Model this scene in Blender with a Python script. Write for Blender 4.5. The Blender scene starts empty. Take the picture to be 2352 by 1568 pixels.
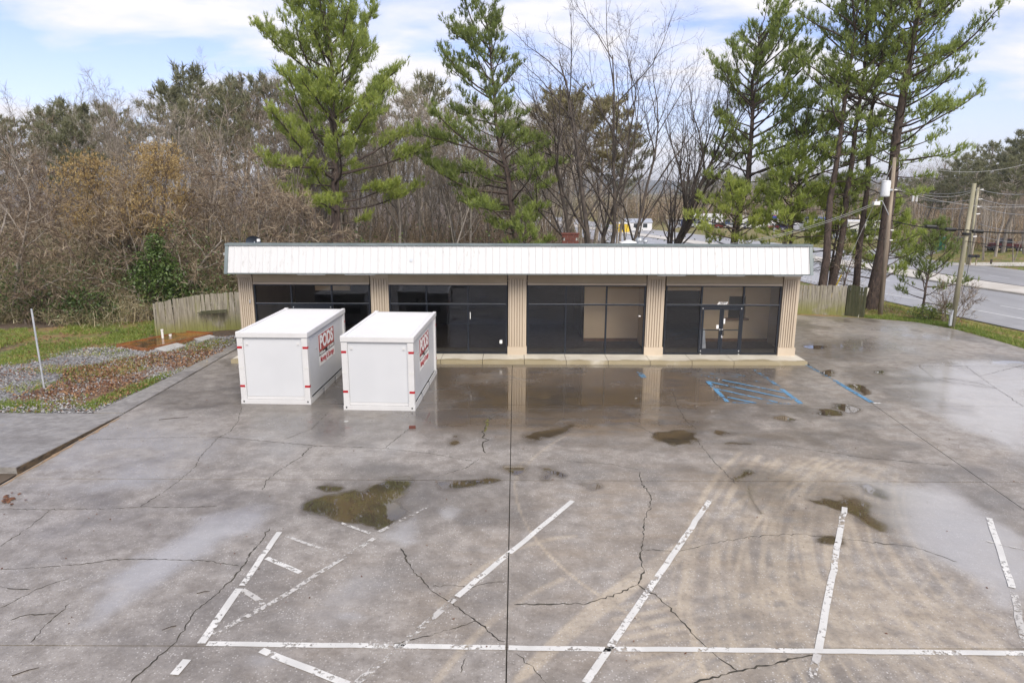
import bpy, math, random
import numpy as np
from mathutils import Vector, Matrix

sc = bpy.context.scene
R = math.radians
# ------------------------------------------------------------------ camera
H_CAM = 7.22
cam_d = bpy.data.cameras.new('camera')
cam = bpy.data.objects.new('camera', cam_d)
sc.collection.objects.link(cam)
cam_d.sensor_fit = 'HORIZONTAL'; cam_d.sensor_width = 36.0
cam_d.lens = 2059.361 / 3072 * 36.0
cam_d.clip_start = 0.1; cam_d.clip_end = 12000
PIT, ROL = R(12.371), R(0.2037)
_fw = np.array([0, math.cos(PIT), -math.sin(PIT)]); _up = np.array([0, math.sin(PIT), math.cos(PIT)]); _rt = np.array([1., 0, 0])
_r2 = math.cos(ROL) * _rt + math.sin(ROL) * _up
_u2 = -math.sin(ROL) * _rt + math.cos(ROL) * _up
cam.matrix_world = Matrix(((_r2[0], _u2[0], -_fw[0], 0), (_r2[1], _u2[1], -_fw[1], 0), (_r2[2], _u2[2], -_fw[2], H_CAM), (0, 0, 0, 1)))
sc.camera = cam
# ------------------------------------------------------------------ world, sun, exposure
SUN_EL, SUN_AZ = R(46), R(158)          # azimuth clockwise from +Y
wd = bpy.data.worlds.new('World'); sc.world = wd; wd.use_nodes = True
wt = wd.node_tree; wt.nodes.clear()
w_out = wt.nodes.new('ShaderNodeOutputWorld'); w_bg = wt.nodes.new('ShaderNodeBackground')
sky = wt.nodes.new('ShaderNodeTexSky'); sky.sky_type = 'NISHITA'; sky.sun_disc = False
sky.sun_elevation = SUN_EL; sky.sun_rotation = SUN_AZ; sky.air_density = 1.0; sky.dust_density = 0.3; sky.ozone_density = 2.0
SKY_STRENGTH = 0.10
w_bg.inputs['Strength'].default_value = SKY_STRENGTH
def wn(t, **k):
    n = wt.nodes.new(t)
    for a, b in k.items(): setattr(n, a, b)
    return n
tc = wn('ShaderNodeTexCoord'); sep = wn('ShaderNodeSeparateXYZ'); wt.links.new(tc.outputs['Generated'], sep.inputs[0])
zz = wn('ShaderNodeMath', operation='MAXIMUM'); zz.inputs[1].default_value = 0.0; wt.links.new(sep.outputs['Z'], zz.inputs[0])
za = wn('ShaderNodeMath', operation='ADD'); za.inputs[1].default_value = 0.22; wt.links.new(zz.outputs[0], za.inputs[0])
dx = wn('ShaderNodeMath', operation='DIVIDE'); wt.links.new(sep.outputs['X'], dx.inputs[0]); wt.links.new(za.outputs[0], dx.inputs[1])
dy = wn('ShaderNodeMath', operation='DIVIDE'); wt.links.new(sep.outputs['Y'], dy.inputs[0]); wt.links.new(za.outputs[0], dy.inputs[1])
cmb = wn('ShaderNodeCombineXYZ'); wt.links.new(dx.outputs[0], cmb.inputs[0]); wt.links.new(dy.outputs[0], cmb.inputs[1])
mp = wn('ShaderNodeMapping'); mp.inputs['Location'].default_value = (5.1, 1.2, 0.7); mp.inputs['Rotation'].default_value = (0, 0, R(25)); mp.inputs['Scale'].default_value = (0.7, 1.1, 1)
wt.links.new(cmb.outputs[0], mp.inputs[0])
nz = wn('ShaderNodeTexNoise'); nz.inputs['Scale'].default_value = 2.3; nz.inputs['Detail'].default_value = 9; nz.inputs['Roughness'].default_value = 0.55; nz.inputs['Distortion'].default_value = 0.25
wt.links.new(mp.outputs[0], nz.inputs['Vector'])
nzb = wn('ShaderNodeTexNoise'); nzb.inputs['Scale'].default_value = 0.45; nzb.inputs['Detail'].default_value = 3
wt.links.new(mp.outputs[0], nzb.inputs['Vector'])
ad = wn('ShaderNodeMath', operation='ADD'); wt.links.new(nz.outputs[0], ad.inputs[0]); wt.links.new(nzb.outputs[0], ad.inputs[1])
cr = wn('ShaderNodeValToRGB'); cr.color_ramp.elements[0].position = 0.44; cr.color_ramp.elements[0].color = (0, 0, 0, 1)
cr.color_ramp.elements[1].position = 0.55; cr.color_ramp.elements[1].color = (1, 1, 1, 1)
hf = wn('ShaderNodeMath', operation='MULTIPLY'); hf.inputs[1].default_value = 0.5; wt.links.new(ad.outputs[0], hf.inputs[0]); wt.links.new(hf.outputs[0], cr.inputs[0])
# thin veil everywhere, more towards the horizon
hz = wn('ShaderNodeMapRange'); hz.inputs['From Min'].default_value = 0.0; hz.inputs['From Max'].default_value = 0.22; hz.inputs['To Min'].default_value = 0.45; hz.inputs['To Max'].default_value = 0.06
wt.links.new(zz.outputs[0], hz.inputs['Value'])
mxv = wn('ShaderNodeMath', operation='MAXIMUM'); wt.links.new(hz.outputs[0], mxv.inputs[0]); wt.links.new(cr.outputs[0], mxv.inputs[1])
mx = wn('ShaderNodeMix', data_type='RGBA'); wt.links.new(mxv.outputs[0], mx.inputs[0]); 
tn = wn('ShaderNodeMix', data_type='RGBA', blend_type='MULTIPLY'); tn.inputs[0].default_value = 1.0; wt.links.new(sky.outputs[0], tn.inputs[6]); tn.inputs[7].default_value = (0.80, 0.755, 0.97, 1)
wt.links.new(tn.outputs[2], mx.inputs[6]); mx.inputs[7].default_value = (5.2, 5.1, 5.35, 1)
wt.links.new(mx.outputs[2], w_bg.inputs['Color']); wt.links.new(w_bg.outputs[0], w_out.inputs[0])

sun_d = bpy.data.lights.new('sun', 'SUN'); sun_d.energy = 2.1; sun_d.angle = R(40); sun_d.color = (1.0, 0.92, 0.80)
sun = bpy.data.objects.new('sun', sun_d); sc.collection.objects.link(sun)
sun_dir = Vector((math.sin(SUN_AZ) * math.cos(SUN_EL), math.cos(SUN_AZ) * math.cos(SUN_EL), math.sin(SUN_EL)))
sun.rotation_euler = sun_dir.to_track_quat('Z', 'Y').to_euler()
sc.view_settings.view_transform = 'Standard'; sc.view_settings.look = 'None'; sc.view_settings.gamma = 1.0
sc.view_settings.use_curve_mapping = False; sc.view_settings.exposure = 1.08
sc.render.engine = 'CYCLES'
sc.cycles.max_bounces = 8; sc.cycles.transparent_max_bounces = 12; sc.cycles.caustics_reflective = False; sc.cycles.caustics_refractive = False

# ------------------------------------------------------------------ helpers
FPX = 2059.361 / 1.30612
def _ray(x, y): return _fw + _r2 * ((x - 1176) / FPX) - _u2 * ((y - 784) / FPX)
def G(x, y, z=0.0):                       # point of the ground plane z seen at survey pixel (x, y)
    d = _ray(x, y); t = (z - H_CAM) / d[2]; return np.array([0, 0, H_CAM]) + d * t
def D(x, y, Y):                           # point at depth Y
    d = _ray(x, y); t = Y / d[1]; return np.array([0, 0, H_CAM]) + d * t

class Geo:
    def __init__(s): s.v = []; s.n = 0; s.q = []; s.t = []; s.qt = []; s.tt = []
    def add(s, v, q=None, t=None, tint=0.5):
        v = np.asarray(v, float).reshape(-1, 3)
        if q is not None and len(q):
            q = np.asarray(q, int).reshape(-1, 4); s.q.append(q + s.n); s.qt.append(np.broadcast_to(np.asarray(tint, float), (len(q),)))
        if t is not None and len(t):
            t = np.asarray(t, int).reshape(-1, 3); s.t.append(t + s.n); s.tt.append(np.broadcast_to(np.asarray(tint, float), (len(t),)))
        s.v.append(v); s.n += len(v); return s
    def box(s, a, b, tint=0.5, M=None):
        x0, y0, z0 = a; x1, y1, z1 = b
        v = np.array([(x0,y0,z0),(x1,y0,z0),(x1,y1,z0),(x0,y1,z0),(x0,y0,z1),(x1,y0,z1),(x1,y1,z1),(x0,y1,z1)], float)
        if M is not None: v = v @ np.array(M.to_3x3()).T + np.array(M.translation)
        return s.add(v, q=[(3,2,1,0),(4,5,6,7),(0,1,5,4),(1,2,6,5),(2,3,7,6),(3,0,4,7)], tint=tint)
    def hexa(s, bottom, top, tint=0.5):    # two quads (4 points each, counterclockwise from above)
        return s.add(list(bottom) + list(top), q=[(3,2,1,0),(4,5,6,7),(0,1,5,4),(1,2,6,5),(2,3,7,6),(3,0,4,7)], tint=tint)
    def quad(s, p, tint=0.5): return s.add(p, q=[(0,1,2,3)], tint=tint)
    def tube(s, pts, rad, n=6, tint=0.5, cap=True):
        pts = np.asarray(pts, float); k = len(pts); rad = np.broadcast_to(np.asarray(rad, float), (k,))
        d = np.gradient(pts, axis=0); d /= np.linalg.norm(d, axis=1)[:, None] + 1e-12
        m = d.mean(0); ref = np.array([1., 0, 0]) if abs(m[0]) < 0.6 else np.array([0, 1., 0])
        a = np.cross(d, ref); a /= np.linalg.norm(a, axis=1)[:, None] + 1e-12
        b = np.cross(d, a)
        th = np.arange(n) * 2 * np.pi / n
        v = pts[:, None] + rad[:, None, None] * (np.cos(th)[None, :, None] * a[:, None] + np.sin(th)[None, :, None] * b[:, None])
        v = v.reshape(-1, 3)
        i = np.arange(k - 1)[:, None] * n; j = np.arange(n)[None]; j2 = (j + 1) % n
        q = np.stack([i + j, i + j2, i + n + j2, i + n + j], -1).reshape(-1, 4)
        t = None
        if cap:
            c0, c1 = len(v), len(v) + 1
            v = np.vstack([v, pts[:1], pts[-1:]])
            jj = np.arange(n); t = np.concatenate([np.stack([np.full(n, c0), (jj + 1) % n, jj], -1), np.stack([np.full(n, c1), (k - 1) * n + jj, (k - 1) * n + (jj + 1) % n], -1)])
        s.add(v, q=q, tint=tint)
        if t is not None:
            s.t.append(t + s.n - len(v)); s.tt.append(np.full(len(t), tint if np.isscalar(tint) else 0.5))
        return s
    def cyl(s, c, r, h, n=16, axis='z', tint=0.5):
        c = np.array(c, float); e = {'x': (1,0,0), 'y': (0,1,0), 'z': (0,0,1)}[axis]
        return s.tube([c, c + np.array(e, float) * h], r, n, tint)
    def prism(s, poly, axis_vec, tint=0.5):  # planar polygon swept along axis_vec, capped with a fan (convex-ish)
        p = np.asarray(poly, float); n = len(p); v = np.vstack([p, p + np.asarray(axis_vec, float)])
        j = np.arange(n); q = np.stack([j, (j+1) % n, (j+1) % n + n, j + n], -1)
        t = [(0, k+1, k) for k in range(1, n-1)] + [(n, n+k, n+k+1) for k in range(1, n-1)]
        s.add(v, q=q, tint=tint); s.t.append(np.array(t) + s.n - 2*n); s.tt.append(np.full(len(t), tint)); return s
    def mesh(s, name, mat, smooth=False):
        v = np.concatenate(s.v) if s.v else np.zeros((0, 3))
        q = np.concatenate(s.q) if s.q else np.zeros((0, 4), int); t = np.concatenate(s.t) if s.t else np.zeros((0, 3), int)
        me = bpy.data.meshes.new(name); me.vertices.add(len(v)); me.vertices.foreach_set('co', v.astype(np.float32).ravel())
        nl = len(q) * 4 + len(t) * 3; me.loops.add(nl); me.polygons.add(len(q) + len(t))
        me.loops.foreach_set('vertex_index', np.concatenate([q.ravel(), t.ravel()]).astype(np.int32))
        st = np.concatenate([np.arange(len(q)) * 4, len(q) * 4 + np.arange(len(t)) * 3]).astype(np.int32)
        me.polygons.foreach_set('loop_start', st)
        me.polygons.foreach_set('use_smooth', np.full(len(q) + len(t), bool(smooth)))
        me.update(calc_edges=True)
        tint = np.concatenate([np.concatenate(s.qt) if s.qt else np.zeros(0), np.concatenate(s.tt) if s.tt else np.zeros(0)])
        at = me.attributes.new('tint', 'FLOAT', 'FACE'); at.data.foreach_set('value', tint.astype(np.float32))
        if mat: me.materials.append(mat)
        me.validate()
        return me
    def build(s, name, mat, parent=None, smooth=False):
        o = bpy.data.objects.new(name, s.mesh(name, mat, smooth)); link(o, parent); return o

def link(o, parent=None):
    sc.collection.objects.link(o)
    if parent is not None: o.parent = parent
def thing(name, label, cat, loc=(0, 0, 0), group=None, rz=0.0):
    o = bpy.data.objects.new(name, None); sc.collection.objects.link(o); o.location = tuple(loc); o.rotation_euler = (0, 0, rz)
    o.empty_display_size = 0.2; o['label'] = label; o['category'] = cat
    if group: o['group'] = group
    return o
def tag(o, label, cat, group=None):
    o['label'] = label; o['category'] = cat
    if group: o['group'] = group
    return o
def struct(o): o['kind'] = 'structure'; return o
def stuff(o): o['kind'] = 'stuff'; return o
def empty_struct(name):
    o = bpy.data.objects.new(name, None); sc.collection.objects.link(o); o['kind'] = 'structure'; return o
def copy_tree(root, loc, rz=0.0, scale=1.0, label=None, group=None, lean=(0, 0)):
    r = root.copy(); sc.collection.objects.link(r); r.location = tuple(loc); r.rotation_euler = (lean[0], lean[1], rz)
    r.scale = (scale,) * 3 if np.isscalar(scale) else tuple(scale)
    if label: r['label'] = label
    if group: r['group'] = group
    for ch in root.children:
        c = ch.copy(); sc.collection.objects.link(c); c.parent = r
        for g in ch.children:
            d = g.copy(); sc.collection.objects.link(d); d.parent = c
    return r

# ------------------------------------------------------------------ materials
class NT:
    def __init__(s, name):
        s.m = bpy.data.materials.new(name); s.m.use_nodes = True; s.t = s.m.node_tree; s.t.nodes.clear()
        s.out = s.t.nodes.new('ShaderNodeOutputMaterial')
    def n(s, typ, ins=None, **k):
        x = s.t.nodes.new(typ)
        for a, b in k.items(): setattr(x, a, b)
        for a, b in (ins or {}).items(): s.set(x, a, b)
        return x
    def set(s, x, a, b):
        i = x.inputs[a]
        if hasattr(b, 'links') or isinstance(b, bpy.types.NodeSocket): s.t.links.new(b, i)
        else: i.default_value = b
    def math(s, op, a, b=0.0, clamp=False):
        x = s.n('ShaderNodeMath', operation=op, use_clamp=clamp); s.set(x, 0, a); s.set(x, 1, b); return x.outputs[0]
    def noise(s, vec, scale, detail=5, rough=0.55, dist=0.0):
        return s.n('ShaderNodeTexNoise', {'Vector': vec, 'Scale': scale, 'Detail': detail, 'Roughness': rough, 'Distortion': dist}).outputs[0]
    def ramp(s, fac, stops):
        x = s.n('ShaderNodeValToRGB', {0: fac}); e = x.color_ramp.elements
        while len(e) > 1: e.remove(e[-1])
        e[0].position = stops[0][0]; e[0].color = (*stops[0][1], 1)
        for p, c in stops[1:]:
            k = e.new(p); k.color = (*c, 1)
        return x.outputs[0]
    def mix(s, f, a, b):
        x = s.n('ShaderNodeMix', data_type='RGBA'); s.set(x, 0, f)
        for i, c in ((6, a), (7, b)): s.set(x, i, (*c, 1) if isinstance(c, tuple) and len(c) == 3 else c)
        return x.outputs[2]
    def lerp(s, f, a, b):
        x = s.n('ShaderNodeMix', data_type='FLOAT'); s.set(x, 0, f); s.set(x, 2, a); s.set(x, 3, b); return x.outputs[0]
    def rng(s, v, a, b, c=0.0, d=1.0, smooth=True):
        x = s.n('ShaderNodeMapRange', {'Value': v, 'From Min': a, 'From Max': b, 'To Min': c, 'To Max': d}); x.interpolation_type = 'SMOOTHSTEP' if smooth else 'LINEAR'; return x.outputs[0]
    def attr(s, name): return s.n('ShaderNodeAttribute', attribute_name=name).outputs['Fac']
    def pos(s): return s.n('ShaderNodeNewGeometry').outputs['Position']
    def bump(s, h, strength=0.3, dist=0.02): return s.n('ShaderNodeBump', {'Height': h, 'Strength': strength, 'Distance': dist}).outputs[0]
    def bsdf(s, **k):
        x = s.n('ShaderNodeBsdfPrincipled')
        for a, b in k.items(): s.set(x, a.replace('_', ' '), (*b, 1) if isinstance(b, tuple) and len(b) == 3 else b)
        s.t.links.new(x.outputs[0], s.out.inputs[0]); return x

def simple(name, c1, c2=None, scale=2.0, rough=0.6, bump=0.0, detail=5, stretch=None, metallic=0.0, rnd=0.0, spec=0.5, bscale=None):
    t = NT(name); p = t.pos()
    if stretch:
        p = t.n('ShaderNodeMapping', {'Vector': p, 'Scale': stretch}).outputs[0]
    kw = {}
    if c2 is None: col = (*c1, 1)
    else:
        nn = t.noise(p, scale, detail); f = t.rng(nn, 0.3, 0.7); col = t.mix(f, c1, c2)
    if rnd:
        oi = t.n('ShaderNodeObjectInfo').outputs['Random']; k = t.rng(oi, 0, 1, 1 - rnd, 1 + rnd, False)
        x = t.n('ShaderNodeVectorMath', operation='SCALE'); t.set(x, 0, col if not isinstance(col, tuple) else col[:3]); t.set(x, 'Scale', k); col = x.outputs[0]
    if bump: kw['Normal'] = t.bump(t.noise(p, bscale or scale * 6, 4), bump)
    t.bsdf(Base_Color=col, Roughness=rough, Metallic=metallic, **kw).inputs['Specular IOR Level'].default_value = spec
    return t.m
def leafmat(name, stops, trans=0.3, rnd=0.15, rough=0.6):
    t = NT(name); f = t.attr('tint'); oi = t.n('ShaderNodeObjectInfo').outputs['Random']
    f = t.math('ADD', f, t.rng(oi, 0, 1, -rnd, rnd, False)); col = t.ramp(f, stops)
    d = t.n('ShaderNodeBsdfDiffuse', {'Color': col}); tr = t.n('ShaderNodeBsdfTranslucent', {'Color': col})
    m = t.n('ShaderNodeMixShader', {0: trans, 1: d.outputs[0], 2: tr.outputs[0]})
    gl = t.n('ShaderNodeBsdfGlossy', {'Color': (1, 1, 1, 1), 'Roughness': 0.45}); m2 = t.n('ShaderNodeMixShader', {0: 0.03, 1: m.outputs[0], 2: gl.outputs[0]})
    t.t.links.new(m2.outputs[0], t.out.inputs[0]); return t.m

M = {}
M['bark_pine'] = simple('bark_pine', (0.045, 0.033, 0.027), (0.125, 0.09, 0.073), 3.0, 0.9, 0.8, stretch=(4, 4, 1))
M['bark_wood'] = simple('bark_wood', (0.19, 0.165, 0.14), (0.36, 0.32, 0.275), 1.5, 0.9, 0.5, stretch=(3, 3, 1), rnd=0.3)
M['bark_grey'] = simple('bark_grey', (0.032, 0.026, 0.021), (0.095, 0.076, 0.062), 1.5, 0.9, 0.5, stretch=(3, 3, 1), rnd=0.2)
M['bark_brown'] = simple('bark_brown', (0.09, 0.065, 0.05), (0.20, 0.155, 0.125), 1.5, 0.9, 0.5, stretch=(3, 3, 1), rnd=0.2)
M['twig'] = leafmat('twig', [(0.0, (0.06, 0.042, 0.034)), (0.45, (0.175, 0.128, 0.085)), (0.75, (0.29, 0.22, 0.145)), (1.0, (0.38, 0.32, 0.23))], 0.05, 0.18)
M['twig_grey'] = leafmat('twig_grey', [(0.0, (0.14, 0.118, 0.092)), (0.5, (0.28, 0.24, 0.19)), (1.0, (0.44, 0.39, 0.32))], 0.05, 0.18)
M['twig_dark'] = leafmat('twig_dark', [(0.0, (0.03, 0.023, 0.019)), (0.5, (0.07, 0.052, 0.040)), (1.0, (0.13, 0.095, 0.070))], 0.05, 0.1)
M['needles'] = leafmat('needles', [(0.0, (0.070, 0.094, 0.034)), (0.4, (0.235, 0.295, 0.085)), (0.75, (0.40, 0.48, 0.11)), (1.0, (0.52, 0.57, 0.14))], 0.6, 0.08)
M['needles_dark'] = leafmat('needles_dark', [(0.0, (0.11, 0.115, 0.068)), (0.5, (0.245, 0.25, 0.135)), (1.0, (0.36, 0.34, 0.18))], 0.55, 0.12)
M['thicket'] = leafmat('thicket', [(0.0, (0.06, 0.048, 0.026)), (0.2, (0.12, 0.105, 0.05)), (0.4, (0.20, 0.145, 0.09)), (0.65, (0.33, 0.24, 0.155)), (0.9, (0.48, 0.38, 0.26)), (1.0, (0.58, 0.50, 0.38))], 0.05, 0.0)
M['needles_olive'] = leafmat('needles_olive', [(0.0, (0.13, 0.11, 0.06)), (0.5, (0.30, 0.26, 0.13)), (1.0, (0.42, 0.40, 0.17))], 0.55, 0.1)
M['thicket_olive'] = leafmat('thicket_olive', [(0.0, (0.055, 0.05, 0.024)), (0.2, (0.13, 0.125, 0.05)), (0.42, (0.215, 0.185, 0.09)), (0.65, (0.35, 0.28, 0.16)), (0.9, (0.50, 0.43, 0.28)), (1.0, (0.62, 0.56, 0.42))], 0.05, 0.0)
M['buds'] = leafmat('buds', [(0.0, (0.27, 0.18, 0.07)), (0.5, (0.44, 0.31, 0.13)), (1.0, (0.58, 0.46, 0.21))], 0.4, 0.1)
M['leaf_green'] = leafmat('leaf_green', [(0.0, (0.035, 0.060, 0.018)), (0.5, (0.095, 0.155, 0.038)), (1.0, (0.21, 0.28, 0.075))], 0.35, 0.1)
M['grass'] = leafmat('grass', [(0.0, (0.06, 0.095, 0.018)), (0.45, (0.17, 0.245, 0.04)), (0.7, (0.28, 0.33, 0.065)), (1.0, (0.44, 0.33, 0.14))], 0.35, 0.0)
M['deadleaf'] = leafmat('deadleaf', [(0.0, (0.09, 0.04, 0.022)), (0.5, (0.20, 0.095, 0.05)), (1.0, (0.36, 0.22, 0.11))], 0.1, 0.0)
M['stone'] = leafmat('stone', [(0.0, (0.12, 0.115, 0.11)), (0.5, (0.235, 0.23, 0.23)), (1.0, (0.37, 0.365, 0.365))], 0.0, 0.0)
M['white_metal'] = None

def m_white_panel():
    t = NT('white_panel'); p = t.pos()
    st = t.n('ShaderNodeMapping', {'Vector': p, 'Scale': (9, 9, 0.7)}).outputs[0]
    a = t.rng(t.noise(st, 1.2, 6, 0.6), 0.52, 0.74); b = t.rng(t.noise(p, 0.35, 2), 0.48, 0.62)
    st2 = t.n('ShaderNodeMapping', {'Vector': p, 'Scale': (14, 14, 2.2)}).outputs[0]
    sc_ = t.math('MULTIPLY', t.rng(t.noise(st2, 1.6, 5, 0.7), 0.67, 0.70), t.rng(t.n('ShaderNodeSeparateXYZ', {0: p}).outputs[0], 1.0, 5.0))
    col = t.mix(t.math('MULTIPLY', a, t.math('ADD', t.math('MULTIPLY', b, 0.5), 0.15)), (0.56, 0.565, 0.565), (0.36, 0.355, 0.34))
    col = t.mix(t.math('MULTIPLY', sc_, 0.75), col, (0.16, 0.16, 0.16))
    t.bsdf(Base_Color=col, Roughness=0.42); return t.m
M['white_panel'] = m_white_panel()
M['trim'] = simple('trim', (0.13, 0.165, 0.17), (0.19, 0.225, 0.23), 1.0, 0.4)
M['roof'] = simple('roof', (0.33, 0.35, 0.35), (0.45, 0.46, 0.45), 0.6, 0.5)
M['soffit'] = simple('soffit', (0.20, 0.21, 0.20), (0.27, 0.27, 0.25), 1.0, 0.6)
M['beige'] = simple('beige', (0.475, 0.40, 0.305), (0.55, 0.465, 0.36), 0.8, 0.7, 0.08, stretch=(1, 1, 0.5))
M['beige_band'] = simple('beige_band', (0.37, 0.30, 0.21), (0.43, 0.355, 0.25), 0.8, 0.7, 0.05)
M['dark_frame'] = simple('dark_frame', (0.012, 0.016, 0.024), None, rough=0.35)
M['steel'] = simple('steel', (0.55, 0.56, 0.57), (0.68, 0.68, 0.69), 3, 0.35, metallic=0.8)
M['white_plastic'] = simple('white_plastic', (0.76, 0.76, 0.75), (0.82, 0.82, 0.81), 1.5, 0.4)
M['tube_light'] = simple('tube_light', (0.8, 0.8, 0.76), None, rough=0.3)
M['black'] = simple('black', (0.012, 0.012, 0.014), None, rough=0.5)
M['letter_white'] = simple('letter_white', (0.82, 0.82, 0.8), None, rough=0.5)
M['letter_red'] = simple('letter_red', (0.42, 0.02, 0.035), None, rough=0.5)
M['sign_red'] = simple('sign_red', (0.36, 0.055, 0.05), (0.44, 0.085, 0.07), 2, 0.5)
M['sign_red_dark'] = simple('sign_red_dark', (0.31, 0.02, 0.035), (0.38, 0.03, 0.045), 2, 0.45)
M['tape_red'] = simple('tape_red', (0.42, 0.008, 0.018), (0.34, 0.006, 0.014), 8, 0.3)
M['tape_silver'] = simple('tape_silver', (0.60, 0.60, 0.58), None, rough=0.3)
M['pod_white'] = simple('pod_white', (0.545, 0.56, 0.58), (0.58, 0.595, 0.615), 0.7, 0.38)
M['pod_trim'] = simple('pod_trim', (0.57, 0.57, 0.57), (0.61, 0.61, 0.61), 1.5, 0.4)
M['pod_roof'] = simple('pod_roof', (0.70, 0.70, 0.70), (0.74, 0.74, 0.74), 1.0, 0.45)
M['pod_seam'] = simple('pod_seam', (0.40, 0.41, 0.41), None, rough=0.6)
M['wood_trim'] = simple('wood_trim', (0.17, 0.085, 0.035), (0.24, 0.125, 0.06), 6, 0.5)
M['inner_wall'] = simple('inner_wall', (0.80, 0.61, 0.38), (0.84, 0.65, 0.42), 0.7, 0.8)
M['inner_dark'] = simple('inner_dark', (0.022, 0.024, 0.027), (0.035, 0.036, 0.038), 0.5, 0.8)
M['carpet'] = simple('carpet', (0.09, 0.075, 0.065), (0.12, 0.1, 0.085), 5, 0.95)
M['ceiling_tile'] = simple('ceiling_tile', (0.75, 0.73, 0.68), None, rough=0.9)
M['pvc'] = simple('pvc', (0.75, 0.75, 0.73), None, rough=0.35)
M['galv'] = simple('galv', (0.42, 0.45, 0.48), (0.55, 0.57, 0.60), 5, 0.45, metallic=0.5)
M['rust'] = simple('rust', (0.16, 0.062, 0.022), (0.27, 0.11, 0.04), 4, 0.8, 0.3)
M['paver'] = simple('paver', (0.33, 0.33, 0.31), (0.44, 0.44, 0.42), 2.5, 0.8, 0.2)
M['pole_wood'] = simple('pole_wood', (0.19, 0.15, 0.115), (0.34, 0.285, 0.22), 1.0, 0.9, 0.5, stretch=(6, 6, 0.5))
M['pole_mossy'] = simple('pole_mossy', (0.22, 0.21, 0.14), (0.38, 0.35, 0.25), 1.0, 0.9, 0.5, stretch=(6, 6, 0.5))
M['wire'] = simple('wire', (0.30, 0.30, 0.30), None, rough=0.5)
M['wire_light'] = simple('wire_light', (0.38, 0.38, 0.37), None, rough=0.4)
M['cable'] = simple('cable', (0.02, 0.02, 0.02), None, rough=0.5)
M['transformer'] = simple('transformer', (0.66, 0.68, 0.70), (0.72, 0.74, 0.76), 2, 0.4)
M['yellow'] = simple('yellow', (0.65, 0.46, 0.03), None, rough=0.5)
M['green_box'] = simple('green_box', (0.012, 0.10, 0.05), (0.018, 0.13, 0.065), 2, 0.5)
M['asphalt'] = simple('asphalt', (0.25, 0.25, 0.255), (0.32, 0.32, 0.325), 0.5, 0.38, 0.0, stretch=(1, 0.1, 1))
M['median'] = simple('median', (0.46, 0.425, 0.365), (0.56, 0.53, 0.47), 0.4, 0.55, 0.1, bscale=20)
M['kerb'] = simple('kerb', (0.38, 0.35, 0.29), (0.48, 0.45, 0.39), 0.8, 0.7)
M['road_paint'] = simple('road_paint', (0.62, 0.62, 0.61), (0.74, 0.74, 0.73), 2.0, 0.5)
M['tyre'] = simple('tyre', (0.015, 0.015, 0.016), None, rough=0.8)
M['car_glass'] = simple('car_glass', (0.02, 0.025, 0.03), None, rough=0.08)
M['brick'] = simple('brick', (0.10, 0.032, 0.022), (0.15, 0.05, 0.035), 6, 0.85, 0.3)
M['clay'] = simple('clay', (0.42, 0.17, 0.075), (0.50, 0.24, 0.12), 0.5, 0.9)
M['far_white'] = simple('far_white', (0.66, 0.66, 0.66), None, rough=0.4)
M['far_blue'] = simple('far_blue', (0.03, 0.07, 0.40), None, rough=0.4)
M['stick'] = simple('stick', (0.05, 0.038, 0.03), None, rough=0.9)

def m_fence(name, moss):
    t = NT(name); p = t.pos(); z = t.n('ShaderNodeSeparateXYZ', {0: p}).outputs[2]
    oi = t.n('ShaderNodeObjectInfo').outputs['Random']
    st = t.n('ShaderNodeMapping', {'Vector': p, 'Scale': (9, 9, 0.8)}).outputs[0]
    g = t.rng(t.noise(st, 1.3, 6, 0.65), 0.3, 0.7)
    col = t.mix(g, (0.165, 0.148, 0.115), (0.37, 0.345, 0.285))
    col = t.mix(t.math('MULTIPLY', oi, 0.35), col, (0.22, 0.20, 0.155))
    ml = t.math('MULTIPLY', t.rng(z, moss + 0.1, 0.0), t.rng(t.noise(p, 1.1, 4), 0.30, 0.50))
    st2 = t.n('ShaderNodeMapping', {'Vector': p, 'Scale': (5, 5, 0.5)}).outputs[0]
    ml = t.math('MAXIMUM', ml, t.math('MULTIPLY', t.rng(t.noise(st2, 1.0, 4), 0.52, 0.72), 0.55))
    col = t.mix(t.math('MULTIPLY', ml, 0.9), col, (0.19, 0.195, 0.045))
    gx = t.rng(t.noise(st, 2.2, 5), 0.62, 0.70); col = t.mix(t.math('MULTIPLY', gx, 0.6), col, (0.06, 0.055, 0.045))
    t.bsdf(Base_Color=col, Roughness=0.85, Normal=t.bump(t.noise(st, 3, 4), 0.4)); return t.m
M['fence'] = m_fence('fence', 1.1)
M['fence_dark'] = simple('fence_dark', (0.045, 0.05, 0.022), (0.085, 0.085, 0.045), 2.0, 0.9, 0.3, stretch=(4, 4, 0.6))

def m_glass():
    t = NT('tinted_glass')
    tr = t.n('ShaderNodeBsdfTransparent', {'Color': (0.95, 0.95, 0.94, 1)})
    p = t.pos(); nb = t.bump(t.noise(p, 0.9, 2), 0.05, 0.02)
    gl = t.n('ShaderNodeBsdfGlossy', {'Color': (0.78, 0.80, 0.84, 1), 'Roughness': 0.0, 'Normal': nb})
    fr = t.n('ShaderNodeFresnel', {'IOR': 1.55}).outputs[0]
    f = t.math('MULTIPLY', fr, 1.35, True)
    m = t.n('ShaderNodeMixShader', {0: f, 1: tr.outputs[0], 2: gl.outputs[0]})
    t.t.links.new(m.outputs[0], t.out.inputs[0]); return t.m
M['glass'] = m_glass()

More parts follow.
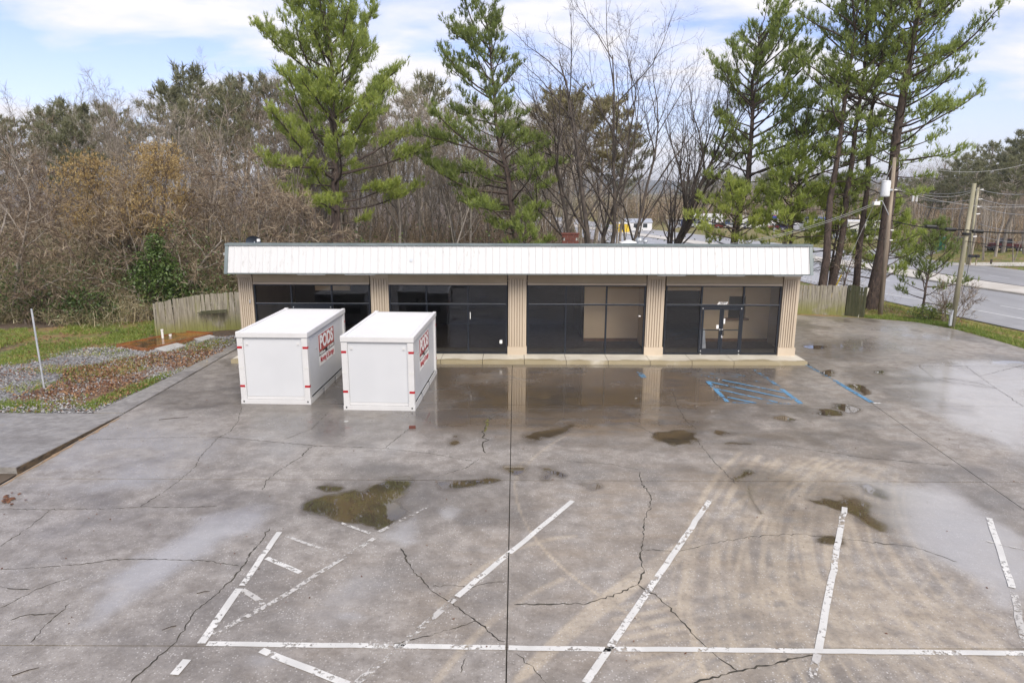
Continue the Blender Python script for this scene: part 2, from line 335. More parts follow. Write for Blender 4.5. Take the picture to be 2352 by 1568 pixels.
def m_lot():
    t = NT('wet_concrete'); p = t.pos()
    pud, damp, tan, film_sheen, trk = (t.attr(a) for a in ('pud', 'damp', 'tan', 'film_sheen', 'trk'))
    n1 = t.noise(p, 0.33, 6, 0.6); n2 = t.noise(p, 2.3, 8, 0.62); n3 = t.noise(p, 38, 3, 0.7); n4 = t.noise(p, 0.9, 5, 0.6, 0.6)
    oi = t.n('ShaderNodeObjectInfo').outputs['Random']
    col = t.mix(t.rng(n2, 0.3, 0.72), (0.200, 0.180, 0.157), (0.335, 0.308, 0.275))
    col = t.mix(t.math('MULTIPLY', t.rng(n1, 0.45, 0.62), 0.6), col, (0.150, 0.138, 0.124))
    stq = t.n('ShaderNodeMapping', {'Vector': p, 'Rotation': (0, 0, 0.5), 'Scale': (0.45, 2.2, 1)}).outputs[0]
    streak = t.rng(t.noise(stq, 1.1, 6, 0.6), 0.42, 0.68)
    tf = t.math('MULTIPLY', tan, t.math('ADD', t.math('MULTIPLY', t.rng(n4, 0.3, 0.62), 0.7), t.math('MULTIPLY', streak, 0.5)), True)
    col = t.mix(t.math('MULTIPLY', tf, 0.75), col, (0.335, 0.255, 0.165))
    col = t.mix(t.math('MULTIPLY', t.math('MULTIPLY', trk, t.rng(n2, .3, .6, .55, 1.0)), 0.72), col, (0.52, 0.435, 0.315))
    # exposed aggregate
    vo = t.n('ShaderNodeTexVoronoi', {'Vector': p, 'Scale': 21.0, 'Randomness': 1.0}); peb = t.rng(vo.outputs['Distance'], 0.36, 0.14)
    pebm = t.math('MULTIPLY', peb, t.rng(n2, 0.36, 0.58)); pebm = t.math('MULTIPLY', pebm, t.rng(t.n('ShaderNodeSeparateColor', {0: vo.outputs['Color']}).outputs[0], 0.35, 0.7))
    col = t.mix(t.math('MULTIPLY', pebm, 0.8), col, (0.56, 0.54, 0.50))
    n5 = t.noise(p, 13, 4, 0.75); col = t.mix(t.math('MULTIPLY', t.rng(n5, 0.50, 0.72), 0.5), col, (0.105, 0.092, 0.080)); col = t.mix(t.math('MULTIPLY', t.rng(n5, 0.46, 0.30), 0.35), col, (0.42, 0.40, 0.37))
    col = t.mix(t.math('MULTIPLY', t.rng(n3, 0.55, 0.75), 0.35), col, (0.10, 0.095, 0.09))
    dm = t.math('MULTIPLY', damp, t.rng(t.math('ADD', n1, t.math('MULTIPLY', n4, 0.6)), 0.5, 0.95, 0.55, 1.0), True)
    col = t.mix(t.math('MULTIPLY', dm, 0.86), col, t.mix(t.math('MULTIPLY', tan, t.rng(t.math('ADD', t.math('MULTIPLY', n4, .5), t.math('MULTIPLY', streak, .25)), .10, .40)), (0.050, 0.045, 0.041), (0.150, 0.098, 0.046)))
    pe = t.rng(t.math('ADD', pud, t.math('ADD', t.math('MULTIPLY', t.math('SUBTRACT', n4, 0.5), 0.55), t.math('MULTIPLY', t.math('SUBTRACT', n2, 0.5), 0.60))), 0.34, 0.74)
    pm = t.rng(t.math('ADD', pud, t.math('MULTIPLY', t.math('SUBTRACT', n4, 0.5), 0.9)), 0.02, 0.5); col = t.mix(t.math('MULTIPLY', pm, 0.5), col, (0.085, 0.068, 0.05))
    col = t.mix(t.math('MULTIPLY', pe, 0.85), col, t.mix(t.rng(n4, 0.35, 0.65), (0.04, 0.031, 0.019), (0.10, 0.070, 0.034)))
    fe = t.rng(t.math('ADD', film_sheen, t.math('ADD', t.math('MULTIPLY', t.math('SUBTRACT', n1, 0.5), 1.1), t.math('MULTIPLY', t.math('SUBTRACT', n4, 0.5), 0.7))), 0.28, 1.0)
    col = t.mix(t.math('MULTIPLY', t.math('MULTIPLY', fe, t.math('SUBTRACT', 1.0, dm, True)), 0.62), col, (0.385, 0.378, 0.368))  # pale sky sheen of the wet film painted into the base colour
    ro = t.lerp(fe, t.lerp(dm, t.rng(n2, 0.3, 0.7, 0.50, 0.36), 0.26), 0.17)
    ro = t.lerp(pe, ro, 0.015)
    h = t.math('ADD', t.math('MULTIPLY', n2, 0.5), t.math('ADD', t.math('MULTIPLY', n3, 0.35), t.math('MULTIPLY', peb, 0.25)))
    bs = t.math('MULTIPLY', t.math('SUBTRACT', 1.0, pe), t.lerp(fe, 0.34, 0.10))
    bn = t.n('ShaderNodeBump', {'Height': h, 'Strength': bs, 'Distance': 0.02}).outputs[0]
    b = t.bsdf(Base_Color=col, Roughness=ro, Normal=bn); b.inputs['IOR'].default_value = 1.45
    cw = t.math('MAXIMUM', t.math('MULTIPLY', fe, 0.55), t.math('MULTIPLY', t.rng(dm, .45, .9), 0.8)); cw = t.math('MAXIMUM', cw, t.math('MULTIPLY', pe, 0.6))
    t.set(b, 'Coat Weight', cw); t.set(b, 'Coat Roughness', t.lerp(pe, t.lerp(t.rng(dm, .4, .8), 0.20, 0.03), 0.01)); b.inputs['Coat IOR'].default_value = 1.40
    return t.m
M['lot'] = m_lot()
def m_paint(name, c, wear):
    t = NT(name); p = t.pos()
    n = t.noise(p, 9, 6, 0.7); n2 = t.noise(p, 1.3, 3)
    keep = t.rng(t.math('ADD', t.math('MULTIPLY', n, 0.6), t.math('MULTIPLY', n2, 0.4)), wear - 0.035, wear + 0.035)
    b = t.n('ShaderNodeBsdfPrincipled', {'Base Color': t.mix(t.rng(n2, .3, .7), c, tuple(x * 0.8 for x in c)), 'Roughness': 0.45})
    tr = t.n('ShaderNodeBsdfTransparent')
    m = t.n('ShaderNodeMixShader', {0: keep, 1: tr.outputs[0], 2: b.outputs[0]}); t.t.links.new(m.outputs[0], t.out.inputs[0]); return t.m
M['paint_white'] = m_paint('paint_white', (0.66, 0.65, 0.61), 0.44)
M['paint_faded'] = m_paint('paint_faded', (0.56, 0.54, 0.50), 0.505)
M['paint_blue'] = m_paint('paint_blue', (0.115, 0.29, 0.47), 0.455)
M['paint_blue_worn'] = m_paint('paint_blue_worn', (0.12, 0.28, 0.44), 0.515)
M['crack'] = simple('crack', (0.022, 0.020, 0.016), (0.06, 0.052, 0.035), 3, 0.9)
M['crack_moss'] = simple('crack_moss', (0.10, 0.10, 0.015), (0.16, 0.15, 0.04), 6, 0.9)
def m_walk():
    t = NT('old_walk'); p = t.pos(); n1 = t.noise(p, .55, 5, .6); n2 = t.noise(p, 4, 6, .65); n3 = t.noise(p, 30, 3, .7)
    col = t.mix(t.rng(n2, .3, .7), (0.20, 0.188, 0.172), (0.315, 0.30, 0.278)); col = t.mix(t.math('MULTIPLY', t.rng(n1, .46, .66), .6), col, (0.125, 0.115, 0.104))
    col = t.mix(t.math('MULTIPLY', t.rng(n3, .55, .72), .45), col, (0.10, 0.09, 0.08)); col = t.mix(t.math('MULTIPLY', t.rng(n1, .42, .30), .45), col, (0.30, 0.25, 0.18))
    t.bsdf(Base_Color=col, Roughness=t.rng(n1, .35, .6, .34, .55), Normal=t.bump(t.math('ADD', n2, n3), .25, .02)); return t.m
M['walk'] = m_walk()
M['soil'] = simple('soil', (0.06, 0.045, 0.03), (0.10, 0.075, 0.05), 2, 0.9)
def m_sidewalk():
    t = NT('sidewalk'); p = t.pos(); y = t.n('ShaderNodeSeparateXYZ', {0: p}).outputs[1]; x = t.n('ShaderNodeSeparateXYZ', {0: p}).outputs[0]
    col = t.mix(t.rng(t.noise(p, 1.2, 6), .3, .7), (0.50, 0.465, 0.39), (0.62, 0.585, 0.50))
    e = t.math('ADD', t.rng(y, 28.95, 28.42, 0, 1, False), t.math('MULTIPLY', t.math('SUBTRACT', t.noise(p, 0.75, 5), 0.5), 2.2))
    col = t.mix(t.math('MULTIPLY', t.rng(e, 0.35, 0.85), 0.75), col, (0.20, 0.15, 0.05))
    t.bsdf(Base_Color=col, Roughness=0.5, Normal=t.bump(t.noise(p, 25, 3), 0.15)); return t.m
M['sidewalk'] = m_sidewalk()

# ------------------------------------------------------------------ thin winter haze over the whole place
HAZE_DENSITY = 0.00022
hzm = NT('haze'); hv = hzm.n('ShaderNodeVolumePrincipled', {'Color': (0.80, 0.86, 0.95, 1), 'Density': HAZE_DENSITY, 'Anisotropy': 0.2}); hzm.t.links.new(hv.outputs[0], hzm.out.inputs['Volume'])
stuff(Geo().box((-4150, -450, -32), (4350, 6100, 130)).build('haze', hzm.m))
# ------------------------------------------------------------------ terrain
MX_Y = np.array([-80, 20, 41, 52, 56, 61, 66, 72, 83, 107, 132, 180, 300, 420.]); MX_X = np.array([85, 54, 46.0, 43.2, 41.9, 40.3, 39.2, 38.6, 37.7, 34.2, 31.2, 24.5, 6, -12.])
def med(y): return np.interp(y, MX_Y, MX_X)
EX_Y = np.array([-80, 20, 41, 52.7, 80, 110, 300, 420.]); EX_X = np.array([70, 38, 31.2, 28.9, 24.9, 20.5, -8, -28.])
def edge(y): return np.interp(y, EX_Y, EX_X)
def zroad(y): return -1.0 - 0.019 * np.clip(np.asarray(y, float) - 72, 0, 150)
def lot_right(y): return np.interp(y, [0, 20, 31.8, 34.5, 36.6, 38.4, 39.6, 40.6, 41.3], [25.5, 24.6, 24.3, 24.2, 23.9, 23.0, 20.9, 17.2, 15.5])
def smooth(t): t = np.clip(t, 0, 1); return t * t * (3 - 2 * t)
def zground(x, y):
    x = np.asarray(x, float); y = np.asarray(y, float)
    e = edge(y); zr = zroad(y)
    near = np.where(y < 46, -0.02, -0.02 - 0.9 * smooth((y - 46) / 22) + (zr + 1) * 1.0)
    s = np.where(y < 44, smooth((x - 24.2) / np.maximum(e - 24.2, 1)), smooth((x - (e - 7)) / 7))
    z = near * (1 - s) + (zr - 0.06) * s
    far = med(y) + 17.5
    u = np.clip((x - far) / 14, 0, 3)
    z = np.where(x > far, zr - 0.06 + 0.35 * smooth(u) + 0.012 * np.clip(x - far - 10, 0, 60), z)
    lot = (x > -12.9) & (x < lot_right(y) - 0.25) & (y < 41.2)
    z = np.where(lot, -0.06, z)
    return z
def gpoly(pts, z=0): return np.array([G(a, b, z)[:2] for a, b in pts])
def inside(x, y, poly):
    c = np.zeros(x.shape, bool); n = len(poly)
    for i in range(n):
        x1, y1 = poly[i]; x2, y2 = poly[(i + 1) % n]
        if y1 == y2: continue
        k = ((y1 > y) != (y2 > y)) & (x < (x2 - x1) * (y - y1) / (y2 - y1) + x1); c ^= k
    return c
def segdist(x, y, pl, closed=False):
    d = np.full(x.shape, 1e9); m = len(pl) - (0 if closed else 1)
    for i in range(m):
        a = np.array(pl[i]); b = np.array(pl[(i + 1) % len(pl)]); ab = b - a; L = ab @ ab + 1e-12
        t = np.clip(((x - a[0]) * ab[0] + (y - a[1]) * ab[1]) / L, 0, 1)
        d = np.minimum(d, np.hypot(x - a[0] - t * ab[0], y - a[1] - t * ab[1]))
    return d
def polymask(x, y, poly, soft):
    sd = segdist(x, y, poly, True) * np.where(inside(x, y, poly), 1, -1)
    return smooth(0.5 + sd / (2 * soft))

def axis(fine0, fine1, step, lo, hi):
    a = list(np.arange(fine0, fine1, step)); s = step; v = fine1
    while v < hi: a.append(v); s *= 1.22; v += s
    s = step; v = fine0 - step; b = []
    while v > lo: b.append(v); s *= 1.22; v -= s
    return np.array(sorted(b) + a + [hi] if not b or b[-1] > lo else a)
gx = np.concatenate([[-4000, -2200, -1200, -700, -400, -250, -160, -110], np.arange(-80, -31, 3.0), np.arange(-31, 36, 0.5), np.arange(36, 90, 1.5), [95, 110, 130, 160, 220, 350, 600, 1100, 2200, 4000]])
gy = np.concatenate([[-400, -150, -60, -20, 0, 8], np.arange(12, 50, 0.5), np.arange(50, 135, 2.0), np.arange(137, 260, 8.), [280, 320, 400, 550, 800, 1300, 2200, 4000, 6000]])
X, Y = np.meshgrid(gx, gy)
rng = np.random.default_rng(5)
def vnoise(x, y, s, seed=0):
    r = np.random.default_rng(seed); T = r.random((64, 64)); x = x / s; y = y / s
    xi = np.floor(x).astype(int); yi = np.floor(y).astype(int); fx = smooth(x - xi); fy = smooth(y - yi)
    a = T[yi % 64, xi % 64]; b = T[yi % 64, (xi + 1) % 64]; c = T[(yi + 1) % 64, xi % 64]; d = T[(yi + 1) % 64, (xi + 1) % 64]
    return (a * (1 - fx) + b * fx) * (1 - fy) + (c * (1 - fx) + d * fx) * fy
Z = zground(X, Y)
roadc = (X > edge(Y) - 0.6) & (X < med(Y) + 17.8)
Z = Z + np.where(roadc | ((X > -12.9) & (X < 24.5) & (Y < 41.3)) | (Y > 250), 0, (vnoise(X, Y, 1.7, 3) - 0.5) * 0.10)
Z = np.where(roadc, np.minimum(Z, zroad(Y) - 0.06), Z)
POLY_GRAVEL = gpoly([(-400, 900), (0, 838), (180, 800), (300, 792), (480, 775), (545, 770), (540, 792), (385, 868), (215, 948), (-400, 945)])
POLY_GRASSL = gpoly([(-500, 768), (0, 758), (200, 744), (365, 736), (365, 790), (267, 797), (150, 815), (0, 850), (-500, 930)])
POLY_LEAF = gpoly([(150, 850), (330, 815), (520, 775), (548, 772), (520, 805), (330, 890), (215, 940), (60, 935), (0, 935), (0, 915), (130, 880)])
g = smooth(polymask(X, Y, POLY_GRAVEL, 0.7)); gr = polymask(X, Y, POLY_GRASSL, 0.6); lf = polymask(X, Y, POLY_LEAF, 0.8)
verge = ((X > 15) & (Y > 10) & (Y < 75) & (X < edge(Y) + 0.4)).astype(float)
beyond = (X > med(Y) + 16).astype(float)
medg = ((X > med(Y) + 3.9) & (X < med(Y) + 6.2)).astype(float)
gr = gr * np.clip(.35 + 1.1 * vnoise(X, Y, 1.6, 77), 0, 1)
cg = np.clip(np.maximum(np.maximum(gr, verge * 0.85), np.maximum(beyond * 0.8, medg * .5)), 0, 1)
geo = Geo(); ny, nx = X.shape; idx = np.arange(ny * nx).reshape(ny, nx)
geo.add(np.stack([X, Y, Z], -1).reshape(-1, 3), q=np.stack([idx[:-1, :-1], idx[:-1, 1:], idx[1:, 1:], idx[1:, :-1]], -1).reshape(-1, 4))
def m_ground():
    t = NT('ground'); p = t.pos(); a = [t.attr(k) for k in ('grass', 'gravel', 'leaf', 'clay')]
    n1 = t.noise(p, 0.8, 6, 0.6); n2 = t.noise(p, 5, 5, 0.65); n3 = t.noise(p, 26, 3, 0.7)
    floor = t.mix(t.rng(n2, .3, .7), (0.05, 0.036, 0.024), (0.13, 0.09, 0.062))
    grass = t.mix(t.rng(n1, .36, .64), t.mix(t.rng(n2, .3, .7), (0.06, 0.085, 0.016), (0.15, 0.19, 0.035)), t.mix(t.rng(n2, .3, .7), (0.19, 0.115, 0.05), (0.28, 0.185, 0.085)))
    vo = t.n('ShaderNodeTexVoronoi', {'Vector': p, 'Scale': 13.0}); vc = t.n('ShaderNodeSeparateColor', {0: vo.outputs['Color']}).outputs[0]
    grav = t.mix(t.rng(vc, 0.1, 0.9), (0.15, 0.148, 0.145), (0.32, 0.318, 0.315)); grav = t.mix(t.rng(vo.outputs['Distance'], 0.45, 0.75), grav, (0.06, 0.055, 0.05))
    leaf = t.mix(t.rng(n3, .35, .65), (0.09, 0.045, 0.025), (0.26, 0.15, 0.08))
    e = lambda v, k: t.rng(t.math('ADD', v, t.math('MULTIPLY', t.math('SUBTRACT', n2, 0.5), k)), 0.35, 0.65)
    col = t.mix(e(a[0], .7), floor, grass); col = t.mix(e(a[1], .6), col, grav)
    col = t.mix(t.math('MULTIPLY', e(t.math('MULTIPLY', a[2], t.rng(n1, .3, .62, .35, 1.0)), 1.0), 0.85), col, leaf); col = t.mix(a[3], col, t.mix(n2, (0.36, 0.14, 0.06), (0.5, 0.24, 0.11)))
    t.bsdf(Base_Color=col, Roughness=0.9, Normal=t.bump(t.math('ADD', n2, n3), 0.6, 0.05)); return t.m
ground = struct(geo.build('ground', m_ground(), smooth=True))
for nm, arr in (('grass', cg), ('gravel', g), ('leaf', np.maximum(lf * .9, g * .3)), ('clay', ((X > 78) & (X < 110) & (Y > 118) & (Y < 140)).astype(float))):
    at = ground.data.attributes.new(nm, 'FLOAT', 'POINT'); at.data.foreach_set('value', arr.astype(np.float32).ravel())

# road carriageways, median, kerbs, markings
ys = np.concatenate([np.arange(-40, 40, 8.), np.arange(40, 130, 2.0), np.arange(130, 301, 10.)])
def strip(name, mat, fa, fb, dz, ylist=ys, thick=0.0, parent=None):
    ge = Geo(); xa, xb = fa(ylist), fb(ylist); z = zroad(ylist) + dz
    a = np.stack([xa, ylist, z], -1); b = np.stack([xb, ylist, z], -1); n = len(ylist); v = np.concatenate([a, b]); i = np.arange(n - 1)
    ge.add(v, q=np.stack([i, i + n, i + n + 1, i + 1], -1))
    if thick:
        lo = np.array([0, 0, thick]); w = np.concatenate([a - lo, a, b, b - lo])
        ge.add(w, q=np.concatenate([np.stack([i, i + n, i + n + 1, i + 1], -1), np.stack([i + 2*n, i + 3*n, i + 3*n + 1, i + 2*n + 1], -1)]))
    o = ge.build(name, mat, parent)
    return o
road = struct(strip('road', M['asphalt'], lambda y: edge(y), lambda y: med(y), 0.0))
road_far = struct(strip('road', M['asphalt'], lambda y: med(y) + 5.9, lambda y: med(y) + 17.3, 0.0))
median = struct(strip('median_strip', M['median'], lambda y: med(y) + 0.35, lambda y: med(y) + 4.6, 0.14, thick=0.25))
struct(strip('kerb', M['kerb'], lambda y: med(y), lambda y: med(y) + 0.35, 0.13, thick=0.25))
M['shoulder'] = simple('shoulder', (0.24, 0.24, 0.245), (0.30, 0.30, 0.305), 0.8, 0.36)
struct(strip('road_shoulder', M['shoulder'], lambda y: edge(y) + 0.15, lambda y: med(y) - 11.15, 0.005))
strip('edge_line', M['road_paint'], lambda y: med(y) - 11.0, lambda y: med(y) - 10.84, 0.01, parent=road)
strip('edge_line', M['road_paint'], lambda y: med(y) + 16.6, lambda y: med(y) + 16.75, 0.01, parent=road_far)
for off, par in ((-7.35, road), (-3.75, road), (9.6, road_far), (13.1, road_far)):
    for k in range(14):
        y0 = 40.3 + (1.7 if off == -3.75 else 0) + (4 if off > 0 else 0) + k * 7.6
        yy = np.array([y0, y0 + 2.6]); strip('lane_dash', M['road_paint'], lambda y: med(y) + off, lambda y: med(y) + off + 0.16, 0.01, yy, parent=par)

# ------------------------------------------------------------------ parking lot
PUDS = [([(668,1165),(700,1140),(750,1130),(800,1118),(880,1103),(948,1100),(945,1150),(905,1185),(870,1222),(840,1205),(760,1190),(690,1178)], .22, 1.0),
 ([(715,1120),(760,1108),(792,1108),(780,1122),(735,1128)], .15, .9),
 ([(1022,1110),(1060,1105),(1110,1095),(1140,1096),(1120,1106),(1060,1118),(1030,1128)], .15, 1.0),
 ([(1145,1072),(1200,1072),(1210,1090),(1180,1093)], .12, 1.0), ([(1232,1076),(1262,1080),(1312,1088),(1305,1097),(1262,1094)], .12, .95), ([(1325,1108),(1372,1110),(1370,1123),(1332,1121)], .12, .9),
 ([(1030,868),(1150,878),(1195,872),(1300,882),(1480,878),(1530,893),(1560,915),(1520,950),(1470,950),(1400,942),(1310,955),(1215,968),(1160,952),(1080,948),(1025,920)], 1.1, .62),
 ([(1205,995),(1260,988),(1300,975),(1335,965),(1310,990),(1270,1003),(1220,1012)], .2, .95), ([(1025,1008),(1048,1006),(1052,1016),(1030,1018)], .15, .9),
 ([(1502,998),(1555,988),(1592,1000),(1585,1018),(1530,1020)], .2, 1.0), ([(1640,985),(1672,988),(1678,998),(1650,998)], .15, .85), ([(1672,1018),(1728,1018),(1720,1026),(1680,1026)], .15, .8),
 ([(1850,1140),(1910,1143),(1960,1133),(2000,1148),(1988,1170),(2005,1185),(2030,1200),(2020,1217),(1980,1192),(1960,1172),(1900,1153)], .15, 1.0),
 ([(1853,1230),(1885,1225),(1912,1240),(1900,1252),(1870,1250)], .12, 1.0), ([(1993,1125),(2020,1118),(2042,1130),(2030,1142),(2002,1138)], .13, 1.0),
 ([(1868,938),(1905,935),(1935,948),(1915,958),(1880,955)], .15, 1.0), ([(1905,927),(1950,925),(1975,942),(1940,948)], .15, 1.0), ([(1942,882),(1968,880),(2000,905),(1970,908)], .15, 1.0),
 ([(1778,956),(1810,956),(1842,968),(1812,974)], .15, .95), ([(2155,912),(2195,914),(2240,930),(2170,925)], .15, 1.0), ([(1845,793),(1885,791),(1890,799),(1850,801)], .18, .95), ([(2278,828),(2352,826),(2360,836),(2300,838)], .2, .9),
 ([(1888,852),(1912,850),(1918,862),(1895,864)], .12, .95), ([(2010,848),(2042,850),(2045,862),(2015,861)], .15, .9), ([(1685,1080),(1712,1076),(1720,1098),(1695,1108)], .14, .9), ([(1735,1010),(1785,1005),(1830,1012),(1790,1020)], .2, .45),
 ([(0,1028),(40,1024),(30,1040),(0,1052)], .1, .9), ([(1640,835),(1840,836),(1842,842),(1640,843)], .12, .6), ([(1010,833),(1840,836),(1840,844),(1010,843)], .15, .5)]
FILM_SHEENS = [([(480,1190),(620,1165),(645,1220),(520,1240),(420,1290),(300,1400),(180,1450),(200,1370),(270,1300),(420,1200)], .5, 1.0), ([(870,1222),(950,1160),(985,1238),(930,1262),(870,1250)], .3, 1.0),
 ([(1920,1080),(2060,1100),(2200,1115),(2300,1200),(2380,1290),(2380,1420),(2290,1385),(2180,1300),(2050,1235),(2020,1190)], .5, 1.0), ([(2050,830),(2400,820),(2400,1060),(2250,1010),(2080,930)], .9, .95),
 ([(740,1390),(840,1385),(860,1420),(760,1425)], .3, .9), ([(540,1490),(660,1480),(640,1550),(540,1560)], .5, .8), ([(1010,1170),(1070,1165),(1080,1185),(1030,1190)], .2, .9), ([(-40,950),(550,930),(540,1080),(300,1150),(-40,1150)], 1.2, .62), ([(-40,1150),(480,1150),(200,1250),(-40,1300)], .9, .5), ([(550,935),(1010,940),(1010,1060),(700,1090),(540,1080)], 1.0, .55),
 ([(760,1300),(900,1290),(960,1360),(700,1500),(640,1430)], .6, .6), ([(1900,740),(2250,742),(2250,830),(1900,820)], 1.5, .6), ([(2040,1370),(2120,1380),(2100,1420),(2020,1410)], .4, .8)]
DAMPS = [([(540,840),(800,850),(1010,830),(1850,832),(1780,900),(1690,930),(1620,1010),(1350,1000),(1010,995),(800,960),(740,945),(560,925)], 1.5, 1.15), ([(720,930),(1000,945),(1000,985),(820,1010),(700,1020),(560,960)], 1.2, .75),
 ([(1830,780),(2000,775),(2060,800),(1960,830),(1840,832)], 1.0, .75), ([(1700,1090),(1760,1110),(1740,1170),(1715,1165)], .3, .8), ([(660,1130),(1000,1080),(1210,1065),(1330,1090),(1150,1110),(960,1230),(680,1190)], .7, .55), ([(1600,985),(1760,1010),(1740,1040),(1560,1030)], .6, .6), ([(1830,1110),(2060,1110),(2060,1230),(1880,1170)], .5, .5),
 ([(1180,985),(1340,965),(1350,1000),(1200,1020)], .4, .8)]
TANS = [([(1000,840),(1600,840),(1700,930),(1560,1000),(1300,1010),(1010,990)], 1.5, .9), ([(1280,1080),(2100,1010),(2250,1300),(2352,1560),(1200,1560),(1180,1300)], 2.0, .62), ([(1000,1250),(1180,1200),(1180,1560),(900,1560)], 1.5, .5), ([(620,1300),(900,1290),(820,1480),(560,1560)], 1.2, .35), ([(1830,740),(2100,740),(2000,830),(1840,830)], 1.5, .5), ([(2100,960),(2300,1050),(2352,1120),(2180,1060)], .8, .4)]
def bez(a, b, c, n=9):
    t = np.linspace(0, 1, n)[:, None]; a, b, c = map(np.array, (a, b, c)); return (1 - t) ** 2 * a + 2 * t * (1 - t) * b + t * t * c
rr = random.Random(8)
ARCS = []
for k in range(9):                                   # sweeping tyre tracks fanning out from the bay
    o_ = k * 62
    ARCS.append((bez((1700 + k*45, 1040 + k*6), (1500 + o_, 1200), (1620 + k*95, 1560)), .11 + .05 * rr.random(), .55 + .3 * rr.random()))
for k in range(8): ARCS.append((bez((1880 + k*22, 1050 + k*3), (1560 + k*40, 1180), (1560 + k*70, 1420 + k*12)), .09 + .05 * rr.random(), .5 + .3 * rr.random()))
for k in range(16): ARCS.append((bez((1690 + k*26, 1045 + k*4), (1470 + k*36 + 20, 1230 + k*4), (1560 + k*58, 1568)), .06 + .04 * rr.random(), .3 + .4 * rr.random()))
for k in range(12): ARCS.append((bez((1500 + k*16, 1568), (1600 + k*58, 1480), (1720 + k*52, 1300 + k*3)), .05 + .05 * rr.random(), .25 + .35 * rr.random()))
for k in range(7): ARCS.append((bez((1400 + k*10, 1400 + k*22), (1900, 1290 + k*24), (2300, 1420 + k*26)), .10 + .04 * rr.random(), .4 + .3 * rr.random()))
for k in range(6): ARCS.append((bez((1760 + k*60, 1330), (1880 + k*70, 1440), (2030 + k*75, 1568)), .14, .5 + .25 * rr.random()))
for k in range(5): ARCS.append((bez((1190 + k*6, 1560 - k*4), (1330 + k*20, 1390 - k*5), (1560 + k*14, 1250)), .13, .45 + .3 * rr.random()))
ARCS += [(bez((1200,1060), (1160,1120), (1215,1215)), .05, .9), (bez((1215,1215), (1290,1340), (1560,1470)), .05, .8), (bez((1330,985), (1215,1040), (1198,1090)), .05, .7), (bez((1010,1390), (1150,1240), (1320,1230)), .12, .5), (bez((1000,1568), (1120,1400), (1290,1330)), .12, .5)]
DARKARC = [(bez((1718,1115), (1722,1150), (1748,1178)), .07, 1.0)]
W_ = lambda L: [(gpoly(p), s, k) for p, s, k in L]
PUDS_, FILM_SHEENS_, DAMPS_, TANS_ = W_(PUDS), W_(FILM_SHEENS), W_(DAMPS), W_(TANS)
ARCS_ = [(gpoly(p), w, k) for p, w, k in ARCS]; DARK_ = [(gpoly(p), w, k) for p, w, k in DARKARC]
def chaikin(P, n=2):
    for _ in range(n): Q = np.roll(P, -1, 0); P = np.stack([.75 * P + .25 * Q, .25 * P + .75 * Q], 1).reshape(-1, 2)
    return P
PUDS_ = [(chaikin(p, 1), s * 1.7, k * 1.05) for p, s, k in PUDS_]; FILM_SHEENS_ = [(chaikin(p, 2), s * 1.5, k) for p, s, k in FILM_SHEENS_]
def paint_attrs(o, x, y):
    x0_, y0_ = x, y
    x = x + .50 * (vnoise(x, y, .9, 41) - .5) + .22 * (vnoise(x, y, .28, 42) - .5); y = y + .50 * (vnoise(x0_, y, .9, 43) - .5) + .22 * (vnoise(x0_, y, .28, 44) - .5)
    def acc(L):
        a = np.zeros(x.shape)
        for poly, s, k in L:
            mn, mxx = poly.min(0) - 3 * s - .3, poly.max(0) + 3 * s + .3
            sel = (x > mn[0]) & (x < mxx[0]) & (y > mn[1]) & (y < mxx[1])
            if sel.any(): a[sel] = np.maximum(a[sel], k * polymask(x[sel], y[sel], poly, s))
        return a
    x, y = x, y
    pud, film_sheen, damp, tan = acc(PUDS_), acc(FILM_SHEENS_), acc(DAMPS_), np.maximum(acc(TANS_), 0.08 + 0.24 * smooth((x0_ + 3) / 6)) * (0.55 + 0.45 * vnoise(x, y, 2.2, 11))
    x, y = x0_, y0_; trk = np.zeros(x.shape)
    for pl, w, k in ARCS_:
        mn, mxx = pl.min(0) - 1, pl.max(0) + 1; sel = (x > mn[0]) & (x < mxx[0]) & (y > mn[1]) & (y < mxx[1])
        if sel.any():
            d = segdist(x[sel], y[sel], pl); kk = k * (0.25 + 1.1 * vnoise(x[sel], y[sel], 0.7, 21))
            trk[sel] = np.maximum(trk[sel], kk * np.exp(-(d / (w * .62)) ** 4))
    damp = np.maximum(damp, .62 * smooth((vnoise(x, y, 2.9, 51) * .6 + vnoise(x, y, .9, 52) * .4 - .56) / .16) * smooth((y - 11) / 6))
    for pl, w, k in DARK_:
        damp = np.maximum(damp, k * np.exp(-(segdist(x, y, pl) / w) ** 2))
    for nm, a in (('pud', pud), ('film_sheen', film_sheen), ('damp', damp), ('tan', np.clip(tan, 0, 1.6)), ('trk', trk)):
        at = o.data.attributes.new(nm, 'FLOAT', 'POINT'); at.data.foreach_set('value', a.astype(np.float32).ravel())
lot = empty_struct('parking_lot')
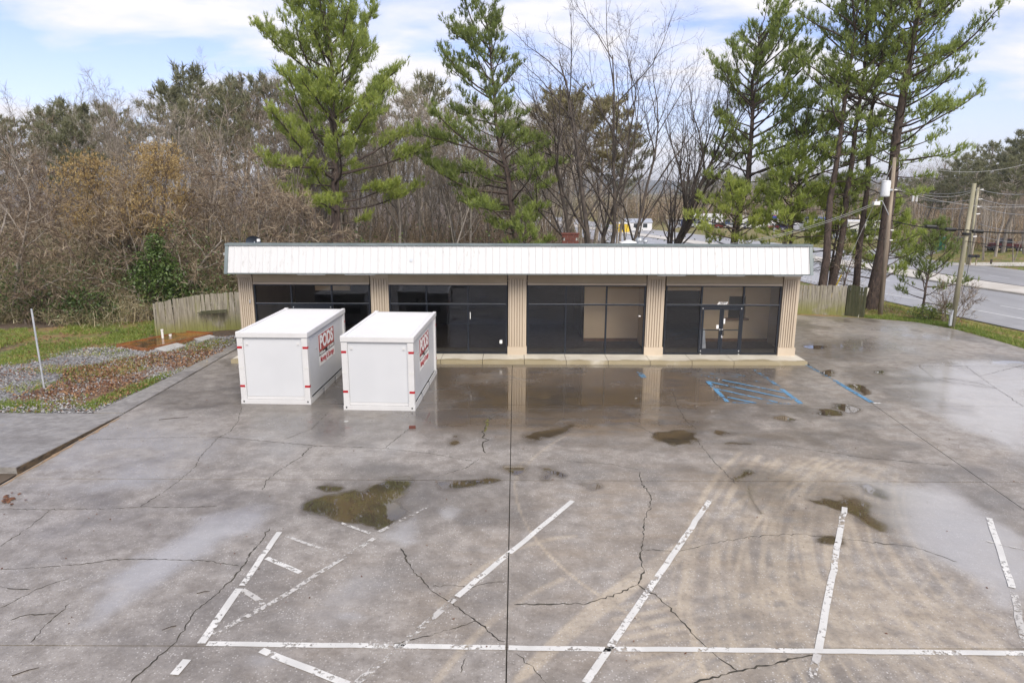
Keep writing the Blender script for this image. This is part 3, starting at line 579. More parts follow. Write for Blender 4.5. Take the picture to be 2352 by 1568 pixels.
def slab(name, mat, fl, fr, y0, y1, step, z=0.0, parent=lot, paint=True, zf=None, drop=0.045):
    ny = max(2, int((y1 - y0) / step) + 1); yy = np.linspace(y0, y1, ny); xl = np.array([fl(a) for a in yy]); xr = np.array([fr(a) for a in yy])
    nx = max(2, int((xr - xl).max() / step) + 1); u = np.linspace(0, 1, nx)
    x = xl[:, None] * (1 - u) + xr[:, None] * u; y = np.repeat(yy[:, None], nx, 1); zz_ = np.full(x.shape, z) if zf is None else zf(x, y)
    ge = Geo(); idx = np.arange(ny * nx).reshape(ny, nx)
    ge.add(np.stack([x, y, zz_], -1).reshape(-1, 3), q=np.stack([idx[:-1, :-1], idx[:-1, 1:], idx[1:, 1:], idx[1:, :-1]], -1).reshape(-1, 4))
    o_ = ge
    loop = np.concatenate([idx[0, :], idx[1:, -1], idx[-1, -2::-1], idx[-2::-1, 0]])
    P = np.stack([x, y, zz_], -1).reshape(-1, 3)[loop]; n = len(P); lo = P - np.array([0, 0, drop]); i = np.arange(n - 1)
    base = ge.n; ge.add(np.concatenate([P, lo]), q=np.stack([i + n, i + 1 + n, i + 1, i], -1))
    o = ge.build(name, mat, parent)
    if paint: 
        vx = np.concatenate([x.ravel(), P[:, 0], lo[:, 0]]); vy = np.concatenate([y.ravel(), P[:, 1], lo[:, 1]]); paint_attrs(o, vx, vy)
    return o
gap = 0.011
seamL = lambda y: -12.78 + (0.0 if y > 24 else 0.0) + gap
seamM0 = lambda y: 0.0 + 0.0045 * (y - 8.98) - 0.07 - gap
seamM1 = lambda y: seamM0(y) + 2 * gap
seamR = lambda y: np.interp(y, [5, 14.8, 18, 23.3, 28.9], [11.7, 11.96, 12.21, 12.62, 12.72])
rows = [(3.0, 9.80, .05), (9.825, 16.355, .052), (16.39, 22.69, .085), (22.73, 28.36, .09)]
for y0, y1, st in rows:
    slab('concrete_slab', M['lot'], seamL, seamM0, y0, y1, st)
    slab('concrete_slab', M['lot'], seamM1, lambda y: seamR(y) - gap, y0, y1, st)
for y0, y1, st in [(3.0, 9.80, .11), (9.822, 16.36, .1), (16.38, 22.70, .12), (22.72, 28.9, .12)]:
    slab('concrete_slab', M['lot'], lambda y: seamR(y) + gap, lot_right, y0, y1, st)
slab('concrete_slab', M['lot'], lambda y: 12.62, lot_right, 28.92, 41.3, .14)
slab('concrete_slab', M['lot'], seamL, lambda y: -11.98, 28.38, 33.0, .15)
base = Geo(); base.quad([(-12.9, 0, -0.042), (26, 0, -0.042), (24.0, 30, -0.042), (-12.9, 30, -0.042)]); struct(base.build('lot_base', M['crack']))
def wpath(px, sub=0.22, jit=0.03, seed=0):
    r = np.random.default_rng(seed); P = gpoly(px); out = [P[0]]
    for a, b in zip(P[:-1], P[1:]):
        L = np.linalg.norm(b - a); n = max(1, int(L / sub))
        nrm = np.array([-(b - a)[1], (b - a)[0]]) / (L + 1e-9)
        for k in range(1, n + 1):
            q = a + (b - a) * k / n
            if k < n: q = q + nrm * r.normal(0, jit)
            out.append(q)
    return np.array(out)
def ribbon(P, w, z, name, mat, parent, taper=False):
    P = np.asarray(P); d = np.gradient(P, axis=0); d /= np.linalg.norm(d, axis=1)[:, None] + 1e-9; nr = np.stack([-d[:, 1], d[:, 0]], -1)
    w = np.broadcast_to(np.asarray(w, float), (len(P),)).copy()
    if taper: w[0] *= .15; w[-1] *= .15
    a = P + nr * w[:, None] / 2; b = P - nr * w[:, None] / 2; n = len(P); i = np.arange(n - 1); zc = np.full((n, 1), z)
    return Geo().add(np.concatenate([np.hstack([b, zc]), np.hstack([a, zc])]), q=np.stack([i, i + 1, i + 1 + n, i + n][::1], -1)[:, ::1]).build(name, mat, parent)
CRACKS = [[(555,935),(548,965),(530,990),(500,1005),(463,1045),(445,1075),(415,1100),(390,1120),(322,1163)], [(190,1010),(345,1005),(500,1003),(600,1012),(720,1023),(880,1029),(980,1040),(1085,1058)],
 [(755,945),(715,985),(650,1010)], [(715,1025),(690,1050),(640,1080),(610,1105),(605,1125)], [(0,1168),(100,1170),(180,1169),(280,1167),(320,1163),(420,1165),(500,1162)], [(115,1172),(60,1215),(0,1255)],
 [(620,1210),(605,1235),(580,1265),(553,1305),(535,1330),(490,1370),(450,1400),(425,1440),(397,1480),(350,1520),(300,1568)], [(0,1307),(90,1303),(200,1293),(260,1284),(330,1283),(470,1287),(550,1299)],
 [(0,1395),(50,1370),(85,1352),(160,1328)], [(70,1475),(100,1440),(160,1385)], [(0,1345),(30,1352),(70,1353)], [(20,1425),(60,1412),(130,1408)],
 [(920,1258),(945,1305),(990,1355),(1040,1385),(1100,1430),(1145,1470),(1162,1474)], [(990,1347),(1020,1343),(1080,1349),(1120,1338),(1165,1335)], [(1030,1380),(1050,1368),(1080,1350)], [(1100,1425),(1040,1443),(960,1465),(900,1478)], [(1070,1510),(1060,1530),(1058,1545)],
 [(1468,1082),(1475,1110),(1495,1140),(1493,1170),(1480,1190),(1478,1240),(1470,1280),(1480,1310),(1465,1342),(1420,1362),(1350,1385),(1180,1388)], [(1465,1342),(1510,1370),(1560,1420),(1600,1465),(1650,1510),(1695,1540)], [(1590,1568),(1695,1540),(1760,1528),(1830,1510),(1880,1500)],
 [(1480,1262),(1560,1266),(1620,1250),(1720,1232),(1830,1225),(1960,1240),(2100,1255),(2200,1290)], [(1185,1500),(1215,1525),(1240,1550),(1255,1568)], [(1725,1020),(1800,1023),(1880,1035),(1980,1050),(2080,1060),(2180,1068)],
 [(2218,840),(2249,864),(2289,892),(2351,933)], [(2110,840),(2147,870),(2187,879),(2245,886),(2289,892)], [(2160,866),(2249,880),(2289,892)], [(1220,1046),(1290,1058),(1400,1065),(1470,1080)], [(1100,1053),(1070,1075),(1000,1095)], [(884,1028),(920,1000),(940,985)], [(2249,864),(2352,838)], [(2030,838),(2110,840),(2352,842)], [(1545,900),(1555,930),(1575,965),(1600,985)], [(1600,1010),(1640,1060),(1690,1110)], [(1440,968),(1480,985),(1505,998)]]
for k, c in enumerate(CRACKS):
    P = wpath(c, 0.07, 0.016, k); r = np.random.default_rng(k + 50); w = 0.021 * (0.25 + 1.3 * r.random(len(P)) * (.4 + vnoise(P[:, 0], P[:, 1], .6, 61))) * (1.25 if k in (6, 17, 18, 12, 19) else .85)
    ribbon(P, w, 0.003, 'crack', M['crack'], lot, True)
P = wpath([(1122,958),(1118,975),(1112,1000),(1108,1020),(1115,1040)], .15, .05, 3); ribbon(P, 0.05 * (0.4 + np.random.default_rng(1).random(len(P))), 0.003, 'crack', M['crack'], lot); 
P = wpath([(1122,962),(1118,975),(1114,992)], .1, .05, 9); ribbon(P, 0.07 * (0.2 + np.random.default_rng(2).random(len(P))), 0.006, 'moss_line', M['crack_moss'], lot)
LINES = [([(1315,1150),(1050,1370)], .125, 'paint_white'), ([(1044,1375),(820,1568)], .125, 'paint_faded'), ([(1630,1150),(1345,1568)], .125, 'paint_white'), ([(1940,1165),(1880,1493)], .12, 'paint_white'), ([(1878,1502),(1862,1568)], .12, 'paint_faded'),
 ([(2272,1190),(2325,1350)], .12, 'paint_white'), ([(2328,1358),(2356,1490)], .12, 'paint_faded'), ([(476,1478),(1160,1487)], .12, 'paint_white'), ([(1168,1487.5),(2400,1501)], .12, 'paint_white'),
 ([(642,1222),(556,1345)], .12, 'paint_white'), ([(550,1352),(462,1478)], .14, 'paint_white'), ([(430,1515),(400,1550)], .14, 'paint_white'), ([(612,1281),(690,1315)], .11, 'paint_white'), ([(556,1354),(607,1387)], .11, 'paint_faded'), ([(490,1458),(640,1375),(860,1236)], .11, 'paint_faded'), ([(600,1493),(800,1572)], .13, 'paint_white'),
 ([(870,1222),(980,1165)], .10, 'paint_faded'), ([(2006,926),(2024,926)], .12, 'paint_white'), ([(660,1232),(780,1275)], .08, 'paint_faded'), ([(780,1200),(850,1225)], .08, 'paint_faded'), ([(2255,1240),(2352,1262)], .06, 'paint_faded'), ([(1118,865),(1118,880)], .04, 'paint_faded')]
BLUES = [([(1843,833),(1915,873)], .14, 'paint_blue_worn'), ([(1915,873),(2003,925)], .17, 'paint_blue'), ([(1735,833.5),(1838,832.5)], .12, 'paint_blue_worn'), ([(1467,854),(1480,868)], .26, 'paint_blue_worn'), ([(1609,861),(1648,869)], .12, 'paint_blue_worn'), ([(1631,858),(1695,866)], .09, 'paint_blue_worn'),
 ([(1659,873),(1798,901)], .11, 'paint_blue'), ([(1625,876),(1820,918)], .12, 'paint_blue'), ([(1646.5,893),(1786,924)], .12, 'paint_blue'), ([(1671,912),(1738,926)], .12, 'paint_blue'), ([(1708,870),(1747,878)], .10, 'paint_blue_worn'), ([(1690,860),(1712,864)], .09, 'paint_blue_worn'), ([(1625,876),(1671,923)], .16, 'paint_blue'), ([(1733,850),(1790,888)], .15, 'paint_blue_worn'), ([(1795,893),(1840,927)], .17, 'paint_blue'), ([(1680,924.5),(1836,927.5)], .10, 'paint_blue_worn')]
for k, (p, w, m) in enumerate(LINES + BLUES):
    P = wpath(p, 0.3, 0.006, k)
    ribbon(P, w, 0.008 + 0.0012 * (k % 6), 'painted_line', M[m], lot)

# ------------------------------------------------------------------ left walkway and raised slab
walk = empty_struct('walkway')
yy = 21.62
k = 0
while yy < 32.0:
    y1 = yy + 1.48
    xo = lambda y: np.interp(y, [21.5, 25.9, 32.1], [-13.80, -13.46, -13.28]); 
    ge = Geo(); za = 0.03
    ge.hexa([(xo(yy), yy, -.05), (-12.81, yy, -.05), (-12.81, y1, -.05), (xo(y1), y1, -.05)], [(xo(yy), yy, za), (-12.81, yy, za), (-12.81, y1, za), (xo(y1), y1, za)])
    ge.build('concrete_slab', M['walk'], walk); yy = y1 + 0.022; k += 1
zt = lambda y: 0.02 + 0.17 * (21.55 - y) / 4.9
rs = empty_struct('raised_slab')
for xa, xb, ya, yb in ((-21.5, -12.86, 19.06, 21.56), (-21.5, -12.70, 16.65, 19.04)):
    xr0 = np.interp(ya, [16.65, 21.56], [-12.83, -12.80]); xr1 = np.interp(yb, [16.65, 21.56], [-12.83, -12.80])
    for q0, q1 in ((xa, -17.2), (-17.18, None)):
        r0 = xr0 if q1 is None else q1; r1 = xr1 if q1 is None else q1
        ge = Geo(); ge.hexa([(q0, ya, -.1), (r0, ya, -.1), (r1, yb, -.1), (q0, yb, -.1)], [(q0, ya, zt(ya)), (r0, ya, zt(ya)), (r1, yb, zt(yb)), (q0, yb, zt(yb))])
        ge.build('concrete_slab', M['walk'], rs)
es = simple('edge_stain', (0.035, 0.026, 0.018), (0.12, 0.082, 0.045), 3.5, .9, .3, stretch=(1, 1, 3))
Geo().hexa([(-12.826, 16.66, -.04), (-12.797, 16.66, -.04), (-12.792, 21.3, -.04), (-12.797, 21.3, -.04)], [(-12.826, 16.66, zt(16.66) - .02), (-12.797, 16.66, zt(16.66) - .02), (-12.792, 21.3, zt(21.3) - .012), (-12.797, 21.3, zt(21.3) - .012)]).build('stained_edge', es, rs)
ge = Geo(); ge.quad([(-16, 5, -.02), (-12.80, 5, -.02), (-12.80, 16.63, .02), (-16, 16.63, .02)]); struct(ge.build('soil_strip', M['soil']))
# clay silt washed along the foot of the raised slab
P = np.array([(-12.70, y) for y in np.arange(15.0, 21.3, .2)]); ribbon(P + np.random.default_rng(4).normal(0, .02, P.shape), 0.15 * (0.1 + np.random.default_rng(3).random(len(P))), 0.0045, 'silt_line', simple('silt', (0.33, 0.225, 0.135), (0.21, 0.16, 0.11), 6, 0.9), rs)

# ------------------------------------------------------------------ the shop building
bld = thing('shop_building', 'low beige shop building with white ribbed metal fascia and dark storefront windows', 'building', (0, 0, 0))
YF = 29.65
XL, XR, YB = -11.9, 12.5, 45.0
def part(geo, name, mat, parent=bld, **k): return geo.build(name, M[mat] if isinstance(mat, str) else mat, parent, **k)
# side and back walls
part(Geo().box((XL + .02, YF + .12, -.05), (XL + .2, YB, 3.55)), 'side_wall', 'beige'); part(Geo().box((XR - .2, YF + .12, -.05), (XR - .02, YB, 3.55)), 'side_wall', 'beige')
part(Geo().box((XL + .2, YB - .2, -.05), (XR - .2, YB, 3.5)), 'back_wall', 'beige')
# roof slopes to the back
rz = lambda y: 4.62 - (y - 29.2) * 0.078
gr_ = Geo(); gr_.hexa([(XL - .35, 29.2, rz(29.2) - .12), (XR + .35, 29.2, rz(29.2) - .12), (XR + .35, 45.3, rz(45.3) - .12), (XL - .35, 45.3, rz(45.3) - .12)], [(XL - .35, 29.2, rz(29.2)), (XR + .35, 29.2, rz(29.2)), (XR + .35, 45.3, rz(45.3)), (XL - .35, 45.3, rz(45.3))])
roof = part(gr_, 'roof', 'roof')
for k in range(13):
    x = XL + k * 2.03; g_ = Geo(); y0, y1 = 29.3, 45.25
    g_.hexa([(x, y0, rz(y0) + .002), (x + .05, y0, rz(y0) + .002), (x + .05, y1, rz(y1) + .002), (x, y1, rz(y1) + .002)], [(x, y0, rz(y0) + .05), (x + .05, y0, rz(y0) + .05), (x + .05, y1, rz(y1) + .05), (x, y1, rz(y1) + .05)])
    g_.build('roof_seam', M['roof'], roof)
part(Geo().add([(XL - .3, 29.2, rz(29.2) - .14), (XL - .3, 45.2, rz(45.2) - .14), (XL - .3, 45.2, 2.85), (XL - .3, 29.2, 3.83), (XL, 29.2, rz(29.2) - .14), (XL, 45.2, rz(45.2) - .14), (XL, 45.2, 2.85), (XL, 29.2, 3.83)], q=[(0,1,2,3),(7,6,5,4),(0,3,7,4),(1,5,6,2),(3,2,6,7)]), 'gable_trim', 'trim')
part(Geo().add([(XR + .3, 29.2, rz(29.2) - .14), (XR + .3, 45.2, rz(45.2) - .14), (XR + .3, 45.2, 2.85), (XR + .3, 29.2, 3.83), (XR, 29.2, rz(29.2) - .14), (XR, 45.2, rz(45.2) - .14), (XR, 45.2, 2.85), (XR, 29.2, 3.83)], q=[(3,2,1,0),(4,5,6,7),(4,7,3,0),(2,6,5,1),(7,6,2,3)]), 'gable_trim', 'trim')
# fascia: 26 ribbed panels leaning back
F0, F1 = np.array([-11.88, 28.60, 3.83]), np.array([12.42, 28.60, 3.85]); FT = 4.955
NP = 27; pw = (F1[0] - F0[0]) / NP
def fpt(x, s, out=0.0):      # s 0 bottom, 1 top
    f = (x - F0[0]) / (F1[0] - F0[0]); zb = 3.83 + .02 * f; z1 = 4.95 + .035 * f
    return (x, 28.60 + 0.35 * s - out, zb + (z1 - zb) * s + out * 0.3)
rr = random.Random(3)
for k in range(NP):
    ge = Geo(); x0 = F0[0] + k * pw; jj = rr.uniform(-.004, .004)
    prof = []
    for r_ in range(3):
        xb = x0 + r_ * pw / 3; w = pw / 3
        prof += [(xb + .001, 0.0), (xb + w * .80, 0.0), (xb + w * .86, 0.017), (xb + w * .94, 0.017)]
    prof += [(x0 + pw - .0005, 0.0)]
    n = len(prof); v = [fpt(x, 0, o + jj + .012) for x, o in prof] + [fpt(x, 1, o + jj + .012) for x, o in prof]
    v += [(a[0], a[1] + .03 + 0.04, a[2]) for a in v]
    i = np.arange(n - 1)
    ge.add(v, q=np.concatenate([np.stack([i, i + 1, i + 1 + n, i + n], -1), np.stack([i + 2*n, i, i, i + 2*n], -1)[:0], np.stack([i + 1, i, i + 2*n, i + 1 + 2*n], -1), np.stack([i + n, i + n + 1, i + 3*n + 1, i + 3*n], -1)]))
    ge.build('fascia_panel', M['white_panel'], bld)
ge = Geo()
for s_, xx in ((-1, F0[0]), (1, F1[0])):
    a, b = (xx - .14, xx - .004) if s_ < 0 else (xx + .004, xx + .14)
    g2 = Geo(); p0, p1 = fpt(xx, -.03), fpt(xx, 1.0)
    g2.hexa([(a, p0[1] - .05, p0[2]), (b, p0[1] - .05, p0[2]), (b, p0[1] + .62, p0[2]), (a, p0[1] + .62, p0[2])], [(a, p1[1] - .05, p1[2]), (b, p1[1] - .05, p1[2]), (b, p1[1] + .27, p1[2]), (a, p1[1] + .27, p1[2])]); part(g2, 'fascia_end_trim', 'trim')
part(Geo().hexa([(F0[0] - .15, 28.87, 4.952), (F1[0] + .15, 28.87, 4.988), (F1[0] + .15, 29.25, 4.988), (F0[0] - .15, 29.25, 4.952)], [(F0[0] - .15, 28.87, 5.03), (F1[0] + .15, 28.87, 5.065), (F1[0] + .15, 29.25, 5.065), (F0[0] - .15, 29.25, 5.03)]), 'fascia_cap', 'trim')
part(Geo().hexa([(F0[0], 28.575, 3.79), (F1[0], 28.575, 3.81), (F1[0], 28.70, 3.81), (F0[0], 28.70, 3.79)], [(F0[0], 28.575, 3.826), (F1[0], 28.575, 3.846), (F1[0], 28.70, 3.846), (F0[0], 28.70, 3.826)]), 'drip_edge', 'trim')
part(Geo().box((F0[0], 28.71, 3.80), (F1[0], YF + .3, 3.84)), 'soffit', 'soffit')
part(Geo().box((F0[0] + .02, 29.25, 3.9), (F1[0] - .02, 29.3, 4.94)), 'parapet_back', 'trim')
for xa, xb in ((-9.05, -7.85), (-7.05, -5.75), (6.1, 7.3), (8.58, 9.78), (11.0, 12.2)):
    f_ = part(Geo().box((xa, 28.74, 3.755), (xb, 28.92, 3.798)), 'soffit_light', 'white_plastic'); Geo().box((xa + .03, 28.76, 3.735), (xb - .03, 28.90, 3.753)).build('diffuser', M['tube_light'], f_)
part(Geo().box((-.0, 0, 0), (.01, .01, .01)), 'x', 'trim') if False else None
# old sign bolt patch on the fascia
pc = Geo(); th = np.linspace(0, 2 * np.pi, 11)[:-1]; xx = D(944, 596, 28.7)[0]
part(Geo().prism([fpt(xx + .07 * math.cos(a), .48 + .07 * math.sin(a), .025) for a in th], (0, -.012, 0)), 'bolt_patch', 'galv')
# header band, columns
WINS = [(-11.24, -6.20), (-5.37, -0.22), (0.67, 5.82), (6.69, 11.72)]
COLS = [(-11.92, -11.25), (-6.18, -5.35), (-0.20, 0.65), (5.83, 6.66), (11.74, 12.50)]
for a, b in WINS:
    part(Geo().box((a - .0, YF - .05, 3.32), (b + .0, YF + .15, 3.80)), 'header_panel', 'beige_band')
    part(Geo().box((a, YF - .10, 3.235), (b, YF + .15, 3.318)), 'header_trim', 'beige')
for a, b in COLS:
    col = part(Geo().box((a, YF - .13, .15), (b, YF + .2, .50)), 'column_base', 'beige')
    part(Geo().box((a + .02, YF - .10, 3.55), (b - .02, YF + .2, 3.80)), 'column_cap', 'beige')
    n = 6; fw_ = (b - a - .16) / n
    shaft = part(Geo().box((a + .03, YF - .055, .502), (b - .03, YF + .2, 3.548)), 'column_shaft', 'beige')
    for k in range(n):
        x0 = a + .08 + k * fw_
        Geo().hexa([(x0 + fw_*.10, YF - .11, .504), (x0 + fw_*.70, YF - .11, .504), (x0 + fw_*.82, YF - .057, .504), (x0, YF - .057, .504)], [(x0 + fw_*.10, YF - .11, 3.49), (x0 + fw_*.70, YF - .11, 3.49), (x0 + fw_*.82, YF - .057, 3.49), (x0, YF - .057, 3.49)]).build('flute', M['beige'], shaft)
# storefront frames and panes
ZB, ZT, ZM = .17, 3.232, 2.37
MUL = [[-9.62, -7.86], [-3.74, -1.93], [2.35, 4.12], [8.27, 10.10]]
prn = random.Random(17)
for wi, (a, b) in enumerate(WINS):
    xs = [a] + MUL[wi] + [b]
    fr = Geo()
    fr.box((a, YF - .03, ZT - .06), (b, YF + .08, ZT)); 
    if wi in (1, 2): fr.box((a, YF - .03, ZB), (b, YF + .08, ZB + .055))
    else:
        fr.box((a, YF - .03, ZB), (MUL[wi][0], YF + .08, ZB + .055)); fr.box((MUL[wi][1], YF - .03, ZB), (b, YF + .08, ZB + .055))
    fr.box((a, YF - .028, ZB + .056), (a + .06, YF + .078, ZT - .061)); fr.box((b - .06, YF - .028, ZB + .056), (b, YF + .078, ZT - .061))
    for x in MUL[wi]: fr.box((x - .035, YF - .026, ZB + .057), (x + .035, YF + .076, ZT - .062))
    for x0, x1 in zip(xs[:-1], xs[1:]): fr.box((x0 + .037, YF - .02, ZM - .032), (x1 - .037, YF + .07, ZM + .032))
    win = part(fr, 'storefront_window', 'dark_frame')
    part(Geo().box((a + .06, YF - .034, ZM + .033), (b - .06, YF - .021, ZM + .040)), 'transom_edge', 'galv')
    for i_, (x0, x1) in enumerate(zip(xs[:-1], xs[1:])):
        j1, j2 = prn.uniform(-.014, .014), prn.uniform(-.010, .010)
        Geo().quad([(x0, YF + .03 + j1, ZM), (x1, YF + .03 - j1, ZM), (x1, YF + .03 - j1 + j2, ZT - .02), (x0, YF + .03 + j1 + j2, ZT - .02)]).build('pane', M['glass'], win); j1, j2 = prn.uniform(-.014, .014), prn.uniform(-.014, .014)
        if not (wi in (0, 3) and i_ == 1):
            Geo().quad([(x0, YF + .03 + j1, ZB + .02), (x1, YF + .03 - j1, ZB + .02), (x1, YF + .03 - j1 + j2, ZM), (x0, YF + .03 + j1 + j2, ZM)]).build('pane', M['glass'], win)
# glazed double doors in the first and fourth bay
for wi in (0, 3):
    x0, x1 = MUL[wi]; xm = (x0 + x1) / 2
    part(Geo().box((x0 + .037, YF - .03, ZM - .10), (x1 - .037, YF + .07, ZM - .034)), 'door_head', 'dark_frame')
    for a, b, s_ in ((x0 + .05, xm - .006, 1), (xm + .006, x1 - .05, -1)):
        d_ = Geo(); zt_ = ZM - .11
        d_.box((a, YF - .045, .17), (b, YF + .0, .42)); d_.box((a, YF - .045, zt_ - .09), (b, YF, zt_)); d_.box((a, YF - .045, .421), (a + .085, YF, zt_ - .091)); d_.box((b - .085, YF - .045, .421), (b, YF, zt_ - .091))
        dr = part(d_, 'glass_door', 'dark_frame')
        Geo().quad([(a + .08, YF - .02, .40), (b - .08, YF - .02, .40), (b - .08, YF - .02, zt_ - .08), (a + .08, YF - .02, zt_ - .08)]).build('pane', M['glass'], dr)
        Geo().box((a + .087, YF + .004, 1.24), (b - .087, YF + .03, 1.285)).build('push_bar', M['dark_frame'], dr)
        xh = b - .05 if s_ > 0 else a + .05
        hx = xh + (-.05 if s_ > 0 else .05)
        Geo().tube([(xh, YF - .045, 1.02), (hx, YF - .11, 1.05), (hx, YF - .12, 1.13), (hx, YF - .11, 1.24), (xh, YF - .045, 1.27)], .016, 6).build('handle', M['black'], dr)
        for hz_, col in ((.33, 'steel'), (zt_ - .03, 'steel'), (.19, 'steel')):
            hxx = a + .02 if s_ > 0 else b - .02
            Geo().box((hxx - .022, YF - .06, hz_ - .03), (hxx + .022, YF - .046, hz_ + .03)).build('hinge', M['steel'], dr)
        if wi == 3:
            Geo().cyl((xh, YF - .062, 1.30), .035, .016, 10, 'y').build('lock', M['steel'], dr)
            if s_ > 0: Geo().box((b - .20, YF - .026, 1.33), (b - .09, YF - .021, 1.50)).build('notice', M['letter_white'], dr)
            else:
                Geo().box((a + .09, YF - .026, 1.55), (a + .16, YF - .021, 1.78)).build('notice', M['letter_white'], dr); Geo().box((a + .015, YF - .062, .93), (a + .085, YF - .046, 1.05)).build('lock_plate', M['steel'], dr)
for x, z, w, h in ((-4.95, .55, .10, .14), (-.55, .62, .12, .16), (-1.85, 1.72, .03, .30), (5.55, 1.85, .09, .05), (-9.55, 2.2, .04, .12)):
    part(Geo().box((x, YF + .008, z), (x + w, YF + .012, z + h)), 'sticker', 'letter_white')
for x in (-9.5, -6.2, -2.6, .8, 4.6):
    for y in (31.2, 34.4): part(Geo().box((x, y, 3.30), (x + 1.2, y + .3, 3.358)), 'ceiling_light', 'white_plastic')
# address plate over the door, four slanted digits
def text_mesh(body, size, mat, extrude=0.002, bold=0.0, shear=0.0, sx=1.0, align='CENTER'):
    c = bpy.data.curves.new('lettering', 'FONT'); c.body = body; c.size = size; c.extrude = extrude; c.offset = bold; c.shear = shear; c.align_x = align; c.align_y = 'CENTER'; c.resolution_u = 3
    tmp = bpy.data.objects.new('tmp', c); sc.collection.objects.link(tmp); bpy.context.view_layer.update()
    me = bpy.data.meshes.new_from_object(tmp.evaluated_get(bpy.context.evaluated_depsgraph_get())); bpy.data.objects.remove(tmp); bpy.data.curves.remove(c)
    if sx != 1.0: me.transform(Matrix.Diagonal((sx, 1, 1, 1)))
    me.materials.clear(); me.materials.append(mat); return me
xa = D(1660, 684, YF)[0]
plate = part(Geo().hexa([(xa - .24, YF - .05, 2.405), (xa + .17, YF - .05, 2.405), (xa + .17, YF - .035, 2.405), (xa - .24, YF - .035, 2.405)], [(xa - .17, YF - .05, 2.52), (xa + .24, YF - .05, 2.52), (xa + .24, YF - .035, 2.52), (xa - .17, YF - .035, 2.52)]), 'address_plate', 'letter_white')
o = bpy.data.objects.new('digits', text_mesh('15571', .125, M['black'], .001, .004, .45, 1.0)); link(o, plate); o.location = (xa, YF - .052, 2.462); o.rotation_euler = (R(90), 0, 0)
# electric meter box and conduit on the left end column
part(Geo().box((-11.42, YF - .16, 2.42), (-11.36, YF - .12, 2.56)), 'outdoor_lamp', 'steel'); part(Geo().box((-11.44, YF - .20, .72), (-11.33, YF - .12, .95)), 'meter_box', 'galv')
part(Geo().tube([(-11.39, YF - .135, .96), (-11.39, YF - .135, 2.41)], .012, 6), 'conduit', 'beige')
# interior
inn = lambda g_, n_, m_: part(g_, n_, m_)
inn(Geo().box((XL + .2, YF + .2, .1), (XR - .2, YB - .2, .15)), 'floor', 'carpet')
inn(Geo().box((XL + .2, YF + .2, 3.36), (XR - .2, YB - .2, 3.40)), 'ceiling', 'ceiling_tile')
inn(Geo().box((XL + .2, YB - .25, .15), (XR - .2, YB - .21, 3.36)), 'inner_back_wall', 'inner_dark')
xw = 3.45
inn(Geo().box((xw, 32.4, .15), (7.0, 32.5, 3.36)), 'partition_wall', 'inner_wall')
inn(Geo().box((6.05, YF + .25, .15), (6.2, 32.39, 3.36)), 'partition_wall', 'inner_wall')
inn(Geo().box((7.0, 32.41, 2.62), (9.05, 32.49, 3.36)), 'partition_wall', 'inner_wall')
inn(Geo().box((9.05, 32.4, .15), (10.35, 32.5, 3.36)), 'partition_wall', 'inner_wall')
inn(Geo().box((10.35, 32.4, .15), (11.15, 32.5, 1.30)), 'partition_wall', 'inner_wall'); inn(Geo().box((10.35, 32.4, 2.35), (11.15, 32.5, 3.36)), 'partition_wall', 'inner_wall')
inn(Geo().box((11.15, 32.4, .15), (XR - .2, 32.5, 3.36)), 'partition_wall', 'inner_wall')
inn(Geo().box((10.2, 32.24, 1.22), (11.3, 32.39, 1.32)), 'service_sill', 'wood_trim')
for a, b in ((xw, 6.05), (9.05, XR - .2)): inn(Geo().box((a, 32.37, .151), (b, 32.398, .30)), 'baseboard', 'wood_trim')
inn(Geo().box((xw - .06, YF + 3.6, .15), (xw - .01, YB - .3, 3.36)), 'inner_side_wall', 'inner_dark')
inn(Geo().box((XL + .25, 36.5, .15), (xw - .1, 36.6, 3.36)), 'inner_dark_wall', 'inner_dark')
inn(Geo().box((-9.6, 33.2, 2.45), (-7.9, 33.3, 3.34)), 'inner_sign_panel', 'inner_wall')
inn(Geo().box((9.05, YF + 2.0, 3.16), (9.5, YF + 2.15, 3.33)), 'exit_sign', 'ceiling_tile')
lb = tag(Geo().add([(8.62, 30.9, .15), (8.95, 30.9, .15), (8.95, 31.25, 1.0), (8.72, 31.25, 1.0), (8.62, 30.94, .15), (8.95, 30.94, .15), (8.95, 31.29, 1.0), (8.72, 31.29, 1.0)], q=[(0,1,2,3),(7,6,5,4),(0,4,5,1),(1,5,6,2),(2,6,7,3),(3,7,4,0)]).build('leaning_board', M['galv']), 'pale board leaning inside behind the glass entrance doors', 'board')
# roof things: dish and turbine vents
dish = thing('satellite_dish', 'dark satellite dish on the left end of the shop roof', 'satellite dish', D(582, 557, 33.5))
th = np.linspace(0, 2 * np.pi, 21)[:-1]; g_ = Geo(); rings = []
for f in (0.05, .35, .7, 1.0):
    rings.append(np.stack([.42 * f * np.cos(th), -.02 - .16 * (1 - f * f) * -1, .30 + .26 * f * np.sin(th)], -1) if False else np.stack([.38 * f * np.cos(th), np.full(20, .14 * (1 - f * f)), .02 + .30 * f * np.sin(th)], -1))
v = np.concatenate(rings); q = [(r_ * 20 + j, r_ * 20 + (j + 1) % 20, (r_ + 1) * 20 + (j + 1) % 20, (r_ + 1) * 20 + j) for r_ in range(3) for j in range(20)]
g_.add(v, q=q); v2 = v + np.array([0, .025, 0]); g_.add(v2, q=[a[::-1] for a in q]); g_.build('reflector', simple('dish', (0.03, 0.04, 0.055), (0.04, 0.05, 0.07), 2, .4), dish)
Geo().tube([(.2, 0, .0), (.30, -.30, .06), (.42, -.42, .14)], .018, 6).build('feed_arm', M['galv'], dish); Geo().box((.36, -.5, .08), (.48, -.38, .2)).build('receiver', M['white_plastic'], dish)
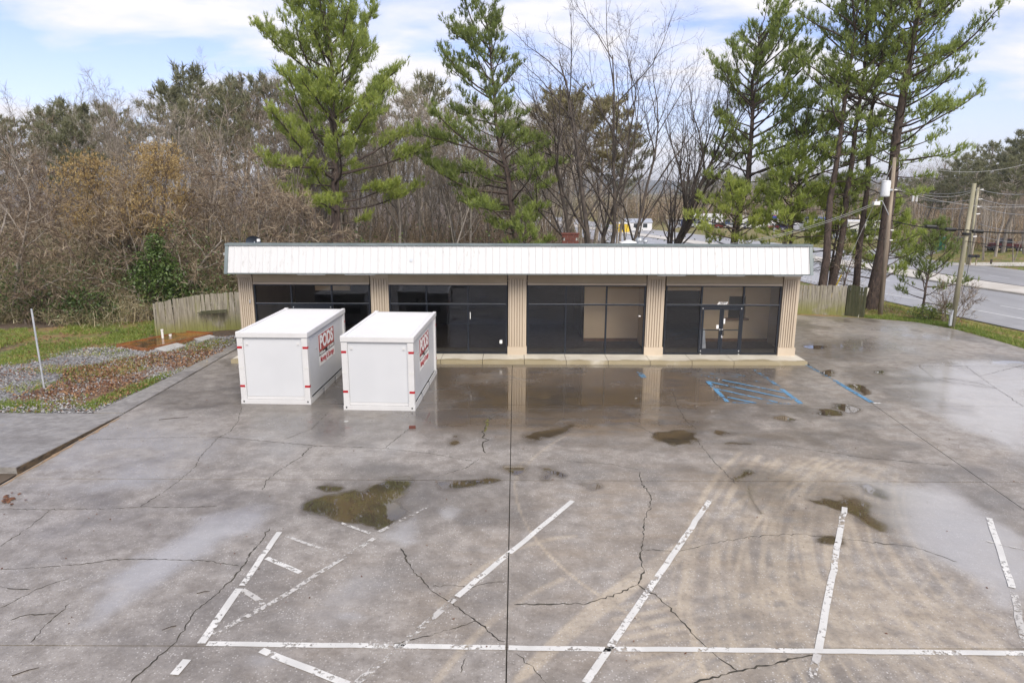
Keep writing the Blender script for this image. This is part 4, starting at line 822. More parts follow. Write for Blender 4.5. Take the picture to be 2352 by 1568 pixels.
zb_ = rz(33.5) - dish.location[2]; Geo().tube([(0, .15, zb_), (0, .15, .05)], .025, 8).build('mast', M['galv'], dish)
for j_, (px, r_, lb_) in enumerate(((1488, .23, 'larger round silver turbine vent on the shop roof'), (1500, .17, 'smaller round silver turbine vent right of the larger one'))):
    c = D(px - 20 + 2 * j_, 556 - 2 * (1 - j_), 40.0 + j_ * 1.2); z0 = rz(c[1])
    tv = thing('roof_vent', lb_, 'vent', (c[0], c[1], z0), 'turbine vents on the shop roof')
    hh = c[2] - z0
    Geo().tube([(0, 0, 0), (0, 0, hh - .05)], r_ * .6, 12).build('neck', M['galv'], tv)
    fin = Geo()
    for k in range(16):
        a0, a1 = k * math.pi / 8, k * math.pi / 8 + .3
        pr = [(.5, -.12), (.95, -.02), (1.0, .12), (.8, .26), (.25, .33)]
        fin.add([(r_ * p_ * math.cos(a0), r_ * p_ * math.sin(a0), hh + z_ * r_ * 3) for p_, z_ in pr] + [(r_ * p_ * math.cos(a1), r_ * p_ * math.sin(a1), hh + z_ * r_ * 3) for p_, z_ in pr], q=[(i, i + 1, i + 6, i + 5) for i in range(4)])
    fin.build('turbine_head', M['galv'], tv)
# small gable hood just behind the vents
c = D(1445, 556, 41.0); hd = thing('roof_hood', 'flat white hood left of the turbine vents on the shop roof', 'vent', (c[0], c[1], rz(c[1])))
hh = c[2] - rz(c[1]); Geo().box((-.3, -.3, 0), (.3, .3, hh - .02)).build('base', M['galv'], hd)
Geo().add([(-.55, -.4, hh - .03), (.55, -.4, hh - .03), (.55, .4, hh - .03), (-.55, .4, hh - .03), (0, -.25, hh + .13), (0, .25, hh + .13)], q=[(0, 3, 2, 1)], t=[(0, 1, 4), (2, 3, 5)]).add([(-.55, -.4, hh - .03), (0, -.25, hh + .13), (0, .25, hh + .13), (-.55, .4, hh - .03), (.55, -.4, hh - .03), (.55, .4, hh - .03)], q=[(0, 1, 2, 3), (1, 4, 5, 2)]).build('cowl', M['white_plastic'], hd)
# concrete sidewalk in slabs along the front
sw = empty_struct('sidewalk')
edges = [-12.0 + 1.79 * k for k in range(14)]; edges[-1] = 12.62
for a, b in zip(edges[:-1], edges[1:]):
    Geo().hexa([(a + .010, 28.40, -.04), (b - .010, 28.40, -.04), (b - .010, YF + .1, -.04), (a + .010, YF + .1, -.04)], [(a + .010, 28.43, .15), (b - .010, 28.43, .15), (b - .010, YF + .1, .152), (a + .010, YF + .1, .152)]).build('concrete_slab', M['sidewalk'], sw)

# ------------------------------------------------------------------ moving containers
def container(loc, rz_, label, sign_mat):
    Wd, Hd, L = 2.40, 2.50, 4.90
    t = thing('storage_container', label, 'container', loc, 'white moving containers', rz_)
    P = lambda g_, n_, m_, par=t: g_.build(n_, M[m_], par)
    P(Geo().box((.06, .05, .20), (Wd - .06, L - .05, 2.34)), 'body', 'pod_white')
    for x in (0, Wd - .20):
        for y in (0, L - .20):
            cp = P(Geo().box((x, y, .152), (x + .20, y + .20, 2.318)), 'corner_post', 'pod_trim')
            rv = Geo()
            for k in range(16):
                if y == 0: rv.cyl((x + (.175 if x == 0 else .025), -.004, .35 + k * .12), .009, .006, 6, 'y')
            if rv.n: rv.build('rivet', M['pod_seam'], cp)
    # front panel seams
    for a, b in (((.205, .043, .30), (.212, .0495, 2.30)), ((Wd - .212, .043, .30), (Wd - .205, .0495, 2.30)), ((.205, .043, .262), (Wd - .205, .0495, .272))): P(Geo().box(a, b), 'panel_seam', 'pod_seam')
    P(Geo().box((.205, .041, .16), (Wd - .205, .07, .259)), 'sill_plate', 'pod_trim')
    # base rails with fork pockets
    for y in (-.012, L - .05): 
        r_ = P(Geo().box((-.012, y, .0), (Wd + .012, y + .062, .15)), 'bottom_rail', 'pod_trim')
        if y < 0:
            for x in (.09, Wd - .09):
                th = np.linspace(0, 2 * np.pi, 11)[:-1]; Geo().prism([(x + .026 * math.cos(a), -.0155, .09 + .034 * math.sin(a)) for a in th], (0, .003, 0)).build('lock_hole', M['black'], r_)
    for x in (-.012, Wd - .05):
        for ya, yb in ((.052, 1.42), (1.72, 2.95), (3.25, L - .052)): P(Geo().box((x, ya, .0), (x + .062, yb, .15)), 'side_rail', 'pod_trim')
        for ya, yb in ((1.42, 1.72), (2.95, 3.25)): P(Geo().box((x + .02, ya + .002, .0), (x + .05, yb - .002, .12)), 'fork_pocket', 'galv')
        P(Geo().box((x + (.0 if x < 0 else .045), .2, .152), (x + (.017 if x < 0 else .062), L - .2, .19)), 'side_flange', 'pod_seam')
    # roof: lid with ribbed skin and lifted corners
    lid = P(Geo().box((-.02, -.02, 2.35), (Wd + .02, L + .02, 2.495)), 'lid', 'pod_trim')
    P(Geo().box((.0, .0, 2.32), (Wd, L, 2.348)), 'lid_seam', 'pod_seam')
    rb = Geo()
    for k in range(23): rb.box((.12, .16 + k * .20, 2.497), (Wd - .12, .16 + k * .20 + .10, 2.509))
    rb.build('roof_rib', M['pod_roof'], lid)
    Geo().box((-.018, -.018, 2.4965), (.10, L + .018, 2.520)).build('roof_edge', M['pod_roof'], lid); Geo().box((Wd - .10, -.018, 2.4965), (Wd + .018, L + .018, 2.520)).build('roof_edge', M['pod_roof'], lid)
    Geo().box((.102, -.018, 2.4965), (Wd - .102, .12, 2.515)).build('roof_edge', M['pod_roof'], lid)
    for y in (-.015, L - .14): Geo().box((-.015, y, 2.521), (.12, y + .14, 2.535)).build('corner_cap', M['pod_roof'], lid)
    for y in (2.0, 2.28): Geo().box((-.10, y, 2.30), (-.023, y + .1, 2.46)).build('lift_lug', M['pod_trim'], lid)
    # reflective tape, wraps round the right hand corner
    for z in (.60, 1.96):
        for xa, xb in ((-.003, .165), (Wd - .165, Wd + .003)): P(Geo().box((xa, -.006, z), (xb, -.0015, z + .075)), 'reflector_tape', 'tape_red')
        P(Geo().box((Wd + .0015, -.005, z), (Wd + .006, .10, z + .075)), 'reflector_tape', 'tape_red'); P(Geo().box((Wd + .0015, L - .10, z), (Wd + .006, L + .004, z + .075)), 'reflector_tape', 'tape_red')
    for xa, xb in ((-.003, .165), (Wd - .165, Wd + .003)): P(Geo().box((xa, -.006, 1.26), (xb, -.0015, 1.33)), 'reflector_tape', 'tape_silver')
    for x in (.33, Wd - .33): P(Geo().prism([(x - .05, .0485, 2.06), (x + .05, .0485, 2.06), (x + .05, .0485, 2.16), (x - .05, .0485, 2.16)], (0, -.012, 0)), 'vent_cap', 'pod_trim'); P(Geo().box((x - .025, .028, 2.07), (x + .03, .036, 2.09)), 'vent_slot', 'pod_seam')
    P(Geo().cyl((Wd - .058, 1.15, 1.72), .035, .012, 10, 'x'), 'vent_cap', 'pod_seam')
    # sign on the right side, read from the front to the back
    y0, y1 = 1.42, 3.42; xs_ = Wd - .059
    s_ = P(Geo().box((xs_, y0, .98), (xs_ + .004, y1, 2.14)), 'sign_board', 'letter_white')
    fr = Geo().box((xs_ - .001, y0 - .012, .968), (xs_ + .003, y1 + .012, 2.152)); fr.build('sign_edge', M['pod_seam'], s_)
    Geo().box((xs_ + .0045, y0 + .03, 1.50), (xs_ + .0065, y1 - .03, 2.11)).build('red_field', M[sign_mat], s_)
    Geo().box((xs_ + .0045, y0 + .03, 1.345), (xs_ + .0065, y1 - .03, 1.498)).build('black_band', M['black'], s_)
    def put(body, size, m_, y, z, bold, sx, dx=.008):
        o = bpy.data.objects.new('lettering', text_mesh(body, size, M[m_], .0012, bold, 0, sx)); link(o, s_); o.location = (xs_ + dx, y, z); o.rotation_euler = (R(90), 0, R(90))
    put('PODS', .66, 'letter_white', (y0 + y1) / 2, 1.80, .026, 1.02)
    put('PODS.com', .15, 'letter_white', y0 + .42, 1.42, .005, 1.0); put('877-770-PODS', .15, 'letter_white', y1 - .52, 1.42, .005, .88)
    put('Moving & Storage', .29, 'letter_red', (y0 + y1) / 2, 1.18, .007, .83)
    # door end facing the shop windows: roll door, black bar and a small name board
    P(Geo().box((.2, L - .049, .25), (Wd - .2, L - .03, 1.72)), 'roll_door', 'pod_trim')
    P(Geo().box((.32, L - .028, 1.55), (Wd - .32, L + .02, 1.82)), 'door_bar', 'black')
    nb = P(Geo().box((.85, L - .048, 1.95), (1.55, L - .035, 2.17)), 'name_board', 'black')
    o = bpy.data.objects.new('lettering', text_mesh('PODS', .2, M['letter_white'], .001, .006)); link(o, nb); o.location = (1.2, L - .031, 2.06); o.rotation_euler = (R(90), 0, R(180))
    return t
container((-9.336, 22.729, 0.001), -0.021, 'white moving container nearer the rusty tank lid, its sign fully readable', 'sign_red')
container((-5.645, 22.096, 0.001), -0.042, 'white moving container nearer the shop windows and puddles, darker red sign', 'sign_red_dark')

# ------------------------------------------------------------------ fences
def fence_run(root, pts, z_top, w, rs_, mat='fence', zb=0.0, skip=None):
    r = random.Random(rs_); me_cache = []
    for k in range(5):
        g_ = Geo(); dz = r.uniform(-.012, .012); g_.hexa([(0, -.011, 0), (w - .006, -.011, 0), (w - .006, .011, 0), (0, .011, 0)], [(0, -.011, 1 + dz), (w - .006, -.011, 1), (w - .006, .011, 1), (0, .011, 1 + dz)]); me_cache.append(g_.mesh('fence_board', M[mat]))
    for (a, za), (b, zb_) in zip(pts[:-1], pts[1:]):
        a = np.array(a); b = np.array(b); L = np.linalg.norm(b - a); n = max(1, int(round(L / w))); ang = math.atan2(b[1] - a[1], b[0] - a[0])
        for k in range(n):
            q = a + (b - a) * k / n; zt_ = za + (zb_ - za) * (k + .5) / n
            o = bpy.data.objects.new('fence_board', r.choice(me_cache)); link(o, root)
            o.location = (q[0], q[1], zb - .02); o.rotation_euler = (r.gauss(0, .008), r.gauss(0, .010), ang + r.gauss(0, .012)); o.scale = (L / n / w, 1, zt_ + r.uniform(-.025, .025))
        nv = np.array([math.sin(ang), -math.cos(ang), 0]) * -1
        for zr_ in (.4, 1.45):
            A = np.array([*a, zb + zr_]) + nv * .05; B = np.array([*b, zb + zr_]) + nv * .05
            Geo().tube([A, B], .04, 4).build('fence_rail', M[mat], root)
        for q in (a, b):
            p = np.array([*q, 0]) + nv * .12; Geo().box((p[0] - .045, p[1] - .045, zb - .1), (p[0] + .045, p[1] + .045, zb + za - .08)).build('fence_post', M[mat], root)
lf_ = thing('wooden_fence', 'mossy weathered board fence behind the rusty tank lid', 'fence')
fa = [((-17.66, 33.52), 1.78), ((-16.33, 34.97), 1.92), ((-15.0, 35.62), 2.0), ((-13.25, 35.50), 2.02)]
fence_run(lf_, fa, 1.85, .145, 2)
fence_run(lf_, [((-13.22, 35.42), 1.95), ((-11.95, 34.6), 2.2)], 2.0, .145, 5)
# broken shelf of boards fixed to the fence
for k, (zz_, dy) in enumerate(((1.02, .0), (.97, -.14), (1.06, .1))):
    a, b = D(455 + k * 4, 722, 34.9 + dy), D(522, 720, 35.35 + dy); Geo().hexa([(a[0], a[1] - .10, zz_), (b[0], b[1] - .10, zz_ + .02), (b[0], b[1] + .04, zz_ + .02), (a[0], a[1] + .04, zz_)], [(a[0], a[1] - .10, zz_ + .03), (b[0], b[1] - .10, zz_ + .05), (b[0], b[1] + .04, zz_ + .05), (a[0], a[1] + .04, zz_ + .03)]).build('shelf_board', M['fence_dark'], lf_)
rf_ = thing('wooden_fence', 'long weathered grey board fence right of the shop with white corner board', 'fence')
fence_run(rf_, [((12.55, 41.45), 1.72), ((16.6, 41.25), 1.74), ((19.95, 40.60), 1.80)], 1.75, .135, 7)
fence_run(rf_, [((19.97, 40.55), 1.86), ((20.72, 39.95), 1.78)], 1.8, .13, 9, 'fence_dark')
a = G(1972, 727); bt = D(1993, 661, a[1] - .05)
Geo().hexa([(a[0] - .06, a[1] - .06, -.03), (a[0] + .06, a[1] - .06, -.03), (a[0] + .06, a[1] - .02, -.03), (a[0] - .06, a[1] - .02, -.03)], [(bt[0] - .05, bt[1] - .06, bt[2]), (bt[0] + .07, bt[1] - .06, bt[2]), (bt[0] + .07, bt[1] - .02, bt[2]), (bt[0] - .05, bt[1] - .02, bt[2])]).build('corner_board', simple('white_wood', (0.48, 0.46, 0.41), (0.6, 0.58, 0.52), 4, .8, stretch=(4, 4, .6)), rf_)

# ------------------------------------------------------------------ rusty tank lid, pipes, pavers, leaning post
c4 = [G(267, 797), G(337, 807), G(489, 769), G(424, 765)]
rl = thing('rusty_tank', 'low rusty steel tank lid holding orange rainwater by the fence', 'tank')
cx = np.mean([c[:2] for c in c4], 0)
ins = [(c[0] + (cx[0] - c[0]) * .03, c[1] + (cx[1] - c[1]) * .03) for c in c4]
for k in range(4):
    a, b = c4[k], c4[(k + 1) % 4]; ai, bi = ins[k], ins[(k + 1) % 4]
    Geo().hexa([(a[0], a[1], -.05), (b[0], b[1], -.05), (bi[0], bi[1], -.05), (ai[0], ai[1], -.05)], [(a[0], a[1], .14), (b[0], b[1], .14), (bi[0], bi[1], .14), (ai[0], ai[1], .14)]).build('rim', M['rust'], rl)
Geo().quad([(*p, .04) for p in ins]).build('tank_floor', M['rust'], rl)
t_ = NT('rust_water'); p_ = t_.pos(); n_ = t_.noise(p_, .9, 4); t_.bsdf(Base_Color=t_.mix(t_.rng(n_, .42, .6), (0.27, 0.10, 0.022), (0.085, 0.05, 0.028)), Roughness=t_.rng(n_, .35, .65, .05, .12))
w_ = Geo().quad([(*p, .10) for p in ins]).build('rain_water', t_.m, rl)
for (px, py), hgt, r_, lb_ in (((374, 776), .52, .055, 'taller white pipe standing up at the rusty tank lid'), ((391.5, 772.5), .2, .06, 'short white pipe stub at the rusty tank lid')):
    c = G(px, py, .1); pv = thing('standing_pipe', lb_, 'pipe', (c[0], c[1], .0), 'white pipes at the rusty tank')
    Geo().tube([(0, 0, .041), (0, 0, hgt)], r_, 12).build('pipe', M['pvc'], pv); Geo().tube([(0, 0, hgt - .05), (0, 0, hgt + .01)], r_ * 1.22, 12).build('collar', M['pvc'], pv)
for (pts, lb_) in (([(355, 803), (380, 810), (428, 795), (400, 788)], 'pale concrete paver lying nearest in front of the rusty tank lid'), ([(445, 780), (462, 786), (496, 775), (478, 770)], 'pale concrete paver at the far end of the rusty tank lid')):
    q = [G(*p) for p in pts]
    Geo_o = Geo().hexa([(a[0], a[1], -.04) for a in q], [(a[0], a[1], .06) for a in q]).build('paver', M['paver']); tag(Geo_o, lb_, 'paver')
a = G(431, 762); q = [G(*p, .1) for p in ((330, 786), (345, 790), (352, 786), (338, 783))]
a, b = G(102, 893), D(72, 709, 24.55)
lp = thing('metal_post', 'thin leaning galvanised post in the gravel on the left', 'post', (a[0], a[1], 0))
d = b - np.array([a[0], a[1], 0]); Geo().tube([(0, 0, -.2), d], [.034, .034], 10).build('pole', M['galv'], lp); Geo().tube([d * .615, d * .64], .042, 10).build('collar', M['galv'], lp)
# small things lying on the lot
c = G(947, 983); bk = Geo().box((-.10, -.05, 0), (.10, .05, .07), M=Matrix.Translation((c[0], c[1], .002)) @ Matrix.Rotation(.1, 4, 'Z')); tag(bk.build('loose_brick', M['brick']), 'single red brick lying on the wet lot in front of the right container', 'brick')
c = G(795, 968); th = np.linspace(0, 2 * np.pi, 13)[:-1]; tag(Geo().prism([(c[0] + .075 * math.cos(a), c[1] + .075 * math.sin(a), .003) for a in th], (0, 0, .012)).build('lid_disc', M['paver']), 'small pale round lid lying on the lot before the containers', 'lid')
for k, (p, q, lb_) in enumerate((((365, 964), (432, 958), 'longer thin twig on the lot left of the left container'), ((452, 1483 - 120), (482, 1346 + 12), 'short twig on the lot near the lower left stall line'), ((27, 1552), (90, 1533), 'dark twig at the lower left corner of the lot'), ((405, 1437 + 0), (372, 1447), 'twig beside the long crack in the lower left lot'))):
    A, B = G(*p), G(*q); m = (A + B) / 2 + np.array([.02, .03, .012]); tag(Geo().tube([A + [0, 0, .008], m, B + [0, 0, .008]], [.009, .008, .004], 5).build('twig', M['stick']), lb_, 'twig', 'twigs lying on the lot')
g_ = Geo(); r = np.random.default_rng(3)
for k in range(26):
    c = G(20 + r.normal(0, 12), 1148 + r.normal(0, 5)); a = r.random() * 6.28; s_ = .03 + .03 * r.random(); g_.add([(c[0] + s_ * math.cos(a + i * 1.57), c[1] + s_ * math.sin(a + i * 1.57), .01 + .03 * r.random()) for i in range(4)], q=[(0, 1, 2, 3)], tint=r.random() * .6)
lo_ = g_.build('leaf_litter', M['deadleaf']); stuff(lo_)
g_ = Geo()
for k in range(420):
    x, y = r.uniform(-12, 22), r.uniform(9, 34)
    if 27 < y and x < 12.9: continue
    a = r.random() * 6.28; s_ = r.uniform(.012, .035); g_.add([(x + s_ * math.cos(a + i * 1.57) * (1 if i % 2 else .5), y + s_ * math.sin(a + i * 1.57) * (1 if i % 2 else .5), .005 + .015 * r.random()) for i in range(4)], q=[(0, 1, 2, 3)], tint=r.random() * .5)
lo_ = g_.build('leaf_litter', M['deadleaf']); stuff(lo_)

# ------------------------------------------------------------------ trees
def unit(v): return v / (np.linalg.norm(v) + 1e-9)
def rot_about(v, ax, a):
    return v * math.cos(a) + np.cross(ax, v) * math.sin(a) + ax * (ax @ v) * (1 - math.cos(a))
def side_dir(d, elev_off, az):
    ref = np.array([0, 0, 1.]) if abs(d[2]) < .95 else np.array([1., 0, 0])
    u = unit(np.cross(d, ref)); w = np.cross(d, u)
    s = u * math.cos(az) + w * math.sin(az)
    return unit(d * math.cos(elev_off) + s * math.sin(elev_off))
def wander(r, p, d, L, n, jit, up):
    pts = [p]; d = unit(d)
    for k in range(n):
        d = unit(d + r.normal(0, jit, 3) + np.array([0, 0, up])); p = p + d * (L / n); pts.append(p)
    return np.array(pts)
def along(pts, f):
    k = f * (len(pts) - 1); i = min(int(k), len(pts) - 2); u = k - i
    return pts[i] * (1 - u) + pts[i + 1] * u, unit(pts[i + 1] - pts[i])
class Bare:
    """leafless tree: trunk and limbs in one mesh, fine branches and twigs in another"""
    def __init__(s, seed): s.r = np.random.default_rng(seed); s.wood = Geo(); s.crown = Geo(); s.tips = []
    def twigs(s, pts, L, n, up, w0):
        r = s.r; V = []; T = []
        for k in range(n):
            p, d = along(pts, 0.15 + .85 * r.random()); dd = side_dir(d, r.uniform(.4, 1.1), r.uniform(0, 6.28)); dd = unit(dd + np.array([0, 0, up]))
            l = L * r.uniform(.5, 1.2); mid = p + dd * l * .5 + r.normal(0, .05 * l, 3); e = mid + unit(dd + r.normal(0, .3, 3) + np.array([0, 0, up * .6])) * l * .5
            sd = unit(np.cross(dd, r.normal(0, 1, 3))) * w0
            b = len(V); V += [p - sd, p + sd, mid + sd * .6, mid - sd * .6, e]; T += [(b, b + 1, b + 2), (b, b + 2, b + 3), (b + 3, b + 2, b + 4)]; s.tips.append(e)
        if V: s.crown.add(V, t=T, tint=np.repeat(r.random(len(T) // 3), 3))
    def branch(s, p, d, L, rad, lvl, P):
        r = s.r; n = max(3, int(P['seg'][lvl])); pts = wander(r, p, d, L, n, P['jit'][lvl], P['up'][lvl])
        rr_ = rad * np.linspace(1, P.get('taper', .35), n + 1)
        (s.wood if lvl < 2 else s.crown).tube(pts, rr_, (7, 5, 3, 3)[min(lvl, 3)], tint=s.r.random() * .5, cap=False)
        if lvl + 1 < P['levels']:
            m = P['kids'][lvl]
            for k in range(m):
                f = P['from'][lvl] + (1 - P['from'][lvl]) * (k + r.random()) / m; q, dd = along(pts, min(f, .99))
                az = k * 2.4 + r.uniform(-.6, .6); an = r.uniform(*P['ang'][lvl]); l = L * P['len'][lvl] * (1.15 - .6 * f) * r.uniform(.7, 1.25)
                s.branch(q, side_dir(dd, an, az), l, max(.008, rad * (1 - f * .65) * P['rr'][lvl]), lvl + 1, P)
        if lvl >= P['levels'] - 2: s.twigs(pts, P['twl'], P['twn'] if lvl == P['levels'] - 1 else P['twn'] // 2, P['twup'], P['tww'])
BP = dict(levels=4, seg=(7, 6, 5, 4), jit=(.05, .12, .16, .2), up=(.02, .05, .05, .06), kids=(9, 7, 5), **{'from': (.35, .25, .2)}, ang=((.45, .9), (.5, .95), (.5, 1.0)), len=(.5, .5, .5), rr=(.45, .5, .5), twl=.7, twn=7, twup=.25, tww=.012, taper=.3)
def bare_tree(name, label, seed, h, rad, P=None, mats=('bark_grey', 'twig_grey'), group=None, stems=None):
    Q = dict(BP); Q.update(P or {})
    b = Bare(seed)
    for (off, d, hh, rd) in (stems or [((0, 0), (0, 0, 1), h, rad)]):
        b.branch(np.array([off[0], off[1], -.3]), np.array(d, float), hh, rd, 0, Q)
    t = thing(name, label, 'tree', (0, 0, 0), group)
    b.wood.build('trunk', M[mats[0]], t, True); b.crown.build('crown', M[mats[1]], t)
    return t, b
def needle_tufts(geo, r, P, Dr, L, n=9, w=.035, tint=None, spread=.55):
    """bunches of needles: n thin blades fanning out of every twig end"""
    P = np.asarray(P); Dr = np.asarray(Dr); m = len(P)
    if m == 0: return
    L = np.broadcast_to(L, (m,))
    dirs = Dr[:, None, :] + r.normal(0, spread, (m, n, 3)); dirs /= np.linalg.norm(dirs, axis=2)[..., None] + 1e-9
    back = r.uniform(-.45, .25, (m, n, 1))
    st = P[:, None, :] + Dr[:, None, :] * back * L[:, None, None]
    sd = np.cross(dirs, r.normal(0, 1, (m, n, 3))); sd /= np.linalg.norm(sd, axis=2)[..., None] + 1e-9
    ln = L[:, None, None] * r.uniform(.6, 1.15, (m, n, 1))
    v = np.stack([st - sd * w / 2, st + sd * w / 2, st + dirs * ln], 2).reshape(-1, 3)
    t = np.arange(len(v)).reshape(-1, 3)
    ti = np.repeat((tint if tint is not None else r.uniform(.15, .75, m)), n) + r.normal(0, .07, m * n)
    geo.add(v, t=t, tint=np.clip(ti, 0, 1))
class Pine:
    def __init__(s, seed): s.r = np.random.default_rng(seed); s.wood = Geo(); s.crown = Geo(); s.P = []; s.D = []; s.T = []
    def trunk(s, pts, rad, n=9): s.tp = np.asarray(pts, float); s.wood.tube(s.tp, rad, n, .5, False); s.tr = np.asarray(rad)
    def limb(s, h, az, L, el0, curl, dens=1.0, tint=.45, bare=.25, rad=None, flat=.5):
        r = s.r; z = s.tp[:, 2]; i = np.clip(np.searchsorted(z, h) - 1, 0, len(z) - 2); u = (h - z[i]) / (z[i + 1] - z[i] + 1e-9)
        p = s.tp[i] * (1 - u) + s.tp[i + 1] * u
        d = np.array([math.cos(az) * math.cos(el0), math.sin(az) * math.cos(el0), math.sin(el0)])
        n = 7; pts = wander(r, p, d, L, n, .09, curl)
        rad = rad or .018 + .013 * L
        s.wood.tube(pts, rad * np.linspace(1, .3, n + 1), 5, .5, False)
        m = max(3, int(L * 2.3 * dens))
        for k in range(m):
            f = bare + (1 - bare) * (k + r.random()) / m; q, dd = along(pts, min(f, .99))
            sgn = 1 if k % 2 else -1; ax = unit(np.cross(dd, [0, 0, 1])); an = r.uniform(.4, .95)
            sd = unit(dd * math.cos(an) + sgn * ax * math.sin(an) + np.array([0, 0, r.normal(.25, .25) * (1.25 - flat)]))
            l = max(.4, min(1.7, L * .34) * (1.2 - .55 * f) * r.uniform(.55, 1.3)); sp = wander(r, q, sd, l, 3, .12, .08)
            s.crown.tube(sp, .012 * np.linspace(1, .4, 4), 3, 0.02, False)
            c = max(3, int(l * 4.2 * dens))
            for j in range(c):
                e, ed = along(sp, .45 + .55 * (j + .5) / c)
                s.P.append(e + r.normal(0, .12, 3) * np.array([1, 1, .6])); s.D.append(unit(ed * .45 + r.normal(0, .3, 3) + np.array([0, 0, .75]))); s.T.append(tint + r.normal(0, .10))
        for j in range(3):
            s.P.append(pts[-1] + r.normal(0, .1, 3)); s.D.append(unit(unit(pts[-1] - pts[-2]) + [0, 0, .5])); s.T.append(tint)
        return pts
    def finish(s, name, label, mats=('bark_pine', 'needles'), L=.3, n=9, w=.035, spread=.5, group=None):
        needle_tufts(s.crown, s.r, np.array(s.P), np.array(s.D), s.r.uniform(.55, 1.35, len(s.P)) * L, n, w, np.array(s.T), spread)
        t = thing(name, label, 'tree', (0, 0, 0), group); s.wood.build('trunk', M[mats[0]], t, True); s.crown.build('crown', M[mats[1]], t); return t
def trunk_path(r, base, top, n=10, bow=.25):
    base, top = np.array(base, float), np.array(top, float); f = np.linspace(0, 1, n)[:, None]
    p = base + (top - base) * f; w = np.cumsum(r.normal(0, bow / n ** .5, (n, 2)), 0); w -= f * w[-1]; p[:, :2] += w; return p
def make_pine(name, label, seed, base, top, r0, prof, n_l, el, tint, dens=1.0, az_bias=None, group=None, bow=.3, L=.3, mats=('bark_pine', 'needles'), n=9, w=.035, z0=0.0, dead=0, flat=.5):
    """prof: list of (height fraction, limb length); el: elevation from low to high"""
    p = Pine(seed); r = p.r; base = np.array(base, float); top = np.array(top, float); H = top[2] - base[2]
    tp = trunk_path(r, (0, 0, -.4), top - base, 12, bow); fr = np.linspace(0, 1, 12)
    p.trunk(tp, r0 * (1.0 - .93 * fr ** 1.1) * (1 + .35 * np.exp(-fr * 14)))
    ph, pl = zip(*prof); h0 = ph[0]
    for k in range(n_l):
        f = h0 + (.985 - h0) * ((k + r.random()) / n_l) ** .82
        az = k * 2.399 + r.normal(0, .35)
        Lk = np.interp(f, ph, pl) * r.uniform(.5, 1.2)
        if az_bias is not None: Lk *= 1 + az_bias[1] * math.cos(az - az_bias[0])
        e = np.interp(f, [h0, 1], el) + r.normal(0, .1)
        p.limb(f * H, az, Lk, e, np.interp(f, [h0, 1], [.045, .06]), dens, np.interp(f, [h0, 1], tint if hasattr(tint, '__len__') else (tint, tint)), np.interp(f, [h0, 1], [.50, .30]), flat=np.interp(f, [h0, .62, 1], [.85, .3, .1]))
    for k in range(dead):
        f = r.uniform(.12, h0); az = r.uniform(0, 6.28); pts = wander(r, np.array([0, 0, f * H]) + (top - base) * [f, f, 0], np.array([math.cos(az), math.sin(az), -.05]), r.uniform(.8, 3.2), 5, .12, -.01); p.wood.tube(pts, .03 * np.linspace(1, .2, 6), 4, .5, False)
        for j in range(7):
            q, dd = along(pts, .3 + .7 * r.random()); e = q + unit(dd + r.normal(0, .6, 3)) * r.uniform(.3, .9); p.crown.tube([q, e], [.01, .004], 3, 0.0, False)
    for k in range(6): p.P.append(tp[-1] + r.normal(0, .12, 3)); p.D.append(unit(np.array([0, 0, 1.]) + r.normal(0, .3, 3))); p.T.append(.4)
    t = p.finish(name, label, mats, L * .86, int(n * 1.4), w * .85, .40, group); t.location = tuple(base); return t

# hero pines behind the shop
make_pine('pine_tree', 'broad spreading pine with long level lower boughs behind the left half of the shop', 11, (-12.8, 50, -.1), (-12.5, 50, 19.9), .42, [(.24, 4.0), (.32, 6.0), (.42, 6.6), (.52, 5.4), (.60, 5.2), (.70, 5.6), (.78, 5.2), (.86, 4.4), (.94, 3.2), (1, 2.0)], 78, (-.02, .85), (.80, .56), 1.55, (0.3, .03), bow=.25, L=.42, n=13, w=.042, dead=6)
pA = make_pine('pine_tree', 'leaning two-topped pine left of the bare maple behind the shop', 12, (.5, 50, -.1), (-1.9, 50.5, 19.0), .30, [(.18, 3.8), (.35, 5.4), (.48, 4.8), (.60, 2.9), (.70, 3.0), (.82, 3.1), (.92, 2.7), (1, 1.7)], 74, (-.05, .8), (.66, .48), 1.65, (3.14, .28), bow=.5, L=.40, n=11, w=.045, dead=8)
make_pine('pine_tree', 'small bright green pine whose tip just shows over the shop roof', 13, (.95, 47.2, -.1), (1.0, 47.2, 5.9), .07, [(.3, 1.7), (.6, 1.5), (1, .5)], 22, (.2, .7), .6, 1.5, L=.42, n=14, w=.04)
make_pine('pine_tree', 'tall pine with tufted crown behind the right end of the shop', 14, (16.0, 50, -.2), (16.7, 50, 18.0), .33, [(.36, 3.2), (.44, 4.2), (.55, 4.4), (.68, 4.4), (.8, 4.0), (.92, 3.0), (1, 1.8)], 66, (.05, .85), (.74, .54), 1.35, (0, .25), bow=.45, L=.42, n=11, w=.05, dead=10)
